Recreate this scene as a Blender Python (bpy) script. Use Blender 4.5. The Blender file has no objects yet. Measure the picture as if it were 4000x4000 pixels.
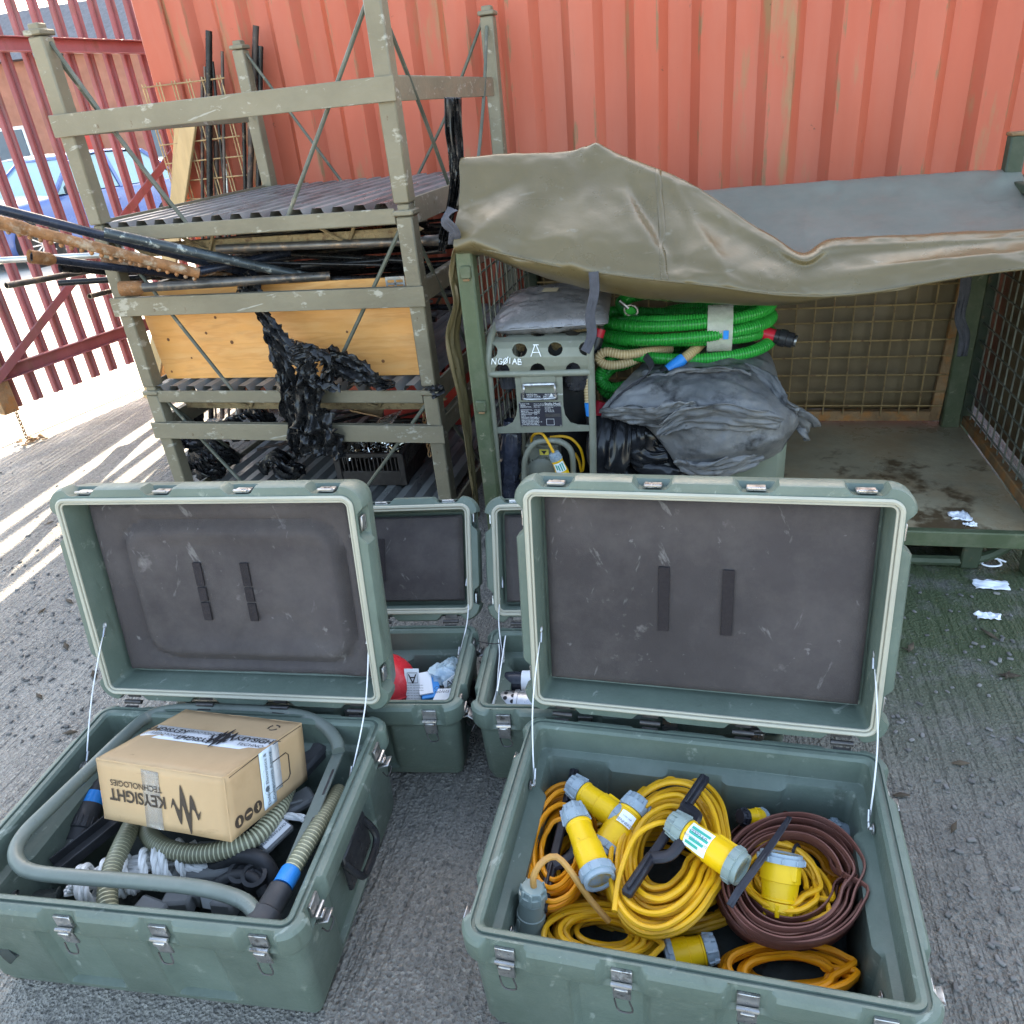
import bpy, bmesh, math, random
from mathutils import Vector as V, Matrix, noise
random.seed(7)
sc = bpy.context.scene
COL = sc.collection
# ------------------------------------------------------------------ camera
CR = V((0.96975, 0.22680, -0.09028)); CD = V((0.02925, -0.47511, -0.87944)); CF = V((-0.24235, 0.85019, -0.46737))
FPX = 2982.2; CP = V((0, 0, 1.5))
cam = bpy.data.cameras.new('camera'); cam.sensor_width = 36; cam.lens = FPX / 4000 * 36
cam.clip_start = .02; cam.clip_end = 2000
co = bpy.data.objects.new('camera', cam); COL.objects.link(co)
mw = Matrix.Identity(4)
for i in range(3):
    mw[i][0] = CR[i]; mw[i][1] = -CD[i]; mw[i][2] = -CF[i]; mw[i][3] = CP[i]
co.matrix_world = mw; sc.camera = co
# ------------------------------------------------------------------ light
SUN_AZ, SUN_EL = math.radians(-5.5), math.radians(24)      # azimuth from +Y towards +X
world = bpy.data.worlds.new('World'); sc.world = world; world.use_nodes = True
wn = world.node_tree.nodes; wl = world.node_tree.links
sky = wn.new('ShaderNodeTexSky'); sky.sky_type = 'NISHITA'; sky.sun_disc = False
sky.sun_elevation = SUN_EL; sky.sun_rotation = SUN_AZ
sky.air_density = 1.0; sky.dust_density = 3.0; sky.ozone_density = 1.0
bg = wn['Background']; bg.inputs[1].default_value = 0.15; wl.new(sky.outputs[0], bg.inputs[0])
sl = bpy.data.lights.new('sun', 'SUN'); sl.energy = 5.0; sl.angle = math.radians(.5); sl.color = (1, .93, .82)
so = bpy.data.objects.new('sun', sl); COL.objects.link(so)
sd = V((math.sin(SUN_AZ) * math.cos(SUN_EL), math.cos(SUN_AZ) * math.cos(SUN_EL), math.sin(SUN_EL)))
so.rotation_euler = sd.to_track_quat('Z', 'Y').to_euler()
sc.view_settings.view_transform = 'Standard'; sc.view_settings.look = 'None'
sc.view_settings.exposure = 3.0; sc.view_settings.gamma = 1.0
sc.view_settings.use_white_balance = True; sc.view_settings.white_balance_temperature = 7500
sc.render.engine = 'CYCLES'

# ------------------------------------------------------------------ helpers
def at(px, py, y=None, z=None, x=None):
    """world point seen at photo pixel (px,py) on the plane of the given depth, height or side"""
    r = CR * ((px - 2000) / FPX) + CD * ((py - 2000) / FPX) + CF
    if y is not None: t = (y - CP.y) / r.y
    elif z is not None: t = (z - CP.z) / r.z
    else: t = (x - CP.x) / r.x
    return CP + r * t

def catmull(P, n=8, closed=False):
    P = [V(p) for p in P]; out = []; m = len(P)
    rng = range(m) if closed else range(m - 1)
    for i in rng:
        if closed: a, b, c, d = P[(i - 1) % m], P[i], P[(i + 1) % m], P[(i + 2) % m]
        else: a, b, c, d = P[max(i - 1, 0)], P[i], P[i + 1], P[min(i + 2, m - 1)]
        for k in range(n):
            t = k / n
            out.append(.5 * ((2 * b) + (c - a) * t + (2 * a - 5 * b + 4 * c - d) * t * t + (3 * b - a - 3 * c + d) * t ** 3))
    if not closed: out.append(P[-1].copy())
    return out

def resample(P, step, closed=False):
    if closed: P = P + [P[0]]
    L = [0]
    for a, b in zip(P, P[1:]): L.append(L[-1] + (b - a).length)
    n = max(2, int(L[-1] / step)); out = []; j = 0
    for i in range(n + (0 if closed else 1)):
        s = L[-1] * i / n
        while j < len(P) - 2 and L[j + 1] < s: j += 1
        d = L[j + 1] - L[j]
        out.append(P[j].lerp(P[j + 1], (s - L[j]) / d if d > 1e-9 else 0))
    return out

class MB:
    def __init__(s): s.v = []; s.f = []; s.mi = []; s.cm = 0
    def face(s, *i): s.f.append(tuple(i)); s.mi.append(s.cm)
    def box(s, c, size, R=None, b=.004):
        c = V(c); h = [q / 2 for q in size]; b = min(b, min(h) * .6); base = len(s.v); ix = {}
        for sx in (-1, 1):
            for sy in (-1, 1):
                for sz in (-1, 1):
                    for a in range(3):
                        p = V((sx * (h[0] - (b if a != 0 else 0)), sy * (h[1] - (b if a != 1 else 0)), sz * (h[2] - (b if a != 2 else 0))))
                        if R: p = R @ p
                        ix[(sx, sy, sz, a)] = len(s.v); s.v.append(c + p)
        S = (-1, 1)
        for a in range(3):
            for sg in S:
                q = []
                for (u, w) in ((-1, -1), (1, -1), (1, 1), (-1, 1)):
                    k = [0, 0, 0]; k[a] = sg; k[(a + 1) % 3] = u; k[(a + 2) % 3] = w; q.append(ix[(*k, a)])
                s.face(*(q if sg > 0 else q[::-1]))
        for a in range(3):
            b1, c1 = (a + 1) % 3, (a + 2) % 3
            for u in S:
                for w in S:
                    def id(e, ax):
                        k = [0, 0, 0]; k[a] = e; k[b1] = u; k[c1] = w; return ix[(*k, ax)]
                    q = [id(-1, b1), id(1, b1), id(1, c1), id(-1, c1)]
                    s.face(*(q if u * w < 0 else q[::-1]))
        for sx in S:
            for sy in S:
                for sz in S:
                    q = [ix[(sx, sy, sz, a)] for a in range(3)]
                    s.face(*(q if sx * sy * sz > 0 else q[::-1]))
        return s
    def bar(s, p, q, w, h, up=(0, 0, 1), b=.003):
        p, q = V(p), V(q); d = (q - p); L = d.length; d = d / L; up = V(up)
        x = d.cross(up)
        if x.length < 1e-4: x = d.cross(V((0, 1, 0)))
        x.normalize(); u = x.cross(d)
        R = Matrix((x, d, u)).transposed()
        return s.box((p + q) / 2, (w, L, h), R, b)
    def sweep(s, P, r, seg=8, closed=False, caps=True, rb=None, up=None, rf=None, mf=None, pw=1.0):
        """tube along points; rb gives an elliptic section; rf(i,n) scales; mf(i) picks a material slot"""
        P = [V(p) for p in P]; n = len(P); base = len(s.v)
        T = []
        for i in range(n):
            a = P[(i - 1) % n] if (closed or i > 0) else P[i]; b = P[(i + 1) % n] if (closed or i < n - 1) else P[i]
            t = b - a; T.append(t.normalized() if t.length > 1e-9 else V((0, 0, 1)))
        N = V(up) if up else (V((0, 0, 1)) if abs(T[0].z) < .9 else V((1, 0, 0)))
        N = (N - T[0] * N.dot(T[0])).normalized()
        rb = rb or r
        for i in range(n):
            if up: N = V(up)
            N = N - T[i] * N.dot(T[i])
            N = N.normalized() if N.length > 1e-6 else T[i].orthogonal().normalized()
            B = T[i].cross(N); k = rf(i, n) if rf else 1
            for j in range(seg):
                a = 2 * math.pi * j / seg
                s.v.append(P[i] + B * (math.cos(a) * r * k) + N * (math.sin(a) * rb * k))
        m = n if closed else n - 1
        for i in range(m):
            if mf: s.cm = mf(i)
            for j in range(seg):
                a = base + i * seg + j; b = base + i * seg + (j + 1) % seg
                c = base + ((i + 1) % n) * seg + (j + 1) % seg; d = base + ((i + 1) % n) * seg + j
                s.face(a, b, c, d)
        if caps and not closed:
            s.face(*[base + j for j in range(seg)][::-1]); s.face(*[base + (n - 1) * seg + j for j in range(seg)])
        s.cm = 0 if mf else s.cm
        return s
    def cyl(s, p, q, r, seg=12, r2=None):
        p, q = V(p), V(q)
        return s.sweep([p, q], r, seg, rf=(lambda i, n: 1 if i == 0 else r2 / r) if r2 is not None else None)
    def lathe(s, prof, p, d, seg=20, cap=True):
        """profile [(t along axis, radius)] from p in direction d"""
        p = V(p); d = V(d).normalized(); a = d.orthogonal().normalized(); b = d.cross(a); base = len(s.v)
        for (t, r) in prof:
            for j in range(seg):
                w = 2 * math.pi * j / seg; s.v.append(p + d * t + a * (r * math.cos(w)) + b * (r * math.sin(w)))
        for i in range(len(prof) - 1):
            for j in range(seg):
                s.face(base + i * seg + j, base + i * seg + (j + 1) % seg, base + (i + 1) * seg + (j + 1) % seg, base + (i + 1) * seg + j)
        if cap:
            s.face(*[base + j for j in range(seg)][::-1]); s.face(*[base + (len(prof) - 1) * seg + j for j in range(seg)])
        return s
    def grid(s, rows, closed_u=False):
        base = len(s.v); m = len(rows[0])
        for r in rows: s.v.extend(V(p) for p in r)
        for i in range(len(rows) - 1):
            for j in range(m if closed_u else m - 1):
                s.face(base + i * m + j, base + i * m + (j + 1) % m, base + (i + 1) * m + (j + 1) % m, base + (i + 1) * m + j)
        return s
    def prism(s, poly, o, ex, ey, depth):
        """polygon in plane o+ex*x+ey*y, thickened by depth along the normal"""
        o, ex, ey = V(o), V(ex), V(ey); n = ex.cross(ey).normalized() * depth; base = len(s.v); k = len(poly)
        for (x, y) in poly: s.v.append(o + ex * x + ey * y)
        for (x, y) in poly: s.v.append(o + ex * x + ey * y + n)
        s.face(*[base + i for i in range(k)][::-1]); s.face(*[base + k + i for i in range(k)])
        for i in range(k): s.face(base + i, base + (i + 1) % k, base + k + (i + 1) % k, base + k + i)
        return s
    def obj(s, name, mat, parent=None, smooth=True, ang=38, fix=False, sol=None):
        org = BASE.get(parent.name) if parent else None
        me = bpy.data.meshes.new(name)
        vs = s.v
        if org is not None: inv = org; vs = [inv @ v for v in s.v]
        me.from_pydata([tuple(v) for v in vs], [], s.f)
        mats = mat if isinstance(mat, (list, tuple)) else [mat]
        for m in mats: me.materials.append(MT[m] if isinstance(m, str) else m)
        if len(mats) > 1: me.polygons.foreach_set('material_index', s.mi)
        if fix:
            bm = bmesh.new(); bm.from_mesh(me); bmesh.ops.recalc_face_normals(bm, faces=bm.faces); bm.to_mesh(me); bm.free()
        if smooth:
            me.polygons.foreach_set('use_smooth', [True] * len(me.polygons))
            me.set_sharp_from_angle(angle=math.radians(ang))
        me.update()
        o = bpy.data.objects.new(name, me); COL.objects.link(o)
        if parent: o.parent = parent
        if org is not None: BASE[o.name] = org
        if sol:
            md = o.modifiers.new('thickness', 'SOLIDIFY'); md.thickness = sol; md.offset = 0
        return o
BASE = {}        # world-to-thing transforms so parts can be written in world coordinates
def tag(o, label, cat, group=None):
    o['label'] = label; o['category'] = cat
    if group: o['group'] = group
    return o
def thing(name, label, cat, loc=(0, 0, 0), rz=0, group=None):
    o = bpy.data.objects.new(name, None); o.empty_display_size = .1; COL.objects.link(o)
    o.location = loc; o.rotation_euler = (0, 0, rz); tag(o, label, cat, group)
    BASE[o.name] = (Matrix.Translation(V(loc)) @ Matrix.Rotation(rz, 4, 'Z')).inverted()
    return o
def local(o, loc=None):      # parts of this thing are written in its own coordinates
    BASE[o.name] = Matrix.Identity(4)
def struct(o): o['kind'] = 'structure'; return o
def share(name, src, parent, M):   # another piece with the same mesh
    o = bpy.data.objects.new(name, src.data); COL.objects.link(o); o.parent = parent; o.matrix_local = M; return o
def copy_tree(o, parent=None):
    c = o.copy(); COL.objects.link(c); c.parent = parent
    for ch in list(o.children): copy_tree(ch, c)
    return c
def text(mb, body, o, ex, ey, size, align='CENTER', depth=.0006, shear=0, w=1.0, bold=0):
    """flat lettering as mesh on the plane o, ex (reading direction), ey (up)"""
    cu = bpy.data.curves.new('t', 'FONT'); cu.body = body; cu.size = size; cu.align_x = align; cu.align_y = 'CENTER'; cu.shear = shear
    cu.resolution_u = 3; cu.offset = bold * size
    ob = bpy.data.objects.new('t', cu); COL.objects.link(ob)
    me = bpy.data.meshes.new_from_object(ob.evaluated_get(bpy.context.evaluated_depsgraph_get()))
    o, ex, ey = V(o), V(ex).normalized(), V(ey).normalized(); n = ex.cross(ey) * depth; base = len(mb.v)
    for v in me.vertices: mb.v.append(o + ex * v.co.x * w + ey * v.co.y + n)
    for p in me.polygons: mb.face(*[base + i for i in p.vertices])
    bpy.data.objects.remove(ob); bpy.data.curves.remove(cu); bpy.data.meshes.remove(me)
    return mb
def rnd(a, b): return random.uniform(a, b)
def sm(t): t = max(0, min(1, t)); return t * t * (3 - 2 * t)
def nz(p, s=1.0): return noise.noise(V(p) * s)

# ------------------------------------------------------------------ materials
MT = {}
def mat(name, col, rough=.6, metal=0, var=.18, vs=6, wear=None, wamt=.5, ws=14, wsoft=.06, bump=.0, bs=60, stretch=(1, 1, 1), rv=.15,
        trans=0, alpha=1, dust=None, damt=.3, spec=.38, ior=1.45, coat=0, rnd_=.12, bd=.01, sss=0):
    m = bpy.data.materials.new(name); m.use_nodes = True; n = m.node_tree.nodes; L = m.node_tree.links
    B = n['Principled BSDF']; tc = n.new('ShaderNodeTexCoord'); mp = n.new('ShaderNodeMapping'); L.new(tc.outputs['Object'], mp.inputs[0]); mp.inputs['Scale'].default_value = stretch
    oi = n.new('ShaderNodeObjectInfo')
    add = n.new('ShaderNodeVectorMath'); add.operation = 'ADD'; L.new(mp.outputs[0], add.inputs[0])
    cx = n.new('ShaderNodeCombineXYZ'); mm = n.new('ShaderNodeMath'); mm.operation = 'MULTIPLY'; mm.inputs[1].default_value = 37; L.new(oi.outputs['Random'], mm.inputs[0])
    for i in range(3): L.new(mm.outputs[0], cx.inputs[i])
    L.new(cx.outputs[0], add.inputs[1]); vec = add.outputs[0]
    def noi(scale, det=5, ro=.6):
        t = n.new('ShaderNodeTexNoise'); t.inputs['Scale'].default_value = scale; t.inputs['Detail'].default_value = det; t.inputs['Roughness'].default_value = ro
        L.new(vec, t.inputs['Vector']); return t.outputs['Fac']
    def rng(x, a, b, c, d):
        r = n.new('ShaderNodeMapRange'); r.inputs[1].default_value = a; r.inputs[2].default_value = b; r.inputs[3].default_value = c; r.inputs[4].default_value = d
        L.new(x, r.inputs[0]); return r.outputs[0]
    def mix(f, a, b):
        x = n.new('ShaderNodeMix'); x.data_type = 'RGBA'
        if hasattr(f, 'links'): L.new(f, x.inputs[0])
        else: x.inputs[0].default_value = f
        for s, i in ((a, 6), (b, 7)):
            if hasattr(s, 'links'): L.new(s, x.inputs[i])
            else: x.inputs[i].default_value = (*s[:3], 1)
        return x.outputs[2]
    f1 = noi(vs)
    c = mix(rng(f1, .3, .7, 0, 1), [q * (1 - var) for q in col], [min(1, q * (1 + var)) for q in col])
    if rnd_:
        hs = n.new('ShaderNodeHueSaturation'); L.new(rng(oi.outputs['Random'], 0, 1, 1 - rnd_, 1 + rnd_), hs.inputs['Value']); L.new(c, hs.inputs['Color']); c = hs.outputs[0]
    r0 = rng(noi(vs * 2.3), .3, .7, max(.02, rough - rv), min(1, rough + rv))
    if dust:
        d = rng(noi(vs * 1.7, 8, .7), .45, .75, 0, damt); c = mix(d, c, dust)
    if wear:
        th = .5 + (.5 - wamt) * .5
        w = rng(noi(ws, 8, .65), th - wsoft, th + wsoft, 0, 1); c = mix(w, c, wear)
    L.new(c, B.inputs['Base Color']); L.new(r0, B.inputs['Roughness'])
    B.inputs['Metallic'].default_value = metal; B.inputs['IOR'].default_value = ior
    B.inputs['Specular IOR Level'].default_value = spec
    B.inputs['Transmission Weight'].default_value = trans; B.inputs['Alpha'].default_value = alpha
    B.inputs['Coat Weight'].default_value = coat; B.inputs['Coat Roughness'].default_value = .15
    if bump:
        bp = n.new('ShaderNodeBump'); bp.inputs['Strength'].default_value = bump; bp.inputs['Distance'].default_value = bd
        L.new(noi(bs, 6), bp.inputs['Height']); L.new(bp.outputs[0], B.inputs['Normal'])
    m['c'] = 0
    MT[name] = m; return m

def scuffs(name, col, layers, amt=.6):
    """streaky scratches and specks: layers of (scale, stretch, z-rotation, threshold, softness)"""
    m = MT[name]; n = m.node_tree.nodes; L = m.node_tree.links; B = n['Principled BSDF']; tc = n.new('ShaderNodeTexCoord')
    for (sc_, st, rot, th, so_) in layers:
        mp = n.new('ShaderNodeMapping'); mp.inputs['Rotation'].default_value = rot; L.new(tc.outputs['Object'], mp.inputs[0])
        mp2 = n.new('ShaderNodeMapping'); mp2.inputs['Scale'].default_value = st; L.new(mp.outputs[0], mp2.inputs[0])
        nn = n.new('ShaderNodeTexNoise'); nn.inputs['Scale'].default_value = sc_; nn.inputs['Detail'].default_value = 6; nn.inputs['Roughness'].default_value = .62; L.new(mp2.outputs[0], nn.inputs[0])
        mr = n.new('ShaderNodeMapRange'); mr.inputs[1].default_value = th; mr.inputs[2].default_value = th + so_; mr.inputs[4].default_value = amt; L.new(nn.outputs[0], mr.inputs[0])
        mx = n.new('ShaderNodeMix'); mx.data_type = 'RGBA'; mx.inputs[7].default_value = (*col, 1); L.new(mr.outputs[0], mx.inputs[0])
        L.new(B.inputs['Base Color'].links[0].from_socket, mx.inputs[6]); L.new(mx.outputs[2], B.inputs['Base Color'])
RUST = (.23, .09, .035)
mat('olive_paint', (.165, .142, .096), .5, var=.14, vs=5, wear=(.31, .29, .235), wamt=.24, ws=22, wsoft=.03, bump=.2, bs=90, dust=(.22, .195, .14), damt=.45, stretch=(.6, .6, 1))
scuffs('olive_paint', (.33, .315, .27), [(14, (.25, 1, 2.5), (0, .2, 0), .64, .03), (70, (1, 1, 1), (0, 0, 0), .70, .02)], .75)
scuffs('olive_paint', (.10, .06, .03), [(30, (1, 1, .6), (0, 0, 0), .70, .03)], .8)
mat('olive_dark', (.075, .08, .06), .55, var=.2, vs=6, wear=(.24, .2, .14), wamt=.2, ws=18, dust=(.16, .16, .14), damt=.5, bump=.1)
mat('deck_paint', (.17, .175, .17), .36, var=.2, vs=5, wear=(.05, .047, .045), wamt=.26, ws=7, wsoft=.12, dust=(.28, .28, .27), damt=.5, bump=.15, stretch=(1, .35, 1))
mat('fork_paint', (.23, .17, .09), .65, var=.25, vs=12, wear=(.13, .08, .04), wamt=.35, ws=30, bump=.5, bs=120)
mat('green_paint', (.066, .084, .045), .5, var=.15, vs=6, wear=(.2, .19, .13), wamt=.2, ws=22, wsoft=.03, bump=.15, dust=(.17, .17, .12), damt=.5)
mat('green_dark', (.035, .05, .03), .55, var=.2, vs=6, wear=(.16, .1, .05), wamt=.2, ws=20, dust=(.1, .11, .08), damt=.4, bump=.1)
mat('rust_steel', (.20, .12, .06), .75, var=.35, vs=14, wear=(.30, .13, .04), wamt=.4, ws=18, bump=.4, bs=100)
mat('wire_rust', (.24, .16, .07), .6, var=.25, vs=18, wear=(.12, .06, .03), wamt=.3, ws=40, rnd_=.2)
mat('wire_grey', (.11, .11, .085), .55, var=.25, vs=18, rnd_=.2)
mat('wire_tan', (.36, .24, .12), .6, var=.25, vs=18, wear=(.25, .12, .05), wamt=.3, ws=40, rnd_=.15)
mat('red_container', (.40, .085, .046), .5, var=.14, vs=1.5, wear=(.27, .145, .07), wamt=.28, ws=5, wsoft=.04, stretch=(1, 1, .16), dust=(.40, .14, .095), damt=.5, bump=.08, rnd_=0)
mat('red_container_rust', (.30, .08, .03), .7, var=.3, vs=6, wear=(.15, .06, .03), wamt=.4, ws=9, bump=.3)
mat('fence_red', (.225, .075, .083), .5, var=.18, vs=4, wear=(.17, .08, .06), wamt=.28, ws=14, wsoft=.1, dust=(.28, .14, .15), damt=.5, bump=.1, stretch=(1, 1, .4), rnd_=.08)
mat('tarp', (.098, .074, .034), .30, var=.15, vs=3, dust=(.115, .095, .055), damt=.25, bump=.10, bs=26, rv=.05, bd=.012, spec=.55, coat=.0, wear=(.16, .14, .10), wamt=.1, ws=16, wsoft=.06)
scuffs('tarp', (.17, .15, .11), [(9, (1, 1, 5), (.3, .2, .5), .66, .05), (40, (1, 1, 1), (0, 0, 0), .70, .03)], .4)
mat('tarp_grey', (.125, .13, .106), .5, var=.12, vs=3, dust=(.16, .165, .138), damt=.4, bump=.12, bs=26, bd=.012, spec=.3)
mat('tarp_in', (.10, .085, .05), .6, var=.2, vs=3)
mat('backing', (.10, .07, .036), .5, var=.35, vs=3, dust=(.17, .125, .065), damt=.6, bump=.2, bs=5, bd=.03)
mat('webbing', (.055, .055, .065), .75, var=.2, vs=40, bump=.4, bs=300)
mat('black_plastic', (.011, .011, .012), .24, var=.4, vs=14, dust=(.09, .08, .07), damt=.4, rv=.12)
mat('steel', (.42, .42, .43), .35, metal=.9, var=.2, vs=20, bump=.1)
mat('galv', (.45, .45, .44), .4, metal=.8, var=.25, vs=12)

# ---------------- ground
def ground_mat():
    m = bpy.data.materials.new('asphalt'); m.use_nodes = True; n = m.node_tree.nodes; L = m.node_tree.links; B = n['Principled BSDF']
    tc = n.new('ShaderNodeTexCoord').outputs['Object']
    def noi(s, d=6, r=.6, st=None, rot=0):
        v = tc
        if st:
            mp = n.new('ShaderNodeMapping'); mp.inputs['Scale'].default_value = st; mp.inputs['Rotation'].default_value = (0, 0, rot); L.new(tc, mp.inputs[0]); v = mp.outputs[0]
        t = n.new('ShaderNodeTexNoise'); t.inputs['Scale'].default_value = s; t.inputs['Detail'].default_value = d; t.inputs['Roughness'].default_value = r; L.new(v, t.inputs[0]); return t.outputs['Fac']
    def rng(x, a, b, c=0, d=1):
        r = n.new('ShaderNodeMapRange'); L.new(x, r.inputs[0])
        for i, q in enumerate((a, b, c, d)): r.inputs[i + 1].default_value = q
        return r.outputs[0]
    def math_(op, a, b):
        t = n.new('ShaderNodeMath'); t.operation = op
        for i, q in enumerate((a, b)):
            if hasattr(q, 'links'): L.new(q, t.inputs[i])
            else: t.inputs[i].default_value = q
        return t.outputs[0]
    def mix(f, a, b):
        x = n.new('ShaderNodeMix'); x.data_type = 'RGBA'; L.new(f, x.inputs[0])
        for s, i in ((a, 6), (b, 7)):
            if hasattr(s, 'links'): L.new(s, x.inputs[i])
            else: x.inputs[i].default_value = (*s, 1)
        return x.outputs[2]
    vo = n.new('ShaderNodeTexVoronoi'); vo.inputs['Scale'].default_value = 150; L.new(tc, vo.inputs[0])
    agg = vo.outputs['Color']; sx = n.new('ShaderNodeSeparateXYZ'); L.new(agg, sx.inputs[0])
    c = mix(rng(noi(2.2), .35, .68), (.155, .143, .128), (.25, .232, .205))
    c = mix(rng(sx.outputs[0], .62, .98, 0, .6), c, (.36, .335, .29))
    c = mix(rng(sx.outputs[1], .70, .98, 0, .6), c, (.06, .06, .06))
    c = mix(rng(noi(60, 4), .42, .33, 0, .8), c, (.05, .05, .05))
    c = mix(rng(noi(5, 7, .7), .6, .72, 0, .5), c, (.05, .045, .04))
    # moss in the damp strip beside the cage, and damp
    P = n.new('ShaderNodeSeparateXYZ'); L.new(tc, P.inputs[0])
    mx = rng(P.outputs[0], .1, .5); my = rng(P.outputs[1], 1.35, 2.0); my2 = rng(P.outputs[1], 3.4, 2.9)
    ms = math_('MULTIPLY', math_('MULTIPLY', mx, my), my2)
    ms = math_('MULTIPLY', ms, rng(noi(7, 7, .7), .32, .50))
    MOSS = math_('MULTIPLY', ms, .9)
    # darker, damp lane to the right of the boxes
    dm = math_('MULTIPLY', rng(P.outputs[0], -1.3, .1), rng(noi(1.7, 5), .3, .55, .55, 1))
    c = mix(math_('MULTIPLY', dm, .62), c, (.048, .050, .046))
    c = mix(MOSS, c, (.030, .050, .011))
    L.new(c, B.inputs['Base Color'])
    L.new(rng(noi(4), .3, .7, .55, .85), B.inputs['Roughness'])
    gro = noi(46, 3, .5, (1, .08, 1), .85)
    hgt = math_('ADD', math_('MULTIPLY', gro, 2.6), math_('MULTIPLY', vo.outputs['Distance'], .45))
    hgt = math_('ADD', hgt, math_('MULTIPLY', noi(130, 3), .7))
    bp = n.new('ShaderNodeBump'); bp.inputs['Strength'].default_value = .9; bp.inputs['Distance'].default_value = .011
    L.new(hgt, bp.inputs['Height']); L.new(bp.outputs[0], B.inputs['Normal'])
    MT['asphalt'] = m
ground_mat()
g = MB(); g.grid([[(x, y, 0) for x in (-220, -40, -8, -4, 0, 4, 8, 40, 220)] for y in (-120, -30, -8, 0, 4, 8, 12, 40, 260)])
struct(g.obj('ground', 'asphalt', smooth=False))
mat('concrete', (.40, .385, .35), .85, var=.12, vs=1.2, dust=(.32, .31, .29), damt=.5, bump=.2, bs=40, rnd_=0)
def slab(pts): m = MB(); m.v += [V((x, y, .004)) for (x, y) in pts]; m.face(*range(len(pts))); return struct(m.obj('bounce_paving', 'concrete', smooth=False))
slab([(-60, -1.4), (60, -1.4), (60, -90), (-60, -90)])  # unseen pale yard behind the camera, added to bounce warm sunlight forward
slab([(-90, -1.2), (-4.85, -1.2), (-3.91, 3.9), (-.9, 20), (-.9, 22.5), (-90, 22.5)])

# ---------------- shipping container
CY = 4.0
ct = thing('shipping_container', 'red corrugated steel shipping container behind the rack and cage', 'container', (0, CY, 0))
def corr(x0, x1, pitch, prof, y):
    out = []; x = x0
    while x < x1:
        for (dx, dy) in prof: out.append((x + dx, y + dy))
        x += pitch
    return out
line = corr(-2.66, 3.1, .288, [(0, 0), (.105, 0), (.145, .046), (.245, .046)], CY)
def edge_wear():
    m = MT['red_container']; n = m.node_tree.nodes; L = m.node_tree.links; B = n['Principled BSDF']; tc = n.new('ShaderNodeTexCoord'); sp = n.new('ShaderNodeSeparateXYZ'); L.new(tc.outputs['Object'], sp.inputs[0])
    def mt_(op, a, b=0, c=0):
        t = n.new('ShaderNodeMath'); t.operation = op
        for i, q in enumerate((a, b, c)):
            if hasattr(q, 'links'): L.new(q, t.inputs[i])
            else: t.inputs[i].default_value = q
        return t.outputs[0]
    fr = mt_('FRACT', mt_('DIVIDE', mt_('ADD', sp.outputs[0], 2.66 + .288), .288))
    band = mt_('MAXIMUM', mt_('COMPARE', fr, .365, .035), mt_('MAXIMUM', mt_('COMPARE', fr, .02, .04), mt_('COMPARE', fr, .99, .03)))
    mp = n.new('ShaderNodeMapping'); mp.inputs['Scale'].default_value = (3.2, 1, .5); L.new(tc.outputs['Object'], mp.inputs[0])
    nn = n.new('ShaderNodeTexNoise'); nn.inputs['Scale'].default_value = 5; nn.inputs['Detail'].default_value = 9; nn.inputs['Roughness'].default_value = .7; L.new(mp.outputs[0], nn.inputs[0])
    mr = n.new('ShaderNodeMapRange'); mr.inputs[1].default_value = .54; mr.inputs[2].default_value = .60; L.new(nn.outputs[0], mr.inputs[0])
    f = mt_('MULTIPLY', band, mr.outputs[0]); mx = n.new('ShaderNodeMix'); mx.data_type = 'RGBA'; mx.inputs[7].default_value = (.22, .11, .055, 1); L.new(f, mx.inputs[0])
    L.new(B.inputs['Base Color'].links[0].from_socket, mx.inputs[6])
    n2 = n.new('ShaderNodeTexNoise'); n2.inputs['Scale'].default_value = 16; n2.inputs['Detail'].default_value = 8; n2.inputs['Roughness'].default_value = .75; L.new(tc.outputs['Object'], n2.inputs[0])
    m2 = n.new('ShaderNodeMapRange'); m2.inputs[1].default_value = .66; m2.inputs[2].default_value = .70; L.new(n2.outputs[0], m2.inputs[0])
    my = n.new('ShaderNodeMix'); my.data_type = 'RGBA'; my.inputs[7].default_value = (.10, .05, .03, 1); L.new(m2.outputs[0], my.inputs[0]); L.new(mx.outputs[2], my.inputs[6]); L.new(my.outputs[2], B.inputs['Base Color'])
edge_wear()
w = MB(); w.grid([[(x, y + .012 * nz((x * 1.3, 0, z * 1.6)) + .006 * nz((x * 4, 2, z * 3)), z) for (x, y) in line] for z in [.17 + 2.28 * k / 24 for k in range(25)]])
w.obj('corrugated_wall', 'red_container', ct, ang=14)
b = MB(); b.box((.25, CY + .02, .09), (6.1, .07, .165)); b.obj('bottom_rail', 'red_container', ct)
b = MB(); b.box((.25, CY + .02, 2.51), (6.1, .08, .13)); b.obj('top_rail', 'red_container', ct)
b = MB(); b.box((-2.735, CY + .05, 1.29), (.16, .16, 2.59), b=.012); b.obj('corner_post', 'red_container', ct)
b = MB(); b.box((3.23, CY + .05, 1.29), (.16, .16, 2.59), b=.012); b.obj('corner_post', 'red_container', ct)
for xx in (-2.735, 3.23):
    for zz in (.06, 2.55):
        b = MB(); b.box((xx, CY + .05, zz), (.178, .178, .118), b=.012); b.obj('corner_casting', 'red_container_rust', ct)
b = MB(); b.box((-2.76, CY + 1.22, 1.3), (.05, 2.2, 2.5)); b.obj('end_wall', 'red_container', ct)
b = MB(); b.box((.25, CY + 1.25, 2.56), (5.9, 2.25, .04)); b.obj('roof', 'red_container', ct)
b = MB(); b.box((.25, CY + 2.4, 1.3), (6.1, .05, 2.5)); b.obj('rear_wall', 'red_container', ct)
b = MB(); b.box((3.26, CY + 1.22, 1.3), (.05, 2.2, 2.5)); b.obj('end_wall', 'red_container', ct)

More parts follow.
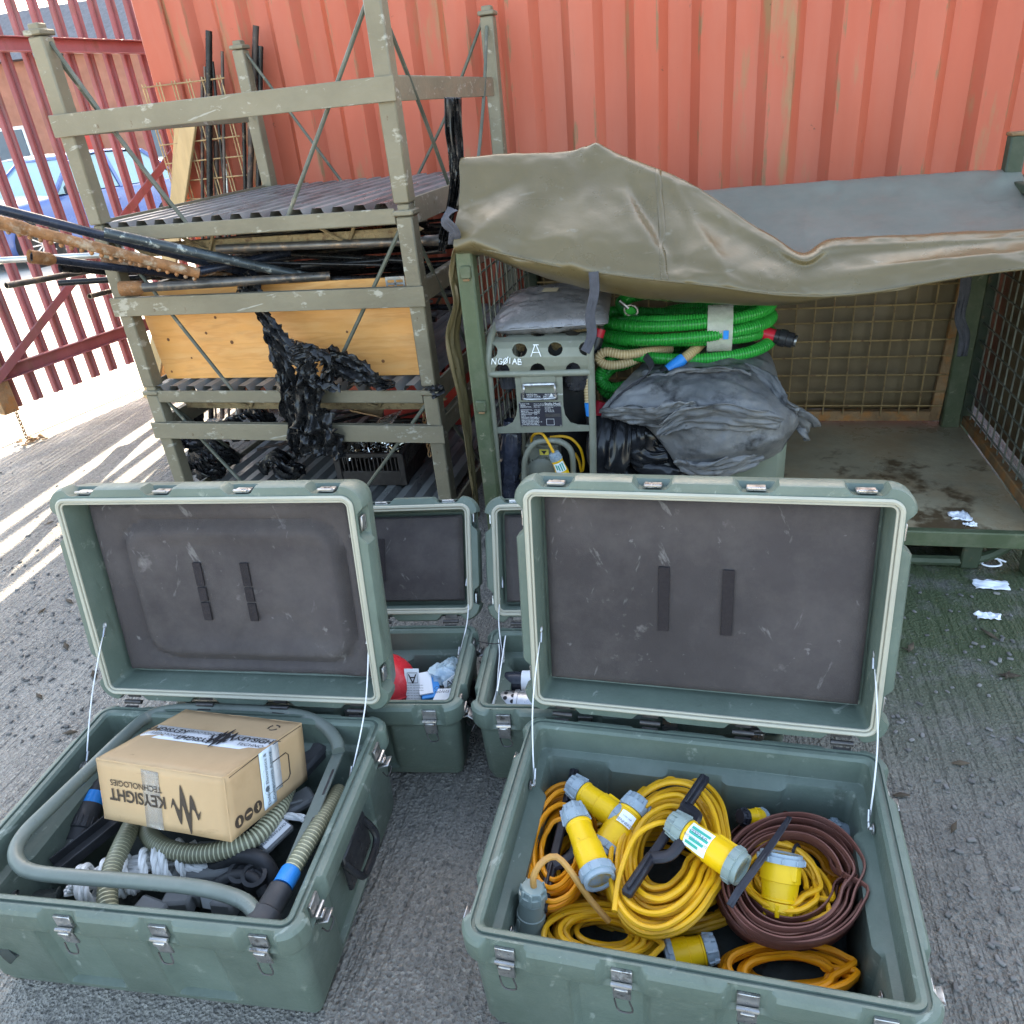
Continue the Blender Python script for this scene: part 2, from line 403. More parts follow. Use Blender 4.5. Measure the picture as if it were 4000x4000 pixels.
# ---------------- palisade gate and fence
def Fp(y, z, off=0):     # along the gate line; off is towards the yard
    return V((-3.87 + .18 * (y - 3.75) + off * .984, y - off * .177, z))
WP = [(-.034, 0), (-.024, .016), (-.012, .016), (0, .004), (.012, .016), (.024, .016), (.034, 0)]
def pale_mesh(mb, o, ex, n, z0, z1):
    poly = WP + [(x, y - .004) for (x, y) in WP[::-1]]
    k = len(poly); base = len(mb.v)
    for z in (z0, z1):
        for (x, y) in poly: mb.v.append(V(o) + ex * x + n * y + V((0, 0, z)))
    for i in range(k): mb.face(base + i, base + (i + 1) % k, base + k + (i + 1) % k, base + k + i)
    for i in range(len(WP) - 1):
        mb.face(base + k + i, base + k + i + 1, base + 2 * k - 2 - i, base + 2 * k - 1 - i)
        mb.face(base + i, base + i + 1, base + k - 2 - i, base + k - 1 - i)
fd = V((.177, .984, 0)); fn = V((-.984, .177, 0))
gt = thing('palisade_gate', 'maroon steel palisade gate with diagonal brace beside the rack', 'gate', Fp(3.4, 0))
y = 3.47
while y < 5.32:
    m = MB(); pale_mesh(m, Fp(y, 0, -.03), fd, -fn, .20, 2.36); m.obj('pale', 'fence_red', gt); y += .1375
def rail(p, z, y0, y1, parent, h=.07):
    m = MB(); m.bar(Fp(y0, z, .02), Fp(y1, z, .02), .008, h); m.bar(Fp(y0, z + h / 2, .035), Fp(y1, z + h / 2, .035), .035, .007); m.bar(Fp(y0, z - h / 2, .035), Fp(y1, z - h / 2, .035), .035, .007)
    return m.obj('rail', 'fence_red', parent)
rail(gt, .42, 3.3, 5.36, gt); rail(gt, 2.05, 3.3, 5.36, gt)
m = MB(); m.bar(Fp(3.36, .40, .062), Fp(5.75, 1.84, .062), .05, .01, up=(.98, -.18, 0)); m.obj('brace', 'fence_red', gt)
m = MB(); m.bar(Fp(3.385, .20, .02), Fp(3.385, 2.3, .02), .09, .05, up=(.98, -.18, 0)); m.obj('stile', 'rust_steel', gt)
m = MB(); m.bar(Fp(5.38, .1, .0), Fp(5.38, 2.4, .0), .08, .08, up=(.98, -.18, 0)); m.obj('stile', 'fence_red', gt)
# chain hanging from the stile
cn = thing('chain', 'rusty chain heaped below the gate stile', 'chain', Fp(3.42, 0, .03))
p = Fp(3.40, .2, .05)
def link(mb, c, d, up, L=.03, W=.016, r=.0035):
    d = V(d).normalized(); s_ = d.cross(V(up)).normalized()
    pts = [V(c) + d * (L / 2 * math.cos(a)) + s_ * (W / 2 * math.sin(a)) for a in [2 * math.pi * i / 10 for i in range(10)]]
    mb.sweep(pts, r, 5, closed=True)
m0 = MB()
for i in range(8):
    m = MB(); link(m, p - V((0, 0, .022 * i)), (0, 0, 1), (1, 0, 0) if i % 2 else (0, 1, 0)); m.obj('chain_link', 'rust_steel', cn)
for i in range(22):
    m = MB(); a = rnd(0, 6.28); r_ = rnd(0, .10)
    link(m, Fp(3.42, .006 + rnd(0, .02), .04) + V((r_ * math.cos(a), r_ * math.sin(a), 0)), (rnd(-1, 1), rnd(-1, 1), 0), (rnd(-.4, .4), rnd(-.4, .4), 1)); m.obj('chain_link', 'rust_steel', cn)
# fence return behind the container end
fr = thing('palisade_fence', 'maroon palisade fence return between gate and container end', 'fence', (-3.3, 5.5, 0))
x = -3.52
while x < -2.2:
    m = MB(); pale_mesh(m, (x, 5.5, 0), V((1, 0, 0)), V((0, 1, 0)), .02, 2.3); m.obj('pale', 'fence_red', fr); x += .16
for zz in (.35, 2.0):
    m = MB(); m.box((-2.85, 5.53, zz), (1.45, .05, .05)); m.obj('rail', 'fence_red', fr)

# ---------------- stacked post pallets (the rack)
RX, RY, RW, RD, RR = -2.2994, 2.625, 1.315, 1.315, -.0235
PW = .06
def tier(z, label, h=.60, feet=.10, bar=True):
    t = thing('post_pallet', label, 'pallet rack', (RX, RY, z), RR, 'stacked post pallets'); local(t)
    W, D = RW, RD
    for (x, y) in ((PW / 2, PW / 2), (W - PW / 2, PW / 2), (PW / 2, D - PW / 2), (W - PW / 2, D - PW / 2)):
        m = MB(); m.box((x, y, (h - feet) / 2 - .005), (PW, PW, h + feet - .012), b=.005)
        pst = m.obj('post', 'olive_paint', t)
        m = MB(); m.box((x, y, h + .001), (PW + .014, PW + .014, .018), b=.004); m.obj('cup_rim', 'olive_paint', pst)
        m = MB(); m.box((x, y, h + .014), (PW - .016, PW - .016, .03), b=.004); m.obj('pin', 'olive_paint', pst)
    # corrugated deck, ridges front to back
    line = [];  x = PW * .5; pit = .0815
    while x < W - PW * .5 - .05:
        line += [(x, -.030), (x + .016, .0), (x + .050, .0), (x + .066, -.030)]; x += pit
    m = MB(); m.grid([[(x, y, zz) for (x, zz) in line] for y in (.012, .45, .9, D - .012)]); m.obj('deck', 'deck_paint', t, ang=8)
    for (y, nm) in ((.004, 'front_rail'), (D - .004, 'rear_rail')):
        m = MB(); m.box((W / 2, y, -.018 - .024), (W - 2 * PW - .001, .008, .05), b=.002); m.box((W / 2, y + (.016 if y < 1 else -.016), -.066), (W - 2 * PW - .001, .036, .006), b=.002)
        m.obj(nm, 'olive_paint', t)
    for x in (.012, W - .012):
        m = MB(); m.box((x, D / 2, -.035), (.01, D - 2 * PW - .002, .085), b=.002); m.obj('side_rail', 'olive_paint', t)
    # fork guides under the deck with bent hanger rods
    if z > .3:
        for y in (.16, D - .16):
            m = MB()
            pts = [(PW + .035, y, -.065), (PW + .045, y, -.105), (PW + .075, y, -.125), (W - PW - .075, y, -.125), (W - PW - .045, y, -.105), (W - PW - .035, y, -.065)]
            m.sweep(catmull(pts, 5), .012, 6, rb=.030, up=(0, 0, 1)); f = m.obj('fork_guide', 'fork_paint', t)
            for x in (.38, .98):
                m = MB(); m.sweep(catmull([(x - .09, y - .05, -.066), (x, y - .02, -.135), (x + .03, y - .02, -.115), (x + .06, y - .03, -.066)], 6), .007, 6); m.obj('hanger_rod', 'fork_paint', f)
    if bar:
        m = MB(); m.box((W / 2, -.008, .335), (W + .02, .010, .072), b=.002); m.box((W / 2, .001, .368), (W - .04, .022, .006), b=.002)
        m.obj('front_bar', 'olive_paint', t)
        for x in (W - .02, .02):
            m = MB(); m.box((x, D / 2, .335), (.008, D - .16, .072), b=.002); m.box((x - .012, D / 2, .371), (.03, D - .16, .006)); m.obj('side_bar', 'olive_paint', t)
    def rod(a, b_, sag=.012):
        m = MB(); a, b_ = V(a), V(b_); k = (a + b_) / 2 + V((rnd(-sag, sag), 0, -sag)); m.sweep(catmull([a, k, b_], 6), .0075, 7); m.obj('brace_rod', 'olive_dark', t)
    rod((PW, .035, h - .03), (.43, .012, -.03)); rod((W - PW * .8, .02, h - .04), (W - .48, .015, -.03))
    rod((PW, D - .03, h - .03), (.45, D - .02, -.03)); rod((W - PW, D - .03, h - .03), (W - .48, D - .02, -.03))
    rod((W - .03, PW, h - .05), (W - .02, .5, -.03)); rod((.03, PW, h - .05), (.02, .5, -.03)); rod((W - .03, D - PW, h - .05), (W - .02, D - .5, -.03))
    return t
tier(.075, 'bottom olive post pallet of the rack, standing on the ground', h=.50, feet=.075)
tier(.602, 'middle olive post pallet of the rack, holding plywood and poles', h=.612, feet=.003)
tier(1.249, 'top olive post pallet of the rack with empty corrugated deck', h=.62, feet=.005)

# ---------------- mesh cage
KX, KY, KW, KD = -.782, 2.3955, 1.80, .955
kg = thing('mesh_cage', 'dark green steel mesh cage holding hoses and filter unit', 'cage', (KX, KY, 0))
K = lambda x, y, z: V((KX + x, KY + y, z))
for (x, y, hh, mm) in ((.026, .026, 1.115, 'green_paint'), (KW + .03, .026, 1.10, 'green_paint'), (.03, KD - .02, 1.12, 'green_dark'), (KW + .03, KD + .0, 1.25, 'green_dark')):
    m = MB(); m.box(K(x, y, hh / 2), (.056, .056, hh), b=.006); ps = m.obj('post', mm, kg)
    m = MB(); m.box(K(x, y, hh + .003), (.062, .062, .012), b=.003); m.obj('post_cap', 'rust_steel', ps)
    if y < .1:
        for zz in (1.05, .60):
            m = MB(); m.box(K(x + .004, y - .034, zz), (.036, .014, .04), b=.004); cl = m.obj('clip', 'green_paint', ps)
            m = MB(); m.box(K(x + .004, y - .034, zz - .024), (.022, .012, .007), b=.002); m.obj('clip_tongue', 'rust_steel', cl)
m = MB(); m.box(K(KW / 2 + .03, KD / 2, .150), (KW - .03, KD, .022), b=.003)
MT['bed_plate'] = mat('bed_plate', (.27, .225, .15), .42, var=.3, vs=2.5, wear=(.10, .065, .036), wamt=.36, ws=2.6, wsoft=.03, dust=(.32, .16, .06), damt=.55, bump=.2, bs=25, rv=.25)
m.obj('bed', 'bed_plate', kg)
m = MB(); m.box(K(KW / 2 + .03, .004, .135), (KW - .07, .03, .056), b=.004); m.obj('front_lip', 'green_paint', kg)
for x in (.25, KW - .15):
    m = MB(); m.box(K(x, KD / 2, .06), (.06, KD - .06, .118), b=.006); m.obj('foot', 'green_dark', kg)
m = MB(); m.sweep(catmull([K(.3, .05, .13), K(.34, .05, .06), K(.42, .05, .02), K(KW - .25, .05, .02), K(KW - .12, .05, .035), K(KW - .05, .05, .08), K(KW - .02, .05, .125)], 6), .018, 8); m.obj('skid', 'green_dark', kg)
BY = KY + KD - .03
m = MB(); m.bar((KX + .06, BY, .20), (KX + KW - .09, BY, .20), .03, .045); m.bar((KX + KW - .09, BY - .002, .18), (KX + KW - .05, BY - .002, 1.1), .04, .03, up=(0, 1, 0)); m.obj('back_frame', 'rust_steel', kg)
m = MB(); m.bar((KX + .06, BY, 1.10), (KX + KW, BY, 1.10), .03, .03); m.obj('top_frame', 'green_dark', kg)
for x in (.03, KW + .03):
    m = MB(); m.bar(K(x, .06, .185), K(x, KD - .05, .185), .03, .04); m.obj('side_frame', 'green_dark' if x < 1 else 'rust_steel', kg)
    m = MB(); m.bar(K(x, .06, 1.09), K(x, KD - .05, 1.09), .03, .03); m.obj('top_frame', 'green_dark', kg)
m = MB(); m.box(K(KW - .03, KD - .045, .62), (.07, .05, .93), b=.006); m.obj('corner_angle', 'green_paint', kg)
def wires(mb_axis, n, f, mt, jit=.004):
    for i in range(n):
        a, b_ = f(i); mid = (a + b_) / 2 + V((rnd(-jit, jit), rnd(-jit, jit), rnd(-jit, jit)))
        m = MB(); m.sweep(catmull([a, mid, b_], 4), .0035, 5); m.obj('wire', mt, kg)
n = int((KW - .16) / .074)
wires(0, n, lambda i: (V((KX + .09 + i * .074 + rnd(-.006, .006), BY - .018, .21)), V((KX + .09 + i * .074 + rnd(-.006, .006), BY - .018, 1.10))), 'wire_rust')
wires(0, 12, lambda i: (V((KX + .06, BY - .024, .245 + i * .072 + rnd(-.006, .006))), V((KX + KW - .07, BY - .024, .245 + i * .072 + rnd(-.006, .006)))), 'wire_rust')
for (x, mt) in ((KW + .03, 'wire_grey'), (.03, 'wire_grey')):
    wires(0, 12, lambda i: (K(x, .09 + i * .07, .19), K(x, .09 + i * .07, 1.1)), mt)
    wires(0, 12, lambda i: (K(x - .006, .06, .24 + i * .07), K(x - .006, KD - .05, .24 + i * .07)), mt)
bs_ = MB()
rows = []
for i in range(16):
    z = .205 + (1.12 - .205) * i / 15
    rows.append([(KX + .05 + (KW - .1) * j / 40, BY + .035 + .012 * nz((j * .3, i * .25, 1)), z + (.012 * math.sin(j * .5) if i == 0 else 0)) for j in range(41)])
bs_.grid(rows); tag(bs_.obj('backing_sheet', 'backing', sol=.002), 'dark brown plastic sheet hung behind the cage mesh', 'sheet')
bs_ = MB()
bs_.grid([[(KX + KW + .085 + .01 * nz((i * .3, j * .4, 4)), KY + .02 + (KD + .12) * j / 14, .21 + .9 * i / 8) for j in range(15)] for i in range(9)]); tag(bs_.obj('side_sheet', 'backing', sol=.002), 'dark plastic sheet hung outside the right mesh side of the cage', 'sheet')
# ---------------- tarpaulin over the cage
def C(px, py, y): return at(px, py, y=y)
HEM = 2.365
cols = [  # hem pixel, mid pixel, ridge pixel + depth, then (depth, height) behind the ridge
    ((1775, 968), (1776, 800, 2.43), (1800, 628, 2.58), (2.9, 1.26)),
    ((1880, 972), (1880, 850, 2.39), (1900, 618, 2.62), (2.9, 1.27)),
    ((2030, 1008), (2040, 860, 2.40), (2060, 612, 2.66), (2.95, 1.27)),
    ((2200, 1045), (2200, 880, 2.38), (2220, 607, 2.70), (2.98, 1.27)),
    ((2330, 1064), (2330, 860, 2.42), (2330, 602, 2.74), (3.0, 1.25)),
    ((2480, 1085), (2470, 900, 2.42), (2460, 640, 2.72), (3.0, 1.18)),
    ((2640, 1102), (2630, 930, 2.41), (2620, 700, 2.70), (3.0, 1.11)),
    ((2800, 1120), (2790, 970, 2.40), (2770, 780, 2.66), (2.95, 1.05)),
    ((2920, 1138), (2910, 1020, 2.38), (2890, 858, 2.61), (2.9, 1.02)),
    ((3040, 1152), (3030, 1065, 2.37), (3010, 928, 2.54), (2.8, .99)),
    ((3140, 1157), (3140, 1095, 2.36), (3140, 1000, 2.45), (2.7, .975)),
    ((3250, 1156), (3250, 1070, 2.35), (3240, 950, 2.50), (2.7, .985)),
    ((3420, 1140), (3410, 1045, 2.35), (3400, 938, 2.52), (2.75, .99)),
    ((3620, 1105), (3610, 1020, 2.35), (3600, 928, 2.52), (2.75, .99)),
    ((3820, 1072), (3810, 990, 2.35), (3800, 918, 2.52), (2.75, 1.0)),
    ((4020, 1048), (4010, 970, 2.35), (4000, 906, 2.52), (2.78, 1.02)),
    ((4200, 1030), (4190, 940, 2.35), (4180, 890, 2.52), (2.8, 1.04)),
    ((4380, 1015), (4370, 930, 2.35), (4360, 880, 2.52), (2.8, 1.05)),
]
prof = []
for ci, (h, mI, r, bk) in enumerate(cols):
    H = C(*h, HEM); Mi = C(*mI); R = C(*r)
    X = R.x
    under = H + V((0, .10, -.035 - .045 * math.sin(max(0, min(1, (h[0] - 1880) / 1250)) * math.pi))) if h[0] < 3150 else H + V((0, .06, .012))
    und2 = under + V((0, .14, .05))
    B2 = V((X, bk[0], bk[1])); B3 = V((X, 3.15, 1.07 + (.10 if X < -.3 else 0))); B4 = V((X, 3.375, 1.137))
    B5 = V((X, 3.40, 1.0))
    f_ = (Mi - H).length / max(1e-6, (R - H).length)
    Mi = Mi.lerp(H.lerp(R, min(.95, f_)), .72)
    t = R.lerp(Mi, .5) + V((0, .012, .0))
    prof.append([und2, under, (under + H) / 2 + V((0, -.02, -.008)), H, H.lerp(Mi, .5) + V((0, -.006, 0)), Mi, t, R + V((0, -.02, -.006)), R + V((0, .05, .0)), B2, B3, B4, B5])
NV = len(prof[0])
colsm = [catmull(p, 7) for p in prof]
rows = []
for v in range(len(colsm[0])):
    rows.append(catmull([c[v] for c in colsm], 11))
# fold creases: (from pixel, to pixel, width, depth)
CR_ = [((2330, 606), (1862, 955), .055, .034), ((2330, 606), (1795, 800), .05, -.024), ((2330, 610), (2010, 1003), .05, -.024), ((2330, 610), (2240, 1050), .05, .016),
       ((2330, 606), (2540, 960), .045, .022), ((2450, 700), (2620, 1010), .05, -.024), ((2330, 604), (2700, 745), .03, .010), ((2620, 705), (2840, 1110), .04, .014),
       ((3140, 1020), (2560, 960), .04, -.016), ((3140, 1025), (2700, 1090), .035, .014), ((3140, 1030), (3500, 1120), .035, -.014), ((3160, 1000), (4000, 1000), .03, -.008), ((3300, 1060), (4000, 980), .02, .008),
       ((3500, 930), (3900, 690), .022, .016), ((3300, 940), (3890, 685), .022, -.014), ((3700, 925), (4000, 740), .022, .016), ((3600, 930), (4000, 800), .02, -.014), ((3140, 960), (3180, 760), .05, .008), ((2900, 850), (3300, 720), .03, -.008), ((3050, 760), (3500, 735), .012, -.008)]
def pix(P):
    v = P - CP; d = v.dot(CF); return (2000 + FPX * v.dot(CR) / d, 2000 + FPX * v.dot(CD) / d)
CR3 = []
for (a, b_, w_, d_) in CR_:
    # find surface points nearest the crease end pixels
    def near(px):
        best = None
        for r in rows[14:80:2]:
            for P in r[::3]:
                q = pix(P); e = (q[0] - px[0]) ** 2 + (q[1] - px[1]) ** 2
                if best is None or e < best[0]: best = (e, P)
        return best[1].copy()
    CR3.append((near(a), near(b_), w_, d_))
APEX = at(2330, 604, y=2.74)
for i, r in enumerate(rows):
    for j, P in enumerate(r):
        off = 0
        for (A_, B_, w_, d_) in CR3:
            ab = B_ - A_; t = max(0, min(1, (P - A_).dot(ab) / ab.dot(ab))); ds = (P - (A_ + ab * t)).length
            ww = w_ * (.12 + .88 * t)
            off += 1.2 * d_ * math.exp(-((ds / (ww * .85)) ** 1.15)) * min(1, .15 + 3 * t) * (1 - .25 * t)
        P = P + V((0, -.006, .034)) * math.exp(-(P - APEX).length / .04)
        off += .006 * nz(P, 5) + .002 * nz(P, 15) + .003 * max(0, 1 - 6 * abs(nz(P, 6.5))) - .002 * max(0, 1 - 6 * abs(nz(P + V((3, 1, 2)), 9))) + .0012 * abs(nz(P, 40))
        r[j] = P + V((0, -.75, .65)) * off
m = MB(); m.grid(rows); W2 = len(rows[0]); m.mi = []
for i in range(len(rows) - 1):
    for j in range(W2 - 1):
        P = rows[i][j]; m.mi.append(1 if (P.y > 2.56 + .05 * nz(P, 3) and P.x > -.12 and i > 52) or (i > 62 and P.x > -.2) else 0)
tp = thing('tarpaulin', 'olive grey tarpaulin draped over the top of the cage', 'tarpaulin', (KX, KY, 1.1))
m.obj('canopy', ['tarp', 'tarp_grey'], tp, sol=.0018, ang=180)
for pxs in (2575,):      # welded seams down the front
    jj = min(range(W2), key=lambda j: abs(pix(rows[30][j])[0] - pxs)); m = MB()
    m.grid([[rows[i][jj] + (rows[i][jj + 1] - rows[i][jj]).normalized() * (k * .011) + V((0, -.0012, .0008)) for k in (0, 1, 2)] for i in range(21, 56)]); m.obj('seam', 'tarp', tp, sol=.0006, ang=180)
# seam strip, hem cord, flap hanging down the left side
def ribbon(pts, wd, across, wr=.0, n=8, seed=0, cross=8, tw=None, fq=1.0, rag=0):
    """strip of cloth along pts; wd widths; across = direction of width"""
    P = catmull(pts, n); k = len(P); W_ = []
    for i in range(k):
        f = i / (k - 1) * (len(wd) - 1); a = int(min(f, len(wd) - 2)) if len(wd) > 1 else 0
        W_.append(wd[a] + (wd[a + 1] - wd[a]) * (f - a) if len(wd) > 1 else wd[0])
    out = []
    for i in range(k):
        t = (P[min(i + 1, k - 1)] - P[max(i - 1, 0)]).normalized(); ac = V(across)
        if tw: ac = Matrix.Rotation(tw(i / (k - 1)), 3, t) @ ac
        ac = (ac - t * ac.dot(t)).normalized(); nn = t.cross(ac); row = []
        for j in range(cross + 1):
            u = j / cross * 2 - 1
            q = P[i] + ac * (u * W_[i] / 2)
            d = wr * (nz((u * 4 * fq * W_[i] / max(wd) + seed, i * (.06 if fq == 1 else .11), seed), 1.7) + .6 * fq * nz((u * 9 * fq + seed, i * (.1 if fq == 1 else .22), seed + 5), 1.6)) + (wr * .5 * max(0, 1 - 4 * abs(nz((u * 3 + i * .07, i * .1, seed + 9), 1.3))) if rag else 0)
            if rag and j in (0, cross): q = q + ac * (u * W_[i] * rag * nz((i * .35, seed, j), 1.7))
            row.append(q + nn * d)
        out.append(row)
    return out
m = MB(); m.grid(ribbon([C(1795, 960, 2.40), C(1772, 1060, 2.42), C(1788, 1180, 2.42), C(1770, 1320, 2.43), C(1800, 1500, 2.43), C(1828, 1700, 2.43), C(1850, 1880, 2.43), C(1862, 2020, 2.44)], [.05, .04, .05, .06, .055, .04, .03, .02], (.5, .9, 0), .012, seed=3))
m.obj('side_flap', 'tarp', tp, sol=.002)
m = MB(); m.sweep(catmull([C(h[0], h[1], HEM - .004) for (h, _, _, _) in cols[1:]], 6), .0035, 6); m.obj('hem_cord', 'tarp', tp)
for (p_, q_) in ((((2318, 1062), (2322, 1140), (2305, 1230), (2312, 1300), (2300, 1345), (2285, 1375)), .040),):
    m = MB(); m.grid(ribbon([C(a, b_, 2.345 - .008 * i) for i, (a, b_) in enumerate(p_)], [.030, .030, .030, .032, .03, .03], (1, 0, 0), .002)); m.obj('strap', 'webbing', tp, sol=.002)
m = MB(); m.grid(ribbon([at(a, b_, y=3.12) for (a, b_) in ((3775, 1060), (3768, 1140), (3750, 1240), (3768, 1310), (3757, 1392))], [.036], (1, 0, 0), .006)); m.obj('strap', 'webbing', tp, sol=.002)
m = MB(); m.grid(ribbon([C(1770, 815, 2.40), C(1738, 860, 2.37), C(1775, 905, 2.36), C(1772, 955, 2.38)], [.045, .04, .042, .035], (1, .3, .3), .004, tw=lambda t: .8 * math.sin(t * 3))); m.obj('strap', 'webbing', tp, sol=.002)
# black twisted plastic strip hanging from the rack's right side
m = MB(); m.grid(ribbon([C(1768, 380, 2.62), C(1772, 500, 2.62), C(1782, 620, 2.62), C(1778, 720, 2.62), C(1758, 830, 2.62), C(1735, 920, 2.62), C(1725, 985, 2.62)], [.055, .055, .05, .038, .03, .035, .02], (1, .2, 0), .022, cross=14, seed=2))
tag(m.obj('plastic_strip', 'black_plastic', sol=.001), 'twisted black plastic strip hanging between rack and tarpaulin', 'plastic sheet')
# ---------------- rotomoulded transit cases
mat('case', (.094, .124, .102), .40, var=.14, vs=5, dust=(.145, .175, .15), damt=.5, bump=.3, bs=120, bd=.003, rv=.1, rnd_=0, wear=(.21, .24, .205), wamt=.15, ws=19, wsoft=.05)
scuffs('case', (.27, .30, .27), [(10, (1, 1, 4), (.3, .6, .4), .67, .03), (9, (4, 1, 1), (.1, -.5, .8), .67, .03), (55, (1, 1, 1), (0, 0, 0), .69, .02)], .5)
scuffs('case', (.05, .06, .045), [(7, (3, 3, .5), (0, 0, 0), .63, .08)], .45)
mat('case_dark', (.10, .145, .108), .5, var=.15, vs=5, dust=(.17, .19, .14), damt=.5, bump=.12, bs=160, bd=.004, rnd_=0)
mat('gasket', (.36, .345, .28), .5, var=.06, vs=8, rnd_=0)
mat('foam', (.058, .050, .051), .95, var=.25, vs=3, wear=(.16, .145, .14), wamt=.10, ws=13, wsoft=.06, dust=(.11, .096, .092), damt=.6, bump=.7, bs=330, bd=.003, spec=.2)
scuffs('foam', (.20, .19, .185), [(7, (1, 5, 1.2), (.2, .5, .9), .655, .05), (6, (5, 1, 1), (.4, -.4, .3), .66, .05), (30, (1, 1, 1), (0, 0, 0), .68, .04)], .55)
mat('foam_slot', (.024, .019, .021), .95, var=.1, vs=60, bump=.5, bs=300)
mat('latch', (.40, .39, .38), .35, metal=.85, var=.3, vs=30, wear=(.12, .11, .10), wamt=.3, ws=40)
mat('dark_metal', (.075, .07, .07), .45, metal=.6, var=.3, vs=40)
mat('cord', (.62, .62, .64), .5, var=.1)
mat('handle_black', (.018, .018, .02), .35, var=.3, vs=20)
def rrect(W, D, r, n):
    """rounded rectangle outline, n points, with side tags: returns [(x,y,nx,ny,side,u)]"""
    segs = [(W - 2 * r), math.pi * r / 2, (D - 2 * r), math.pi * r / 2] * 2; T = sum(segs); out = []
    for i in range(n):
        s = T * i / n; k = 0
        while s > segs[k]: s -= segs[k]; k += 1
        hw, hd = W / 2, D / 2
        if k == 0: out.append((-hw + r + s, -hd, 0, -1, 'f', -hw + r + s))
        elif k == 1: a = s / r - math.pi / 2; out.append((hw - r + r * math.cos(a), -hd + r + r * math.sin(a), math.cos(a), math.sin(a), 'c', 0))
        elif k == 2: out.append((hw, -hd + r + s, 1, 0, 'r', -hd + r + s))
        elif k == 3: a = s / r; out.append((hw - r + r * math.cos(a), hd - r + r * math.sin(a), math.cos(a), math.sin(a), 'c', 0))
        elif k == 4: out.append((hw - r - s, hd, 0, 1, 'b', hw - r - s))
        elif k == 5: a = s / r + math.pi / 2; out.append((-hw + r + r * math.cos(a), hd - r + r * math.sin(a), math.cos(a), math.sin(a), 'c', 0))
        elif k == 6: out.append((-hw, hd - r - s, -1, 0, 'l', hd - r - s))
        else: a = s / r + math.pi; out.append((-hw + r + r * math.cos(a), -hd + r + r * math.sin(a), math.cos(a), math.sin(a), 'c', 0))
    return out
def trap(u, c, half, ramp):     # 1 inside |u-c|<half, falling to 0 over ramp
    return sm((half + ramp - abs(u - c)) / ramp)
def make_case(name, label, W, D, H, T, loc, rz, phi, nlatch, foam_kind, n=420, slots=None, straps=True):
    t = thing(name, label, 'transit case', loc, rz, 'open transit cases'); local(t)
    lx = [W * (k - (nlatch - 1) / 2) * (.78 / max(1, nlatch - 1)) for k in range(nlatch)] if nlatch > 1 else [0]
    ly = [-.17 * D / .5, .17 * D / .5]
    def notch(p):
        s_, u = p[4], p[5]
        if s_ in 'fb': return max(trap(u, c, .024, .018) for c in lx)
        if s_ in 'lr': return max(trap(u, c, .024, .018) for c in ly)
        return 0
    def ribs(p):
        s_, u = p[4], p[5]
        if s_ in 'fb': return max(trap(u, c, .05, .02) for c in ([-.16 * W, .16 * W] if nlatch > 3 else [-.02 * W, .3 * W]))
        if s_ in 'lr': return trap(u, 0, .10 * D / .5, .02)
        return 0
    O = rrect(W, D, .045, n); Cc = W / 2
    def loop(ins, z, f=None, k=0):
        r_ = []; R0 = .045
        for p in O:
            d = ins + (f(p) * k if f else 0)
            x, y = p[0] - p[2] * d, p[1] - p[3] * d
            if d > R0 - .012:       # keep a small corner radius when the inset is larger than the corner
                e = d - (R0 - .012); lx_, ly_ = W / 2 - d - .012, D / 2 - d - .012
                if p[4] == 'c':
                    cx_, cy_ = math.copysign(lx_, p[0]), math.copysign(ly_, p[1]); x, y = cx_ + p[2] * .012, cy_ + p[3] * .012
                else: x = max(-lx_, min(lx_, x)) if p[4] in 'fb' else x; y = max(-ly_, min(ly_, y)) if p[4] in 'lr' else y
            r_.append((x, y, z))
        return r_
    # body: outside up, over the rim, down the inside, floor
    L = [loop(.060, .004), loop(.042, .0), loop(.030, .008), loop(.024, .03), loop(.021, .035, ribs, .016), loop(.015, H - .075, ribs, .016), loop(.013, H - .068, None),
         loop(.004, H - .058, notch, .004), loop(.0, H - .05, notch, .014), loop(.0, H - .010, notch, .014), loop(.005, H - .003, notch, .012),
         loop(.013, H), loop(.017, H), loop(.018, H - .005), loop(.023, H - .005), loop(.024, H), loop(.032, H - .001), loop(.037, H - .006), loop(.040, H - .06), loop(.041, H - .0615), loop(.056, H - .066), loop(.060, H - .075, ribs, .013), loop(.066, .03, ribs, .013), loop(.08, .014), loop(.13, .012)]
    m = MB(); m.grid(L, closed_u=True)
    k = len(m.v); N = len(O)
    m.face(*range(N)); m.face(*range(k - N, k))
    body = m.obj('body', 'case', t, ang=30)
    # lid: built lying with its opening up at z=0, then hinged
    Lm = Matrix.Translation(V((0, D / 2 + .004, H + .004))) @ Matrix.Rotation(-(math.pi / 2 - phi) , 4, 'X').inverted() if False else None
    a = phi
    ey = V((0, math.sin(a), math.cos(a)))          # from hinge to lid's free edge
    ez = V((0, math.cos(a), -math.sin(a)))         # from opening to the lid's back
    hp = V((0, D / 2 + .004, H + .008))
    def lp(p): return hp + V((p[0], 0, 0)) + ey * (p[1] + D / 2) + ez * p[2]
    LL = [loop(.030, T + .0), loop(.020, T - .003), loop(.010, T - .016), loop(.006, T - .04), loop(.004, .045), loop(-.004, .040, notch, .022), loop(-.004, .010, notch, .020), loop(.0, .002, notch, .014),
          loop(.016, .0), loop(.030, .0), loop(.034, .006), loop(.040, T - .03), loop(.055, T - .02)]
    m = MB(); m.grid([[lp(p) for p in l] for l in LL], closed_u=True)
    m.face(*range(N)[::-1]); m.face(*range(len(m.v) - N, len(m.v)))
    # grip pads between the notches stand proud on the back shell
    lid = m.obj('lid', 'case', t, ang=30)
    m = MB()
    for (i0, dz) in ((.0225, -.002), (.0305, -.0005)):
        m.sweep([lp(p) for p in loop(i0, dz)],   .0052 if i0 < .025 else .0030, 6, closed=True)
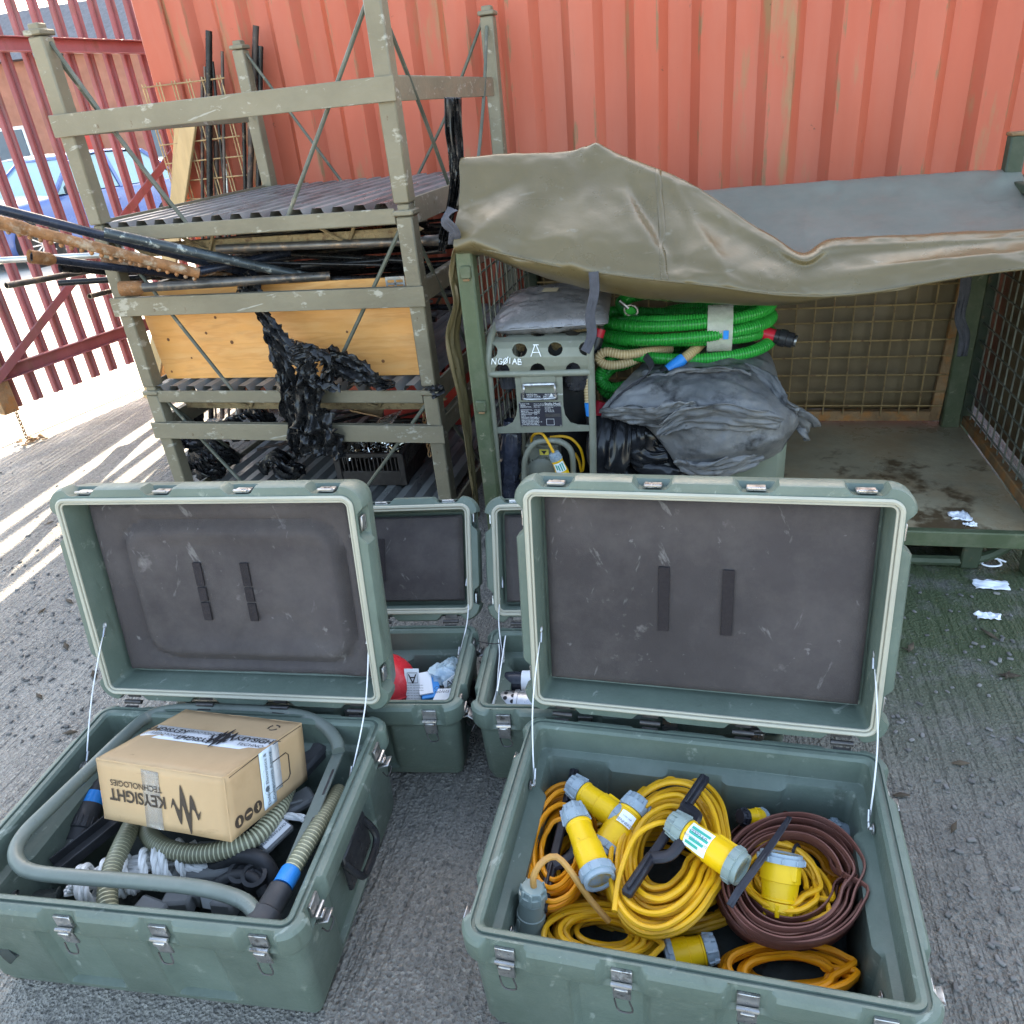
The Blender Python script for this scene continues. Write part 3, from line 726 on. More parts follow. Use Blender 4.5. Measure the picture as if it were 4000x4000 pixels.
    m.obj('gasket', 'gasket', lid)
    # foam liner
    m = MB(); nx, ny = 56, 40; fw, fh = W - .094, D - .098; rows = []
    for iy in range(ny + 1):
        row = []
        for ix in range(nx + 1):
            x = -fw / 2 + fw * ix / nx; y = -fh / 2 + fh * iy / ny; zz = T - .052
            zz += .004 * nz((x * 5, y * 5, foam_kind)) + .0015 * nz((x * 21, y * 21, foam_kind))
            if foam_kind == 1:    # pressed-in outline of a frame
                qx, qy = abs(x - .015) - (fw / 2 - .125), abs(y + .005) - (fh / 2 - .115)
                dd = math.hypot(max(qx, 0), max(qy, 0)) + min(max(qx, qy), 0) - .075
                zz += .016 * math.exp(-(dd / .012) ** 2) - .010 * math.exp(-((dd + .03) / .02) ** 2) + (.004 if dd < 0 else 0) + .006 * math.exp(-((dd - .028) / .009) ** 2)
                e = math.hypot(x - .09, y + .16) - .10; zz += .005 * math.exp(-(e / .012) ** 2) * (1 if y > -.17 else .2)
            edge = min(ix, nx - ix, iy, ny - iy)
            if edge == 0: zz += .012
            row.append(lp((x, y, zz)))
        rows.append(row)
    m.grid(rows); fm = m.obj('foam_liner', 'foam', lid, ang=60)
    if straps:
        for (sx, hh) in (slots or ((-.065, .072), (.065, .072))):
            m = MB(); zz = T - .055 + (.004 if foam_kind == 1 else 0)
            R_ = Matrix((V((1, 0, 0)), ey, ez)).transposed()
            if foam_kind == 1:
                for (y0, y1) in ((-.075, -.028), (-.024, .012), (.016, .075)):
                    m.box(lp((sx, (y0 + y1) / 2, zz)), (.021, y1 - y0, .005), R_, .001)
            else: m.box(lp((sx, 0, zz)), (.023, hh * 2, .005), R_, .001)
            m.obj('strap_slot', 'foam_slot', fm)
    # hinges
    R_ = Matrix((V((1, 0, 0)), ey, ez)).transposed()
    for c in lx:
        m = MB(); m.cyl((c - .022, D / 2 + .004, H + .003), (c + .022, D / 2 + .004, H + .003), .0055, 10)
        m.box(lp((c, -D / 2 + .012, .009)), (.034, .018, .004), R_, .001); m.box((c, D / 2 - .009, H - .004), (.034, .012, .004), None, .001); m.obj('hinge', 'dark_metal', t)
        # catch plates on the lid's free edge
        m = MB(); m.box(lp((c, D / 2 - .012, .026)), (.036, .006, .024), R_, .0015); m.box(lp((c, D / 2 - .008, .012)), (.034, .005, .006), R_, .0015); m.obj('catch_plate', 'latch', lid)
    for c in ly:
        for sg in (-1, 1):
            m = MB(); m.box(lp((sg * (W / 2 - .0115), c, .024)), (.006, .034, .024), R_, .0015); m.obj('catch_plate', 'latch', lid)
    # draw latches: front and sides
    def latch(px, py, nx_, ny_, open_=.5):
        m = MB(); nn = V((nx_, ny_, 0)); tt = V((-ny_, nx_, 0)); R2 = Matrix((tt, nn, V((0, 0, 1)))).transposed(); b0 = V((px, py, H - .03))
        m.box(b0 + nn * .002, (.034, .006, .03), R2, .001); lt = m.obj('latch', 'latch', t)
        R3 = R2 @ Matrix.Rotation(-open_, 3, 'X'); m = MB(); m.box(b0 + nn * .008 + V((0, 0, -.034)), (.030, .004, .046), R3, .0012); m.box(b0 + nn * .013 + V((0, 0, -.022)), (.022, .006, .010), R3, .0012); m.cyl(b0 + nn * .010 + tt * .017 + V((0, 0, -.014)), b0 + nn * .010 - tt * .017 + V((0, 0, -.014)), .004, 8)
        m.obj('latch_lever', 'latch', lt)
        m = MB(); m.sweep(catmull([b0 + nn * .012 + tt * .012 + V((0, 0, -.05)), b0 + nn * .02 + tt * .018 + V((0, 0, -.064)), b0 + nn * .018 - tt * .004 + V((0, 0, -.07)), b0 + nn * .012 - tt * .012 + V((0, 0, -.05))], 4), .0016, 5); m.obj('wire_bail', 'dark_metal', lt)
    for c in lx: latch(c, -D / 2 + .013, 0, -1, .12)
    for c in ly:
        latch(W / 2 - .013, c, 1, 0, 1.2); latch(-W / 2 + .013, c, -1, 0, .9)
    for sg in (-1, 1):     # folding handle between the side latches
        x = sg * (W / 2 - .012); m = MB()
        m.box((x, 0, H - .12), (.012, .11 * D / .5, .10), None, .004); hd = m.obj('handle_plate', 'handle_black', t)
        m = MB(); m.sweep(catmull([(x, -.05 * D / .5, H - .09), (x + sg * .022, -.048 * D / .5, H - .125), (x + sg * .028, -.03 * D / .5, H - .145), (x + sg * .028, .03 * D / .5, H - .145), (x + sg * .022, .048 * D / .5, H - .125), (x, .05 * D / .5, H - .09)], 6), .008, 8); m.obj('handle_grip', 'handle_black', hd)
    # lid stays
    for sg in (-1, 1):
        A_ = lp((sg * (W / 2 - .036), -D / 2 + .36 * D, .03)); B_ = V((sg * (W / 2 - .05), D / 2 - .30 * D, H - .045))
        m = MB(); m.sweep(catmull([A_, A_.lerp(B_, .5) + V((sg * .012, 0, -.006)), B_], 8), .0016, 6); s_ = m.obj('lid_stay', 'cord', t)
        for Q, dirx in ((A_, B_), (B_, A_)):
            d = (dirx - Q).normalized(); m = MB(); m.cyl(Q + d * .012, Q + d * .034, .0032, 8); link(m, Q + d * .006, d, (1, 0, 0), .016, .009, .0014); m.obj('ferrule', 'steel', s_)
            m = MB(); m.lathe([(0, .011), (.0022, .011), (.003, .004), (.007, .0035)], Q + V((sg * .008, 0, 0)), (-sg, 0, 0), 14); m.obj('stay_mount', 'latch', s_)
    rv = None
    for sg in (-1, 1):
        for (yy, zz) in ((.11, -.10), (.07, -.135), (-.03, -.10), (-.07, -.135), (-.16, -.11)):
            m = MB(); m.lathe([(0, .0125), (.0018, .0125), (.0026, .006), (.0055, .005), (.006, .0)], (sg * (W / 2 - .064), yy * D / .5, H + zz), (-sg, 0, 0), 14, cap=False); m.obj('rivet', 'latch', t)
    return t
def place(x, y, r, D):       # hinge line centre -> case centre
    return (x + math.sin(r) * D / 2, y - math.cos(r) * D / 2, 0)
A_L = (-1.062, 1.190, .075); B_L = (-.001, 1.262, -.012); C_L = (-.958, 1.582, .128); E_L = (-.190, 1.660, .106)
WF, DF, HF = .748, .545, .285
caseA = make_case('transit_case', 'open green case with cardboard box, rope and hose inside', WF, DF, HF, .105, place(*A_L, DF), A_L[2], math.radians(8.6), 4, 1, slots=((-.075, .07), (.045, .07)))
caseB = make_case('transit_case', 'open green case full of yellow cables and plugs', WF, DF, HF, .105, place(*B_L, DF), B_L[2], math.radians(8.4), 4, 0, slots=((-.075, .075), (.055, .075)))
caseC = make_case('transit_case', 'open smaller green case with red ball and leaflets inside', .745, .34, .252, .075, place(*C_L, .34), C_L[2], math.radians(28), 4, 2, n=340, slots=((-.04, .06), (.09, .06)))
caseE = make_case('transit_case', 'open smaller green case half hidden behind the yellow cable case', .745, .34, .252, .075, place(*E_L, .34), E_L[2], math.radians(24), 4, 3, n=340)
# ---------------- things on and around the rack
mat('plywood', (.58, .26, .072), .5, var=.12, vs=2.2, dust=(.64, .38, .165), damt=.5, bump=.05, stretch=(1.0, 1, 5), wear=(.42, .20, .07), wamt=.14, ws=3, wsoft=.12)
mat('timber', (.44, .29, .14), .65, var=.18, vs=3, stretch=(6, 6, .6), wear=(.36, .2, .08), wamt=.2, ws=4, wsoft=.1)
mat('tube_black', (.014, .014, .015), .3, metal=.35, var=.4, vs=14, wear=(.13, .09, .06), wamt=.18, ws=16, dust=(.06, .05, .045), damt=.3, rnd_=.3)
mat('tube_navy', (.022, .028, .045), .28, metal=.4, var=.35, vs=12, dust=(.09, .09, .1), damt=.4)
mat('tube_grey', (.11, .10, .09), .4, metal=.6, var=.4, vs=14, wear=(.24, .17, .12), wamt=.35, ws=24)
mat('tube_patina', (.045, .055, .06), .35, metal=.4, var=.4, vs=14, wear=(.30, .32, .30), wamt=.3, ws=34, wsoft=.04)
mat('tube_rust', (.24, .11, .045), .6, metal=.2, var=.45, vs=20, wear=(.38, .31, .23), wamt=.30, ws=22, wsoft=.08, bump=.5, bs=120)
mat('copper_rust', (.26, .085, .03), .35, metal=.6, var=.35, vs=20)
mat('pole_brown', (.085, .066, .058), .5, metal=.3, var=.35, vs=10, wear=(.2, .12, .08), wamt=.3, ws=14, rnd_=.4)
mat('cardboard', (.44, .29, .16), .85, var=.08, vs=5, wear=(.36, .23, .12), wamt=.12, ws=6, wsoft=.12, bump=.06, bs=60, rnd_=0)
mat('crate_black', (.022, .018, .017), .5, var=.3, vs=20, dust=(.08, .07, .06), damt=.4)
scuffs('cardboard', (.20, .12, .06), [(8, (1, 1, 3), (.3, .2, .6), .64, .08), (26, (1, 1, 1), (0, 0, 0), .68, .05)], .45)
mat('shiny', (.55, .53, .5), .18, metal=1, var=.3, vs=20)
def tubepole(name, label, a, b, r, mt, group='poles and tubes piled on the rack', hollow=True, flange=0, cat='pole', coil=None, beads=0):
    a, b = V(a), V(b); d = b - a; L = d.length; d.normalize()
    t = thing(name, label, cat, a, 0, group) if (flange or coil or beads) else None
    m = MB(); pr = ([(.07, r * .8), (0, r * .8), (0, r), (.01, r)] if hollow else [(0, r)]) + [(L * k / 6, r * (1 + rnd(-.01, .01))) for k in range(1, 6)] + [(L, r)]
    m.lathe(pr, a, d, 14)
    if t is None: return tag(m.obj(name, mt), label, cat, group)
    m.obj('tube', mt, t)
    if flange:
        m = MB(); m.lathe([(.05, r * .85), (-.004, r * flange * .88), (-.008, r * flange), (.06, r * flange * .97), (.075, r)], a, d, 16, cap=False); m.obj('socket', mt if flange < 1.35 else 'tube_rust', t)
    if coil:
        pts = []; n = int(L / coil); x = d.orthogonal().normalized(); y = d.cross(x)
        for i in range(n * 8):
            w = i / 8 * 2 * math.pi; pts.append(a + d * (i / 8 * coil) + (x * math.cos(w) + y * math.sin(w)) * r * 1.05)
        m = MB(); m.sweep(pts, r * .28, 5); m.obj('spiral', mt, t)
    if beads:
        side = (V((0, 0, -1)) - d * d.dot(V((0, 0, -1)))).normalized(); m = MB()
        for i in range(beads):
            c = a + d * (L * (i + .6) / beads) + side * (r + .004); m.lathe([(-.008, .001), (-.004, .007), (.003, .008), (.008, .004), (.009, .001)], c, side, 8, cap=False)
        o = m.obj('rust_bead', 'tube_rust', t)
    return t
TP = tubepole
def ply_mat():
    m = MT['plywood']; n = m.node_tree.nodes; L = m.node_tree.links; B = n['Principled BSDF']; tc = n.new('ShaderNodeTexCoord')
    mp = n.new('ShaderNodeMapping'); mp.inputs['Scale'].default_value = (1.2, 1, 9); L.new(tc.outputs['Object'], mp.inputs[0])
    nn = n.new('ShaderNodeTexNoise'); nn.inputs['Scale'].default_value = 2.2; nn.inputs['Detail'].default_value = 3; L.new(mp.outputs[0], nn.inputs[0])
    mu = n.new('ShaderNodeMath'); mu.operation = 'MULTIPLY'; mu.inputs[1].default_value = 34; L.new(nn.outputs[0], mu.inputs[0])
    si = n.new('ShaderNodeMath'); si.operation = 'SINE'; L.new(mu.outputs[0], si.inputs[0])
    mr = n.new('ShaderNodeMapRange'); mr.inputs[1].default_value = .2; mr.inputs[2].default_value = 1; mr.inputs[4].default_value = .42; L.new(si.outputs[0], mr.inputs[0])
    mx = n.new('ShaderNodeMix'); mx.data_type = 'RGBA'; mx.inputs[7].default_value = (.50, .20, .05, 1); L.new(mr.outputs[0], mx.inputs[0])
    src = B.inputs['Base Color'].links[0].from_socket; L.new(src, mx.inputs[6]); L.new(mx.outputs[2], B.inputs['Base Color'])
ply_mat()
TP('dark_pole', 'dark steel pole jutting furthest left, above the rusty pole', at(-60, 803, y=2.28), at(1010, 1076, y=2.95), .018, 'tube_navy')
TP('rusty_pole', 'rust orange pole with cup end jutting left of the rack', at(10, 872, y=2.22), at(778, 1068, y=2.56), .0185, 'tube_rust', flange=1.3, beads=20)
TP('mottled_pole', 'mottled grey-black tube with open end below the top deck corner', at(408, 908, y=2.44), at(1262, 1096, y=2.84), .0185, 'tube_patina')
TP('navy_pole', 'navy tube with round rusty open end jutting left', at(125, 1003, y=2.30), at(800, 1090, y=2.9), .0145, 'tube_navy', flange=1.6)
TP('galvanised_pole', 'thick mottled tube with flared open end resting on the front bar', at(478, 1128, y=2.50), at(1290, 1078, y=2.78), .0175, 'tube_grey', flange=1.55)
TP('silver_pole', 'pale silver pole lying level at the far left', at(-60, 1020, y=2.75), at(420, 995, y=3.0), .013, 'galv')
TP('grey_rod', 'grey rod pointing slightly downward at the far left', at(25, 1116, y=2.52), at(470, 1036, y=3.1), .0125, 'tube_grey')
TP('brown_rod', 'dark brown rod ending just right of the gate brace', at(228, 1106, y=2.6), at(930, 1060, y=3.0), .012, 'tube_black')
TP('short_rod', 'short grey rod end poking out beside the left rack post', at(350, 1158, y=2.55), at(560, 1105, y=3.0), .010, 'tube_grey')
TP('worn_tube', 'short worn tube lying under the rusty pole', at(395, 1020, y=2.58), at(905, 1080, y=2.9), .014, 'tube_rust', hollow=True)
TP('black_knob_pole', 'black pole with round end left of the rack post', at(245, 1045, y=2.7), at(700, 1090, y=3.2), .015, 'tube_black', flange=1.3)
TP('steel_pipe', 'long worn steel pipe lying level across the pile with end coupling', at(1728, 938, y=2.74), at(850, 972, y=2.74), .0155, 'tube_grey', flange=1.3)
TP('tan_beam', 'tan angle bar lying behind the level steel pipe', at(960, 952, y=2.95), at(1545, 905, y=2.95), .017, 'fork_paint', hollow=False)
TP('auger', 'copper coloured spiral auger running to the back right of the rack', at(1415, 912, y=2.85), at(1765, 742, y=3.75), .011, 'copper_rust', coil=.028, hollow=False)
TP('thick_black_tube', 'thick black tube with collar in the pile above the plywood', at(905, 1068, y=2.95), at(1425, 1030, y=2.95), .020, 'tube_black', flange=1.15)
TP('blue_black_tube', 'blue-black tube crossing the pile towards the right', at(780, 1060, y=2.62), at(1130, 985, y=2.9), .0165, 'tube_navy')
TP('bent_grey_tube', 'grey tube ending above the slotted bracket', at(1180, 1040, y=2.82), at(1600, 1010, y=2.9), .013, 'tube_black')
for i in range(84):
    yy = rnd(2.86, 3.8); zz = .66 + .46 * (i / 84) + rnd(-.02, .02); x0 = -2.22 + rnd(0, .25); x1 = -1.06 - rnd(0, .25)
    if i % 4 == 0: x0 -= rnd(0, .3)
    TP('black_tube', 'black steel tube lying in the jumbled pile on the middle deck', (x0, yy + rnd(-.12, .12), zz), (x1, yy + rnd(-.2, .2), zz + rnd(-.06, .07)), rnd(.004, .016), 'tube_black' if i % 5 else 'tube_grey', group='jumbled black tubes')
# plywood board and slotted bracket
Y0 = 2.72
pb = MB(); b0 = at(655, 1476, y=Y0); b1 = at(1660, 1480, y=Y0); t0 = at(530, 1140, y=Y0 + .03); t1 = at(1605, 1080, y=Y0 + .03)
zb = .606
pl = [V((b0.x, Y0, zb)), V((b1.x, Y0, zb)), V((t1.x, Y0 + .03, t1.z)), V((t0.x - .005, Y0 + .03, t0.z))]
th = V((0, .012, .0))
pb.v += pl + [p + th for p in pl]
for f in ((0, 1, 2, 3), (7, 6, 5, 4), (0, 4, 5, 1), (1, 5, 6, 2), (2, 6, 7, 3), (3, 7, 4, 0)): pb.face(*f)
bd = thing('plywood_board', 'orange-tan plywood board standing behind the middle front bar', 'board', (b0.x, Y0, zb))
pb.obj('sheet', 'plywood', bd, smooth=False)
mat('knot', (.16, .06, .02), .6, var=.3)
for (px, py, r) in ((650, 1330, 8), (900, 1340, 9), (797, 1305, 7), (670, 1452, 6), (1495, 1412, 8), (830, 1245, 7), (1350, 1300, 6), (745, 1400, 5)):
    c = at(px, py, y=Y0); f = (c.z - zb) / (t1.z - zb); c.y = Y0 + .03 * f - .0008
    m = MB(); m.lathe([(0, r / 1000 * .9), (.0006, r / 1000 * .7)], c, (0, -1, 0), 10); m.obj('knot', 'knot', bd)
m = MB(); c = at(1545, 1108, y=2.70)
for (dx, dz, wx, wz) in ((0, .020, .075, .012), (0, 0, .075, .008), (0, -.020, .075, .012), (-.034, 0, .008, .05), (.034, 0, .008, .05), (0, 0, .008, .05)): m.box(c + V((dx, (dx + dz) * .01, dz)), (wx, .003, wz), b=.0008)
tag(m.obj('slotted_bracket', 'galv'), 'white slotted metal bracket at the top right of the plywood', 'bracket')
# torn black plastic wrap
wp = MB(); Yw = 2.585
def wr(pts, wd, ac=(1, 0, .2), a=.03, seed=0, cross=20): wp.grid(ribbon([at(p[0], p[1], y=p[2] if len(p) > 2 else Yw) for p in pts], wd, ac, a, n=9, seed=seed, cross=cross, fq=.5, rag=.35))
wr([(950, 1098, 2.75), (975, 1120, 2.70), (1000, 1160, 2.66), (1010, 1205, 2.655), (1040, 1250, 2.62), (1085, 1320, 2.58), (1150, 1390, 2.56), (1215, 1420, 2.56)], [.10, .085, .075, .05, .055, .075, .085, .07], (1, 0, .6), .022, 1)
wr([(1045, 1270, 2.63), (1075, 1350, 2.58), (1110, 1440, 2.57), (1135, 1540, 2.57), (1160, 1640, 2.57), (1168, 1720, 2.57), (1175, 1785, 2.58)], [.045, .06, .08, .075, .06, .07, .05], (1, 0, .25), .03, 2)
wr([(1215, 1420, 2.54), (1200, 1480, 2.54), (1205, 1560, 2.55), (1230, 1650, 2.56), (1250, 1720, 2.565), (1262, 1780, 2.57)], [.07, .11, .13, .16, .19, .20], (1, 0, 0), .045, 3, 30)
wr([(1270, 1400, 2.57), (1340, 1425, 2.58), (1420, 1465, 2.585), (1480, 1492, 2.59), (1545, 1500, 2.60)], [.10, .12, .09, .05, .015], (-.2, 0, 1), .03, 4)
wr([(1150, 1360, 2.55), (1210, 1368, 2.52), (1270, 1395, 2.52), (1290, 1440, 2.53), (1265, 1490, 2.53), (1230, 1500, 2.53)], [.06, .07, .06, .06, .05, .02], (.2, -.3, 1), .03, 5)
wr([(1225, 1395, 2.52), (1205, 1440, 2.515), (1225, 1490, 2.515), (1275, 1510, 2.525), (1330, 1505, 2.54)], [.03, .05, .05, .04, .03], (1, -.3, .6), .025, 6)
wr([(1140, 1500, 2.57), (1120, 1580, 2.575), (1145, 1660, 2.575), (1155, 1760, 2.58)], [.04, .05, .05, .05], (1, 0, 0), .03, 8)
tag(wp.obj('plastic_wrap', 'black_plastic', sol=.0006, ang=70), 'torn black plastic wrap knotted over the plywood, tail hanging down', 'plastic sheet')
m = MB(); m.grid(ribbon([at(1660, 1520, y=2.60), at(1690, 1530, y=2.585), at(1735, 1518, y=2.60)], [.02, .05, .03], (0, 0, 1), .02, seed=9)); tag(m.obj('plastic_scrap', 'black_plastic', sol=.001), 'black plastic scrap tied to the right rack post joint', 'plastic sheet')
m = MB(); m.grid(ribbon([at(770, 1580, y=3.3), at(765, 1680, y=3.25), at(750, 1800, y=3.2), at(745, 1900, y=3.15)], [.05, .08, .07, .09], (1, 0, 0), .05, seed=11, cross=16)); tag(m.obj('hanging_plastic', 'black_plastic', sol=.001), 'dark plastic sheet hanging behind the bottom left of the rack', 'plastic sheet')
# crate with metal fittings on the bottom deck
cr = thing('plastic_crate', 'black vented plastic crate on the bottom deck', 'crate', (-1.43, 3.0, .077), .05); local(cr)
cw, cd, ch = .30, .40, .155
for (x, y, wx, wy) in ((0, -cd / 2, cw, .012), (0, cd / 2, cw, .012), (-cw / 2, 0, .012, cd - .013), (cw / 2, 0, .012, cd - .013)):
    m = MB(); m.box((x, y, .035), (wx, wy, .07), b=.002); m.box((x, y, ch - .01), (wx + .008, wy + .008, .02), b=.003)
    lon = wx > wy; nn = 15 if lon else 19; Lh = (wx if lon else wy)
    for i in range(nn):
        u = -Lh / 2 + Lh * (i + .5) / nn; m.box((x + (u if lon else 0), y + (0 if lon else u), ch / 2 + .025), (.006 if lon else .009, .009 if lon else .006, ch - .06), b=.001)
    m.obj('side_wall', 'crate_black', cr)
for sx in (-1, 1):
    for sy in (-1, 1):
        m = MB(); m.box((sx * (cw / 2 - .002), sy * (cd / 2 - .002), ch / 2), (.028, .028, ch - .004), b=.003); m.obj('corner_rib', 'crate_black', cr)
m = MB(); m.box((0, 0, .006), (cw, cd, .01)); m.obj('floor', 'crate_black', cr)
m = MB()
for i in range(150):
    c = V((-1.43 + rnd(-.12, .12), 3.0 + rnd(-.17, .17), .17 + rnd(0, .055)))
    d = V((rnd(-1, 1), rnd(-1, 1), rnd(-.5, .5))).normalized()
    if i % 3 == 0: m.cyl(c - d * rnd(.01, .03), c + d * rnd(.01, .03), rnd(.004, .009), 8)
    elif i % 3 == 1: link(m, c, d, (rnd(-1, 1), rnd(-1, 1), rnd(.1, 1)), rnd(.02, .035), rnd(.014, .024), .003)
    else: m.box(c, (rnd(.01, .03), rnd(.008, .02), rnd(.004, .01)), Matrix.Rotation(rnd(0, 3), 3, d), .001)
o = tag(m.obj('metal_fittings', 'shiny'), 'heap of shiny metal clamps and fittings in the black crate', 'fittings'); o['kind'] = 'stuff'
m = MB(); m.grid([[(-1.62 + .16 * i / 6, 3.10 + .14 * j / 6 - .05 * i / 6, .235 + .07 * i / 6 - .02 * math.sin(j) + .08 * (1 - i / 6)) for i in range(7)] for j in range(7)]); tag(m.obj('cardboard_scrap', 'cardboard', sol=.004), 'bent brown cardboard scrap propped in the black crate', 'cardboard')
m = MB(); m.grid([[(-1.50 + .12 * i / 4 + .03 * j / 4, 2.93 + .16 * j / 4, .235 + .045 * j / 4 + .01 * i) for i in range(5)] for j in range(5)])
mat('clear_plastic', (.75, .75, .73), .12, var=.05, trans=.75, alpha=.55, rnd_=0)
tag(m.obj('plastic_sleeve', 'clear_plastic', sol=.001), 'clear plastic sleeve lying on the metal fittings', 'plastic bag')
# loose bars and torn plastic on the bottom deck
for i in range(12):
    TP('deck_bar', 'thin dark bar lying loose on the bottom rack deck', (-2.15 + rnd(0, .4), 2.75 + rnd(0, .9), .095 + .006 * i), (-1.7 + rnd(0, .5), 2.85 + rnd(0, .9), .10 + .006 * i), rnd(.005, .011), ('tube_black', 'pole_brown', 'tube_grey')[i % 3], group='loose bars on the bottom deck')
for i, (px, py, yy, lab) in enumerate(((860, 1830, 3.0, 'left of the crate'), (930, 1760, 3.3, 'behind the left bars'), (800, 1870, 2.85, 'at the front left corner'), (1560, 1720, 3.2, 'at the right of the bottom deck'), (1000, 1650, 3.4, 'in the middle of the bottom deck'), (1100, 1840, 2.85, 'just left of the black crate'), (760, 1800, 3.2, 'behind the left rack post'))):
    m = MB(); c = at(px, py, y=yy); c.z = max(c.z, .10); m.grid(ribbon([c + V((-.10, 0, .0)), c + V((-.03, .02, .05)), c + V((.05, -.02, .02)), c + V((.11, .02, -.005))], [.05, .12, .12, .04], (0, 1, .5), .05, seed=40 + i, cross=18, fq=.6, rag=.3)); tag(m.obj('plastic_heap', 'black_plastic', sol=.001), 'crumpled black plastic lying ' + lab, 'plastic sheet')
# second, red crate behind at the back of the bottom deck
mat('crate_red', (.34, .03, .022), .45, var=.2, vs=8)
cr = thing('red_crate', 'red slatted plastic crate at the back of the bottom deck', 'crate', (-1.42, 3.66, .077)); local(cr)
for (x, y, wx, wy) in ((0, -.15, .44, .012), (0, .15, .44, .012), (-.22, 0, .012, .287), (.22, 0, .012, .287)):
    m = MB(); m.box((x, y, .14), (wx, wy, .28), b=.002); m.box((x, y, .40), (wx + .006, wy + .006, .03), b=.002)
    lon = wx > wy; nn = 11 if lon else 7; Lh = wx if lon else wy
    for i in range(nn): u = -Lh / 2 + Lh * (i + .5) / nn; m.box((x + (u if lon else 0), y + (0 if lon else u), .2), (.016 if lon else .009, .009 if lon else .016, .39), b=.001)
    m.obj('side_wall', 'crate_red', cr)
# small chain on the right post of the bottom tier
cn = thing('post_chain', 'short steel chain hanging inside the right rack post', 'chain', at(1653, 1600, y=2.66))
for i in range(11):
    m = MB(); link(m, at(1653, 1610, y=2.66) - V((0, 0, .018 * i)), (0, 0, 1), (1, 0, 0) if i % 2 else (0, 1, 0), .025, .013, .0024); m.obj('chain_link', 'rust_steel', cn)
# planks and poles leaning against the container
m = MB(); m.bar(at(588, 1560, y=3.72), at(745, 430, y=3.93), .085, .022, up=(0, 1, 0)); pk = tag(m.obj('timber_plank', 'timber'), 'pale timber plank leaning on the container corner behind the rack', 'plank')
m = MB(); m.bar(at(640, 1560, y=3.80), at(705, 440, y=3.955), .045, .03, up=(0, 1, 0)); tag(m.obj('timber_batten', 'timber'), 'narrow orange timber batten leaning beside the pale plank', 'plank')
LEAN = ('thin brown pole furthest left, beside the planks,', 'thickest black pole left of the rear rack post', 'brown tube with its top end in view', 'thin brown pole left of the rear post', 'short pale rod', 'black pole just right of the rear rack post', 'thick brown pole tilted left', 'thick black pole beside the mesh panel', 'thin brown pole crossing the mesh panel', 'thin brown rod second from the planks', 'thin black rod')
for i, (px, x2, w_, top, mt) in enumerate(((790, 830, 14, 300, 'pole_brown'), (816, 862, 26, 120, 'tube_black'), (843, 905, 22, 552, 'pole_brown'), (868, 930, 13, 200, 'pole_brown'), (884, 960, 10, 640, 'galv'), (948, 1010, 16, 250, 'tube_black'), (1000, 975, 24, 100, 'pole_brown'), (1018, 1030, 22, 180, 'tube_black'), (966, 1048, 14, 300, 'pole_brown'), (800, 880, 11, 260, 'pole_brown'), (830, 1000, 12, 240, 'tube_black'))):
    b_ = at(x2, 1760, y=3.80); b_.z = 0; tpp = at(px, top, y=3.965)
    TP('leaning_pole', LEAN[i] + ' leaning on the container behind the rack', b_, tpp, w_ / 2 / 800, mt, group='poles leaning on the container')
# welded mesh panel
mp_ = thing('welded_mesh', 'tan welded wire mesh panel leaning on the container behind the rack', 'mesh panel', (-2.1, 3.9, 0))
o_ = at(965, 1700, y=3.86); o_.z = .02; u_ = at(1310, 480, y=3.975) - at(985, 480, y=3.975)
v_ = V((-.0, .09, 1.75)); u_ = V((u_.x, 0, 0))
for i in range(6):
    for s_ in (0, .018):
        a = o_ + u_ * (i / 5.2) + V((s_, 0, 0)); m = MB(); m.sweep([a, a + v_ + V((-.12, 0, 0))], .0035, 5); m.obj('wire', 'wire_tan', mp_)
for i in range(20):
    a = o_ + v_ * (i / 19.5) + V((-.12 * i / 19.5, -.006, .03)); m = MB(); m.sweep([a, a + u_ * 1.05 + V((0, 0, rnd(-.01, .01)))], .0035, 5); m.obj('wire', 'wire_tan', mp_)
# ---------------- inside the cage: filter unit
mat('unit_paint', (.17, .175, .135), .42, var=.12, vs=8, dust=(.27, .27, .23), damt=.4, wear=(.28, .28, .25), wamt=.14, ws=30, rnd_=0)
mat('unit_dark', (.012, .012, .012), .55, var=.3, vs=10)
mat('smoky', (.055, .055, .065), .18, var=.2, vs=10, trans=.35, dust=(.2, .2, .2), damt=.4)
mat('plate_black', (.028, .027, .036), .4, var=.1)
mat('ink_white', (.72, .72, .72), .6, var=.02, rnd_=0)
mat('chalk', (.75, .76, .76), .8, var=.1, vs=60, rnd_=0)
mat('cable_yellow', (.74, .38, .012), .42, var=.12, vs=14, dust=(.46, .25, .07), damt=.45, rnd_=.05)
scuffs('cable_yellow', (.16, .09, .03), [(45, (1, 1, 1), (0, 0, 0), .66, .05)], .5)
mat('plug_yellow', (.78, .46, .01), .35, var=.06, vs=14, rnd_=.03)
scuffs('plug_yellow', (.25, .15, .04), [(30, (1, 1, 1), (0, 0, 0), .67, .06), (14, (1, 5, 1), (.4, .3, .5), .66, .03)], .5)
mat('plug_grey', (.24, .30, .34), .4, var=.08, vs=14, rnd_=.05)
mat('plug_grey_green', (.22, .27, .25), .4, var=.08, vs=14, rnd_=.05)
mat('label_white', (.74, .76, .78), .5, var=.04, rnd_=0)
mat('label_green', (.02, .36, .26), .5, var=.04, rnd_=0)
mat('label_print', (.10, .12, .14), .6, var=.05, rnd_=0)
mat('pack', (.20, .19, .19), .33, metal=.35, var=.2, vs=5, dust=(.30, .28, .26), damt=.4, bump=.25, bs=14, bd=.02)
UY = 2.435
def U(px, py, dy=0): return at(px, py, y=UY + dy)
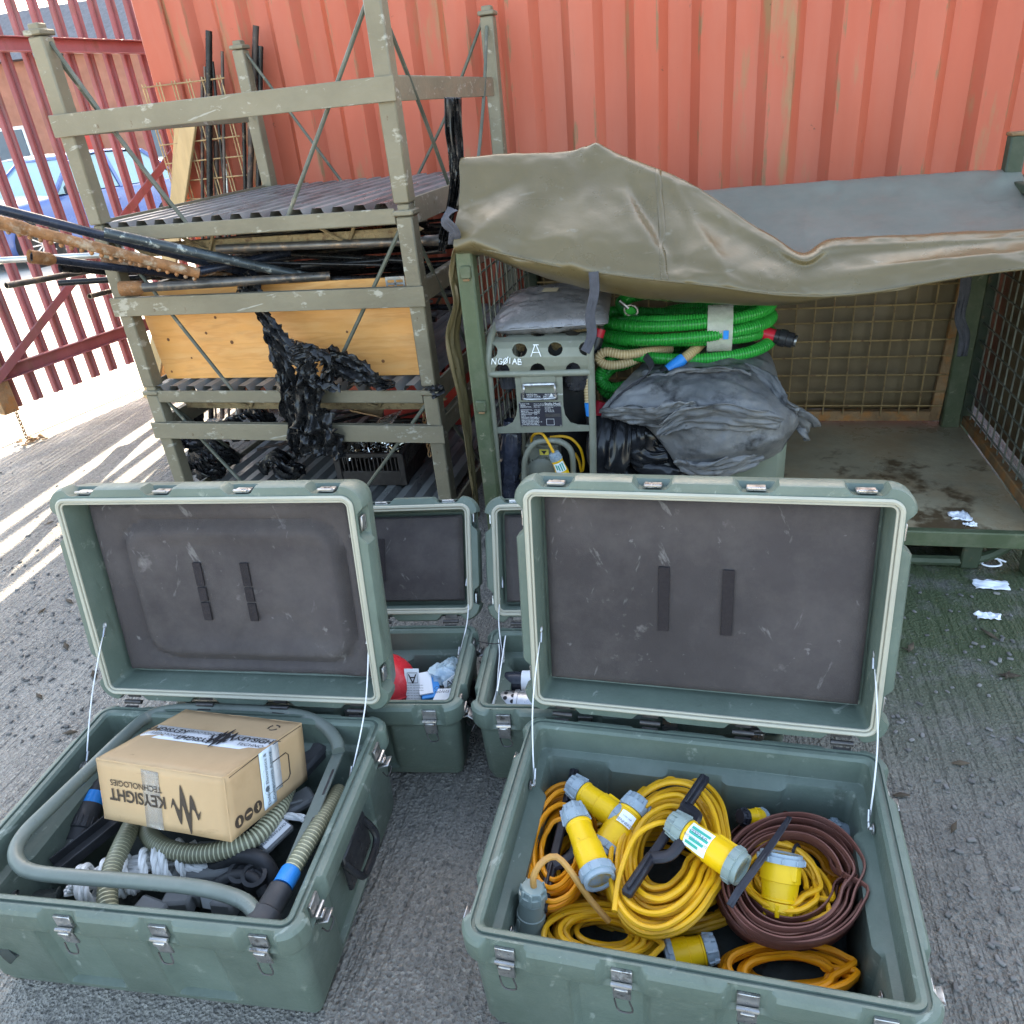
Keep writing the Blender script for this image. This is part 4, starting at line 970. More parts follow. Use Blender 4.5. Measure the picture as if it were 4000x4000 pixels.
un = thing('filter_unit', 'olive tube-framed filter unit with perforated top panel, standing in the cage', 'filter unit', (-.55, 2.6, .165))
def down(p): return V((p.x, p.y, .163))
def tubeR(pts, r, nm, mt, par, n=7, seg=10): m = MB(); m.sweep(catmull(pts, n), r, seg); return m.obj(nm, mt, par)
tubeR([down(U(1955, 2010)), U(1950, 1960), U(1937, 1760), U(1914, 1500), U(1908, 1400), U(1920, 1310, .05), U(1955, 1240, .16), U(1990, 1200, .32), U(2000, 1195, .42)], .0125, 'frame_tube', 'unit_paint', un)
tubeR([down(U(2320, 2010)), U(2318, 1900), U(2316, 1700), U(2310, 1480), U(2306, 1370), U(2312, 1300, .05), U(2330, 1240, .16), U(2345, 1205, .32), U(2350, 1200, .42)], .0125, 'frame_tube', 'unit_paint', un)
for (a, b_) in ((at(2000, 1195, y=UY + .42), 1), (at(2350, 1200, y=UY + .42), 1)):
    tubeR([a, a + V((0, .01, -.35)), down(a + V((0, .01, 0)))], .0125, 'frame_tube', 'unit_paint', un)
tubeR([U(1914, 1462, -.004), U(2110, 1459, -.004), U(2306, 1453, -.004)], .0115, 'cross_tube', 'unit_paint', un)
# perforated curved panel
PV = [(1456, .0), (1430, -.010), (1395, -.012), (1360, .0), (1335, .022), (1316, .055), (1304, .10)]
def pdy(py):
    for (a, da), (b_, db) in zip(PV, PV[1:]):
        if a >= py >= b_: t = (a - py) / (a - b_); return da + (db - da) * sm(t) if False else da + (db - da) * t
    return PV[-1][1] if py < PV[-1][0] else PV[0][1]
nu, nv = 190, 84; rows = []
for j in range(nv + 1):
    py = 1456 + (1304 - 1456) * j / nv
    f = j / nv
    rows.append([U(1914 + 8 * f + (2306 - 1914 - 8 * f) * i / nu, py + 4 - 8 * i / nu, pdy(py)) for i in range(nu + 1)])
HO = [(1915, 1372, 29, 28), (2030, 1368, 29, 27), (2169, 1364, 29, 27), (2291, 1362, 29, 27), (1962, 1448, 29, 28), (2100, 1447, 29, 28), (2239, 1444, 29, 28), (1962, 1308, 26, 11), (2102, 1304, 28, 11), (2237, 1302, 28, 11)]
m = MB(); W_ = nu + 1
for r in rows: m.v.extend(r)
for j in range(nv):
    for i in range(nu):
        q = pix((rows[j][i] + rows[j + 1][i + 1]) / 2)
        if any(((q[0] - a) / c) ** 2 + ((q[1] - b_) / d) ** 2 < 1 for (a, b_, c, d) in HO): continue
        m.face(j * W_ + i, j * W_ + i + 1, (j + 1) * W_ + i + 1, (j + 1) * W_ + i)
pn = m.obj('perforated_panel', 'unit_paint', un, sol=.003, ang=180)
# hand-painted marks on the panel
def stroke(m, pts, r=.0016): m.sweep([U(x, y, pdy(y) - .0045) for (x, y) in pts], r, 5)
m = MB()
for pts in ([(2074, 1393), (2080, 1375), (2090, 1347)], [(2082, 1347), (2104, 1347)], [(2094, 1347), (2104, 1370), (2113, 1393)], [(2080, 1377), (2109, 1376)],
            None, [(1920, 1423), (1923, 1401)], [(1923, 1401), (1936, 1423)], [(1936, 1423), (1939, 1400)],
            [(1961, 1403), (1952, 1401), (1946, 1410), (1948, 1421), (1958, 1422), (1963, 1413)], [(1963, 1413), (1955, 1413)],
            [(1976, 1399), (1968, 1404), (1967, 1415), (1973, 1421), (1981, 1415), (1982, 1404), (1976, 1399)], [(1966, 1425), (1985, 1394)], [(1992, 1398), (1991, 1420)],
            [(2002, 1423), (2011, 1401)], [(2011, 1401), (2018, 1422)], [(2005, 1414), (2016, 1413)],
            [(2024, 1402), (2024, 1424)], [(2024, 1402), (2034, 1404), (2033, 1411), (2024, 1413)], [(2025, 1413), (2038, 1415), (2037, 1423), (2024, 1424)], None):
    if pts is None: m.obj('hand_lettering', 'chalk', pn); m = MB(); continue
    stroke(m, pts, .0017 if pts[0][0] > 2050 else .0019)

# plate panel
m = MB(); poly = [(2012, 1472), (2197, 1468), (2201, 1585), (2208, 1620), (2228, 1648), (2258, 1658), (2308, 1660), (2308, 1682), (1926, 1692), (1924, 1670), (1975, 1664), (2004, 1648), (2018, 1618), (2022, 1585)]
o0 = U(2100, 1580); ex_, ez_ = V((1, 0, 0)), V((0, 0, 1))
pp = [((U(a, b_) - o0).x, (U(a, b_) - o0).z) for (a, b_) in poly]
m.prism(pp, o0, ex_, ez_, .004); fp = m.obj('face_plate', 'unit_paint', un, smooth=False, fix=True)
def plate(x0, y0, x1, y1, dy, nm, mt, par):
    a, b_ = U(x0, y1, dy), U(x1, y0, dy); m = MB(); m.box((a + b_) / 2, (b_.x - a.x, .0015, b_.z - a.z), b=.0005); return m.obj(nm, mt, par), a, b_
pl1, a, b_ = plate(2036, 1535, 2176, 1563, -.007, 'data_plate', 'plate_black', fp)
m = MB(); yy = U(0, 0).y - .0085
def tx(s, fx, fz, size, al='LEFT', a_=None, b2=None): text(m, s, V((a_.x + (b2.x - a_.x) * fx, yy, a_.z + (b2.z - a_.z) * fz)), (1, 0, 0), (0, 0, 1), size, al)
for i, s in enumerate(('NATO No.          4610-99-909-7849', 'ASSET CODE:   JR8716-3021', 'ITEM No.            NG-01 AB')): tx(s, .16, .8 - .3 * i, .0085, a_=a, b2=b_)
m.prism([(-.003, -.01), (.003, -.01), (.003, 0), (.009, -.003), (0, .012), (-.009, -.003), (-.003, 0)], (b_.x - .02, yy, (a.z + b_.z) / 2), (1, 0, 0), (0, 0, 1), .0003)
m.obj('lettering', 'ink_white', pl1, smooth=False)
pl2, a, b_ = plate(2034, 1570, 2190, 1664, -.007, 'data_plate', 'plate_black', fp); m = MB()
tx('Stella-Meta', .62, .93, .0125, a_=a, b2=b_)
for i, s in enumerate(('PLANT TYPE', 'MODEL', 'DESIGNATION', '', 'CONTRACT No.', 'SERIAL No.', 'YEAR OF MANUFACTURE', 'DESIGN CODE', 'CLASS', 'MAX INLET PRESSURE', 'CONTRACTORS P. No.', 'MAX FLOW RATE', 'DESIGN TEMPERATURE', 'TEST PRESSURE (Bar)', 'CHARGED WEIGHT (Kg)')): tx(s, .04, .93 - .062 * i, .0058, a_=a, b2=b_)
for i, s in enumerate(('Water Purification and', 'Desalination Unit', 'Filter Unit', '', 'WTS 2771', 'SP 79499', '2004', 'E-03', '', '40bar G', '973456', '130 l/m', '5 Deg to 45', 'Bar G', '70')): tx(s, .36, .93 - .062 * i, .0052, a_=a, b2=b_)
for i, s in enumerate(('ENGINEERING SOLUTIONS', 'Laverstoke Mill', 'Hampshire', 'Tel +44 (0)1256', 'Fax +44 (0)1256')): tx(s, .62, .85 - .06 * i, .0048, a_=a, b2=b_)
for (x0, z0, x1, z1) in ((.635, .05, .82, .055), (.635, .30, .82, .305), (.635, .05, .64, .305), (.815, .05, .82, .305)):
    m.box(V((a.x + (b_.x - a.x) * (x0 + x1) / 2, yy, a.z + (b_.z - a.z) * (z0 + z1) / 2)), (max(.001, (b_.x - a.x) * (x1 - x0)), .0006, max(.001, (b_.z - a.z) * (z1 - z0))), b=.0001)
m.obj('lettering', 'ink_white', pl2, smooth=False)
m = MB(); c = V((a.x + (b_.x - a.x) * .8, yy, a.z + (b_.z - a.z) * .46)); m.box(c, ((b_.x - a.x) * .36, .0008, .012), b=.0001); m.obj('serial_strip', 'dark_metal', pl2)
for (fx, fz) in ((.02, .98), (.98, .98), (.03, .02), (.97, .02)):
    m = MB(); m.lathe([(0, .004), (.002, .003)], V((a.x + (b_.x - a.x) * fx, yy + .001, a.z + (b_.z - a.z) * fz)), (0, -1, 0), 8); m.obj('screw', 'latch', pl2)
m = MB(); m.box((U(2040, 1500, -.008) + U(2168, 1497, -.008)) / 2 + V((0, 0, .008)), (.12, .006, .045), b=.002); hb = m.obj('handle_bracket', 'unit_paint', fp)
tubeR([U(2044, 1504, -.02), U(2046, 1520, -.03), U(2044, 1548, -.03), U(2058, 1560, -.03), U(2160, 1556, -.03), U(2172, 1542, -.03), U(2168, 1515, -.03), U(2166, 1500, -.02)], .0045, 'handle', 'latch', hb, seg=8)
tubeR([U(2044, 1504, -.02), U(2105, 1502, -.02), U(2166, 1500, -.02)], .006, 'handle_pin', 'latch', hb, seg=8)
# filter bowls
for (px, r) in ((1982, .035), (2250, .042)):
    c = U(px, 1430, .085); m = MB(); m.lathe([(0, r), (.09, r * .98), (.105, r * .9), (.112, r * .5), (.125, r * .15)], c + V((0, 0, .03)), (0, 0, -1), 20)
    for k in range(10):
        w = k * .628; m.bar(c + V((math.cos(w) * r, math.sin(w) * r, -.06)), c + V((math.cos(w) * r * .97, math.sin(w) * r * .97, -.01)), .004, .004)
    m.obj('filter_bowl', 'smoky', un)
# black drum added to darken the unit's inside, then back structure
m = MB(); m.lathe([(0, .10), (.02, .13), (.55, .13), (.60, .11), (.615, .04)], (-.53, 2.68, .20), (0, 0, 1), 24); m.obj('shade_drum', 'unit_dark', un)
m = MB(); m.box((-.53, 2.63, .185), (.36, .36, .03)); m.obj('base_tray', 'unit_paint', un)
m = MB(); m.sweep(catmull([U(1985, 1270, .20), U(2080, 1285, .17), U(2180, 1285, .17), U(2290, 1270, .2)], 5), .022, 8); m.obj('manifold', 'fork_paint', un)
for (px, py) in ((2105, 1290), (2262, 1275), (2035, 1360), (2170, 1355)):
    m = MB(); m.lathe([(0, .016), (.02, .016), (.022, .024), (.04, .024)], U(px, py, .13), (.2, -.3, .5), 10); m.obj('valve', 'fork_paint', un)
# terminal box, pump, hoop
c = U(2130, 1768, .10); m = MB(); m.box(c, (.115, .08, .085), b=.006); tb = m.obj('terminal_box', 'unit_paint', un)
m = MB(); m.box(c + V((0, -.006, .047)), (.122, .09, .012), b=.004); m.obj('box_lid', 'unit_paint', tb)
mat('warn_yellow', (.75, .60, .10), .5, var=.05, rnd_=0)
m = MB(); m.box(c + V((.005, -.0415, .02)), (.034, .0015, .022), b=.0005); wl_ = m.obj('warning_label', 'warn_yellow', tb)
m = MB(); m.prism([(-.011, .006), (.011, .006), (0, -.009)], c + V((.005, -.0432, .021)), (1, 0, 0), (0, 0, 1), .0004); m.obj('warning_triangle', 'plate_black', wl_)
m = MB(); m.lathe([(0, .045), (.01, .06), (.10, .06), (.105, .052), (.16, .052), (.17, .03)], (c.x - .005, c.y - .06, .30), (0, 1, 0), 22)
for k in range(14):
    w = k * .449; m.box((c.x - .005 + .061 * math.cos(w), c.y + .0, .30 + .061 * math.sin(w)), (.008, .1, .008), Matrix.Rotation(-w, 3, 'Y'), .001)
m.obj('pump_motor', 'unit_paint', un)
m = MB(); m.box((c.x, c.y + .02, .215), (.13, .14, .06)); m.obj('pump_base', 'unit_dark', un)
tubeR([down(U(2052, 1960, .02)), U(2048, 1880, .02), U(2052, 1790, .02), U(2085, 1735, .02), U(2130, 1722, .02), U(2190, 1726, .02), U(2232, 1765, .02), U(2240, 1860, .02), down(U(2240, 1960, .02))], .0105, 'hoop_tube', 'unit_paint', un)
# black bagged hose standing at the left of the unit
m = MB(); rows = []
for i in range(30):
    f = i / 29; p_ = U(1985, 1962, .05).lerp(U(1995, 1700, .05), f) if f < .85 else U(1995, 1700, .05).lerp(U(1990, 1640, .06), (f - .85) / .15)
    k = .042 * (1 - .5 * max(0, f - .8) / .2)
    rows.append([p_ + V((math.cos(a) * k, math.sin(a) * k, 0)) * (1 + .25 * nz((math.cos(a) * 2, math.sin(a) * 2, f * 6), 1.5)) for a in [2 * math.pi * j / 28 for j in range(28)]])
mat('navy_plastic', (.018, .020, .030), .2, var=.3, vs=8, dust=(.10, .11, .14), damt=.4)
m.grid(rows, closed_u=True); tag(m.obj('bagged_bundle', 'navy_plastic'), 'dark blue-black plastic wrapped bundle standing left inside the filter unit', 'bag')
# ---- connectors
def connector(nm, label, p, q, L=.15, r=.026, cat='plug', grp='yellow industrial plugs', cols=('plug_grey', 'plug_yellow', 'plug_grey'), cap=True, labelled=None, pins=False):
    """cable gland end p -> mating end q"""
    p, q = V(p), V(q); d = (q - p); L = d.length; d.normalize(); t = thing(nm, label, cat, p, 0, grp)
    g = .24 * L; m = MB(); m.lathe([(0, r * .35), (0, r * .72), (.02 * L, r * .80), (g * .45, r * .82), (g * .47, r * .98), (g, r * .98)], p, d, 18)
    a = d.orthogonal().normalized(); b_ = d.cross(a)
    for k in range(8):
        w = k * math.pi / 4; m.bar(p + d * (g * .05) + (a * math.cos(w) + b_ * math.sin(w)) * r * .82, p + d * (g * .95) + (a * math.cos(w) + b_ * math.sin(w)) * r * .98, r * .26, r * .14)
    m.obj('gland_nut', cols[0], t)
    m = MB(); m.lathe([(g, r * .86), (g + .02 * L, r * .96), (g + .05 * L, r * .96), (g + .06 * L, r * .90), (.55 * L, r * .98), (.56 * L, r * 1.05), (.86 * L, r * 1.06)], p, d, 22); m.bar(p + d * .6 * L + a * r * 1.05, p + d * .85 * L + a * r * 1.05, r * .3, r * .14); bd_ = m.obj('body', cols[1], t)
    m = MB(); m.lathe([(.84 * L, r * 1.10), (.845 * L, r * 1.24), (.94 * L, r * 1.24), (.945 * L, r * 1.12), (L, r * 1.1), (L, r * .9), (.97 * L, r * .88)], p, d, 24)
    for k in range(10):
        w = k * math.pi / 5; m.bar(p + d * (.85 * L) + (a * math.cos(w) + b_ * math.sin(w)) * r * 1.24, p + d * (.935 * L) + (a * math.cos(w) + b_ * math.sin(w)) * r * 1.24, r * .12, r * .1)
    rg = m.obj('lock_ring', cols[2], t)
    m = MB(); m.lathe([(.965 * L, r * .89), (.97 * L, r * .89)], p, d, 18); m.obj('contact_face', cols[1], rg)
    if labelled == 'x':
        vd = (CP - p).normalized(); vd = (vd - d * vd.dot(d)).normalized(); sd_ = d.cross(vd)
        m = MB(); m.grid([[p + d * (L * s_) + (vd * math.cos(w) + sd_ * math.sin(w)) * r * 1.06 for s_ in (.34, .44, .53)] for w in (-.5, -.25, 0, .25, .5)]); lb = m.obj('maker_label', 'label_white', bd_)
        m = MB(); text(m, 'MENNEKES', p + d * L * .5 + vd * r * 1.08, -sd_, -d, .008); text(m, '110V 16A', p + d * L * .42 + vd * r * 1.08, -sd_, -d, .005); m.obj('lettering', 'label_print', lb, smooth=False)
    elif labelled:
        vd = (CP - p).normalized(); vd = (vd - d * vd.dot(d)).normalized(); sd_ = d.cross(vd)
        rows_ = []
        for k in range(9):
            w = (k - 4) / 4 * .9; rows_.append([p + d * (L * s_) + (vd * math.cos(w) + sd_ * math.sin(w)) * r * (1.02 if s_ < .5 else 1.075) for s_ in (.30, .40, .50, .60)])
        m = MB(); m.grid(rows_); lb = m.obj('test_label', 'label_white', bd_)
        m = MB()
        for (w0, s0, s1) in ((-.5, .33, .58), (-.15, .33, .58), (.2, .36, .55), (.5, .33, .50)):
            m.grid([[p + d * (L * s_) + (vd * math.cos(w) + sd_ * math.sin(w)) * r * 1.09 for s_ in (s0, (s0 + s1) / 2, s1)] for w in (w0 - .09, w0, w0 + .09)])
        m.obj('label_stripes', 'label_green', lb)
    return t
connector('pump_plug', 'grey and yellow plug with green-striped label inside the filter unit', U(2163, 1768, -.0), U(2212, 1880, .0), r=.022, labelled=True)
def cable(nm, label, pts, r, mt, cat='cable', grp=None, par=None, step=.012, seg=8):
    m = MB(); m.sweep(resample(catmull(pts, 8), step), r, seg)
    o = m.obj(nm, mt, par)
    return o if par else tag(o, label, cat, grp)
cable('pump_cable', 'thin yellow cable looping into the plug inside the filter unit', [U(2078, 1735, .08), U(2076, 1712, .06), U(2092, 1694, .03), U(2118, 1694, .02), U(2140, 1725, .01), U(2163, 1768)], .005, 'cable_yellow')
cable('motor_cable', 'thin yellow cable curving down the right inside of the filter unit', [U(2150, 1708, .06), U(2190, 1704, .05), U(2232, 1714, .05), U(2268, 1755, .05), U(2280, 1810, .05), U(2272, 1845, .05), U(2262, 1800, .07), U(2245, 1770, .08)], .005, 'cable_yellow')
# grey foil pack on top
m = MB(); c = at(2165, 1203, y=2.66); rows = []; NN = 48
for side in (1, -1):
    rows = []
    for j in range(NN + 1):
        v = j / NN * 2 - 1; row = []
        for i in range(NN + 1):
            u = i / NN * 2 - 1
            e = (max(0, 1 - abs(u) ** 3.2) * max(0, 1 - abs(v) ** 2.6)) ** .55
            h = .052 * e * side; h += (.010 * nz((u * 3, v * 3, side)) + .008 * (1 - abs(nz((u * 5 + 3, v * 4, 2 * side), 1.4)) * 2) * (1 - e * .6)) * (e if side > 0 else 1) * .8
            row.append(c + V((.198 * u * (1 - .05 * v), .16 * v, h + .045 * v * .6 + .008 * u)))
        rows.append(row)
    m.grid(rows)
gp = thing('grey_pack', 'grey foil-like plastic pack lying on top of the filter unit', 'bag', c - V((0, 0, .06)))
m.obj('bag', 'pack', gp, ang=180)
m = MB(); cc = at(2150, 1142, y=2.66); cc = V((c.x - .012, c.y + .015, c.z + .061)); m.box(cc, (.055, .036, .001), Matrix.Rotation(-.1, 3, 'Z') @ Matrix.Rotation(.12, 3, 'X'), .0003)
mat('label_tan', (.50, .41, .27), .6, var=.15, vs=40); m.obj('paper_label', 'label_tan', gp)
# ---------------- hoses
mat('hose_green', (.005, .21, .028), .32, var=.08, vs=10, rnd_=0)
mat('hose_green_rib', (.02, .34, .05), .3, var=.08, vs=10, rnd_=0)
mat('hose_tan', (.42, .29, .14), .45, var=.08, vs=10, rnd_=0)
mat('hose_tan_rib', (.58, .46, .27), .45, var=.08, vs=10, rnd_=0)
mat('hose_cream', (.56, .54, .36), .45, var=.06, vs=10, rnd_=0)
mat('hose_smoke', (.20, .195, .125), .4, var=.10, vs=10, rnd_=0)
mat('band_blue', (.01, .22, .62), .4, var=.05); mat('band_red', (.55, .02, .04), .4, var=.08)
mat('coupling_black', (.02, .02, .022), .35, var=.3, vs=20); mat('coupling_brown', (.26, .17, .11), .5, var=.2, vs=20)
mat('wrap_clear', (.62, .60, .52), .25, var=.2, vs=20, alpha=.65, bump=.6, bs=40, rnd_=0)
def hose(nm, pts, r, mts, par, pitch=.0095, seg=12, lab=None):
    P = resample(catmull(pts, 10), pitch / 3); m = MB()
    m.sweep(P, r, seg, rf=lambda i, n: (1.0, 1.09, .95)[i % 3], mf=lambda i: 1 if i % 3 == 0 else 0)
    return m.obj(nm, mts, par, ang=70)
GH = ['hose_green', 'hose_green_rib']; TH = ['hose_tan', 'hose_tan_rib']; CH = ['hose_smoke', 'hose_cream']
gh = thing('green_hose', 'bright green ribbed hose coiled on the rubber bundle in the cage', 'hose', at(2680, 1390, y=2.85))
hc = at(2672, 1275, y=2.90)
pts = []
for k in range(46):
    w = k / 46 * 2 * math.pi * 5.4; lay = k / 46 * 5.4
    R = (.30, .275, .31, .25, .285, .22)[int(lay) % 6] + .01 * math.sin(k * 1.3); z = -.05 + .024 * lay + (.03, -.02, .015, .035, -.01, .03)[int(lay) % 6] * math.cos(w + 1.2 * int(lay))
    pts.append(hc + V((R * 1.03 * math.cos(w + 2), R * .66 * math.sin(w + 2), z)))
hose('hose', pts, .0205, GH, gh)
pts = []
for k in range(22):
    w = k / 22 * 2 * math.pi * 2.2 + 1
    pts.append(at(2505, 1440, y=2.82) + V((.165 * math.cos(w) * (1 + .03 * k / 22), .14 * math.sin(w), .115 * math.cos(w) * 1.0 - .02 * k / 4 + .05)))
pts = [at(2700, 1330, y=2.95), at(2600, 1340, y=2.88), at(2460, 1370, y=2.80), at(2370, 1420, y=2.74), at(2345, 1480, y=2.74), at(2395, 1515, y=2.74), at(2500, 1490, y=2.74), at(2620, 1440, y=2.76), at(2720, 1385, y=2.80)]
hose('hose', pts, .0205, GH, gh)
hose('hose', [p + V((0, .035, -.042)) for p in pts], .0205, GH, gh)
hose('hose', [at(2660, 1345, y=2.98), at(2540, 1330, y=2.92), at(2440, 1340, y=2.86), at(2375, 1380, y=2.82), at(2400, 1430, y=2.82), at(2470, 1410, y=2.82), at(2560, 1340, y=2.84)], .0205, GH, gh)
c = hc + V((.29, -.02, .0)); d = V((.25, -.05, -.06)).normalized(); e0 = at(2978, 1300, y=2.86)
m = MB(); m.lathe([(0, .023), (.045, .024)], e0, d, 16); m.obj('red_band', 'band_red', gh)
m = MB(); m.lathe([(.045, .027), (.06, .027), (.062, .031), (.085, .031), (.088, .027), (.11, .027), (.112, .02), (.12, .02)], e0, d, 16); cp = m.obj('coupling', 'coupling_black', gh)
m = MB(); m.lathe([(.115, .022), (.122, .022), (.122, .016)], e0, d, 16); m.obj('coupling_ring', 'latch', cp)
e0 = at(2352, 1570, y=2.66); d = V((-.3, -.2, -.9)).normalized(); m = MB(); m.lathe([(0, .021), (.05, .021)], e0, d, 14); m.obj('red_band', 'band_red', gh)
e0 = at(2345, 1285, y=2.78); d = V((-.3, -.3, -.9)).normalized(); m = MB(); m.lathe([(0, .021), (.03, .021)], e0, d, 14); m.obj('red_band', 'band_red', gh)
m = MB(); m.lathe([(.03, .024), (.07, .026), (.11, .026), (.13, .018)], e0, d, 14); m.obj('coupling', 'coupling_black', gh)
# clear tape round the coil, steel pin
m = MB(); tc_ = at(2812, 1305, y=2.70); rows = []
for i in range(9):
    f = i / 8 - .5
    rows.append([tc_ + V((f * .085 + .008 * nz((j, i, 3)), .085 * math.cos(a), .082 * math.sin(a))) * 1 + V((0, .075, 0)) for j, a in enumerate([2 * math.pi * k / 20 for k in range(20)])])
m.grid(rows, closed_u=True); tw = m.obj('tape_wrap', 'wrap_clear', gh)
m = MB(); m.box(tc_ + V((.02, -.013, .0)), (.018, .001, .03), b=.0003); m.obj('tape_label', 'band_blue', tw)
m = MB(); m.cyl(at(2420, 1175, y=2.80), at(2455, 1205, y=2.80), .006, 8); link(m, at(2465, 1213, y=2.80), (1, 0, -.3), (0, 1, 0), .05, .04, .004); m.obj('clip_pin', 'latch', gh)
th_ = thing('tan_hose', 'tan ribbed hose with blue band looped below the green coil', 'hose', at(2500, 1440, y=2.7))
hose('hose', [at(2620, 1362, y=2.80), at(2540, 1372, y=2.74), at(2440, 1385, y=2.70), at(2365, 1375, y=2.70), at(2338, 1400, y=2.70), at(2370, 1425, y=2.70), at(2440, 1420, y=2.72), at(2520, 1385, y=2.78), at(2590, 1345, y=2.84)], .0165, TH, th_)
hose('hose', [at(2740, 1340, y=2.80), at(2710, 1370, y=2.72), at(2665, 1405, y=2.67)], .0175, TH, th_)
a, b_ = at(2672, 1398, y=2.67), at(2590, 1462, y=2.645); m = MB(); m.lathe([(0, .019), (.008, .021), ((b_ - a).length * .75, .021)], a, b_ - a, 16); m.obj('blue_band', 'band_blue', th_)
d = (b_ - a).normalized(); m = MB(); m.lathe([(0, .021), (.01, .026), (.035, .027), (.038, .02)], b_ + (a - b_) * .25, d, 16); cp = m.obj('coupling', 'coupling_black', th_)
m = MB(); m.lathe([(.036, .024), (.05, .028), (.075, .028), (.078, .018)], b_ + (a - b_) * .25, d, 8); m.obj('coupling_nut', 'coupling_brown', cp)
m = MB(); m.grid(ribbon([b_ + d * .07, b_ + d * .10 + V((-.01, -.01, -.01)), b_ + d * .13 + V((-.03, -.02, -.02))], [.012], (1, 0, 1), .01)); m.obj('tie', 'black_plastic', cp, sol=.002)
dh = thing('drain_hose', 'cream ribbed hose with blue end hanging beside the filter unit', 'hose', U(2296, 1640, .06))
hose('hose', [U(2290, 1480, .08), U(2294, 1530, .07), U(2297, 1572, .06)], .0115, TH, dh)
a, b_ = U(2297, 1572, .06), U(2303, 1622, .06); m = MB(); m.lathe([(0, .013), ((b_ - a).length, .013)], a, b_ - a, 14); m.obj('blue_band', 'band_blue', dh)
m = MB(); m.lathe([(0, .015), (.03, .014), (.04, .008)], b_, b_ - a, 12); m.obj('coupling', 'coupling_black', dh)
# webbing strap over the hoses onto the bundle
m = MB(); m.grid(ribbon([at(2520, 1390, y=2.70), at(2545, 1432, y=2.62), at(2520, 1470, y=2.57), at(2460, 1515, y=2.53), at(2390, 1575, y=2.50), at(2350, 1630, y=2.48)], [.028], (.6, 0, .8), .002)); tag(m.obj('cargo_strap', 'webbing', sol=.002), 'grey webbing strap over hoses and rubber bundle', 'strap')
# ---------------- rubber sheet bundle
mat('rubber_dusty', (.135, .136, .138), .5, var=.4, vs=4, wear=(.022, .022, .024), wamt=.30, ws=9, wsoft=.08, dust=(.30, .28, .25), damt=.6, bump=.4, bs=9, bd=.02, rnd_=0)
mat('rubber_black', (.010, .0105, .012), .22, var=.4, vs=5, dust=(.06, .062, .07), damt=.5, rv=.08, rnd_=.1)
bu = thing('rubber_bundle', 'folded dusty black rubber sheet heaped in the cage under the hoses', 'rubber sheet', at(2700, 1930, y=2.6))
G = [
    [(2560, 1370, 3.00), (2700, 1345, 3.05), (2850, 1330, 3.05), (2950, 1335, 3.02), (3000, 1380, 2.95), (3020, 1420, 2.95)],
    [(2480, 1450, 2.72), (2640, 1420, 2.72), (2800, 1400, 2.75), (2940, 1400, 2.78), (3020, 1440, 2.80), (3035, 1480, 2.85)],
    [(2400, 1540, 2.55), (2560, 1500, 2.55), (2740, 1480, 2.56), (2920, 1485, 2.58), (3040, 1530, 2.64), (3060, 1560, 2.72)],
    [(2345, 1605, 2.50), (2540, 1590, 2.46), (2740, 1560, 2.44), (2930, 1565, 2.46), (3075, 1590, 2.52), (3150, 1610, 2.62)],
    [(2360, 1615, 2.52), (2560, 1640, 2.44), (2740, 1650, 2.41), (2930, 1650, 2.42), (3060, 1660, 2.46), (3120, 1660, 2.56)],
    [(2480, 1625, 2.54), (2600, 1720, 2.45), (2760, 1740, 2.40), (2920, 1740, 2.42), (3050, 1735, 2.47), (3075, 1720, 2.58)],
    [(2550, 1680, 2.56), (2640, 1790, 2.46), (2770, 1810, 2.43), (2900, 1805, 2.46), (3020, 1790, 2.52), (3040, 1780, 2.62)],
    [(2640, 1780, 2.56), (2670, 1860, 2.50), (2780, 1880, 2.48), (2860, 1840, 2.50), (2960, 1815, 2.56), (2990, 1800, 2.66)],
    [(2690, 1870, 2.54), (2705, 1915, 2.52), (2740, 1915, 2.51), (2820, 1865, 2.53), (2900, 1830, 2.60), (2940, 1815, 2.70)],
]
gr = [catmull([at(a, b_, y=c) for (a, b_, c) in row], 14) for row in G]
rr = [catmull([r[i] for r in gr], 12) for i in range(len(gr[0]))]
random.seed(5); BC = []
allp = [p for r in rr for p in r]
for k in range(26):
    a_ = random.choice(allp); q_ = random.choice(allp); BC.append((a_.copy(), a_.lerp(q_, rnd(.5, 1.2)), rnd(.008, .020), rnd(.014, .034) * random.choice((1, -1))))
for i, r in enumerate(rr):
    for j, P in enumerate(r):
        cz = 0
        for (A_, B_, w_, d_) in BC:
            ab = B_ - A_; t = max(0, min(1, (P - A_).dot(ab) / max(1e-6, ab.dot(ab)))); cz += d_ * math.exp(-(P - (A_ + ab * t)).length / w_) * math.sin(math.pi * min(1, t + .15))
        P = P + V((0, -.6, .6)) * cz
        rid = 1 - abs(nz(P, 7)) * 2
        r[j] = P + V((0, -.7, .5)) * (.022 * nz(P, 4.5) + .012 * max(0, rid) ** 3 + .006 * nz(P, 15) + .008 * max(0, 1 - abs(nz(P, 19)) * 3))
m = MB(); m.grid(rr); m.obj('dusty_sheet', 'rubber_dusty', bu, sol=.004, ang=180)
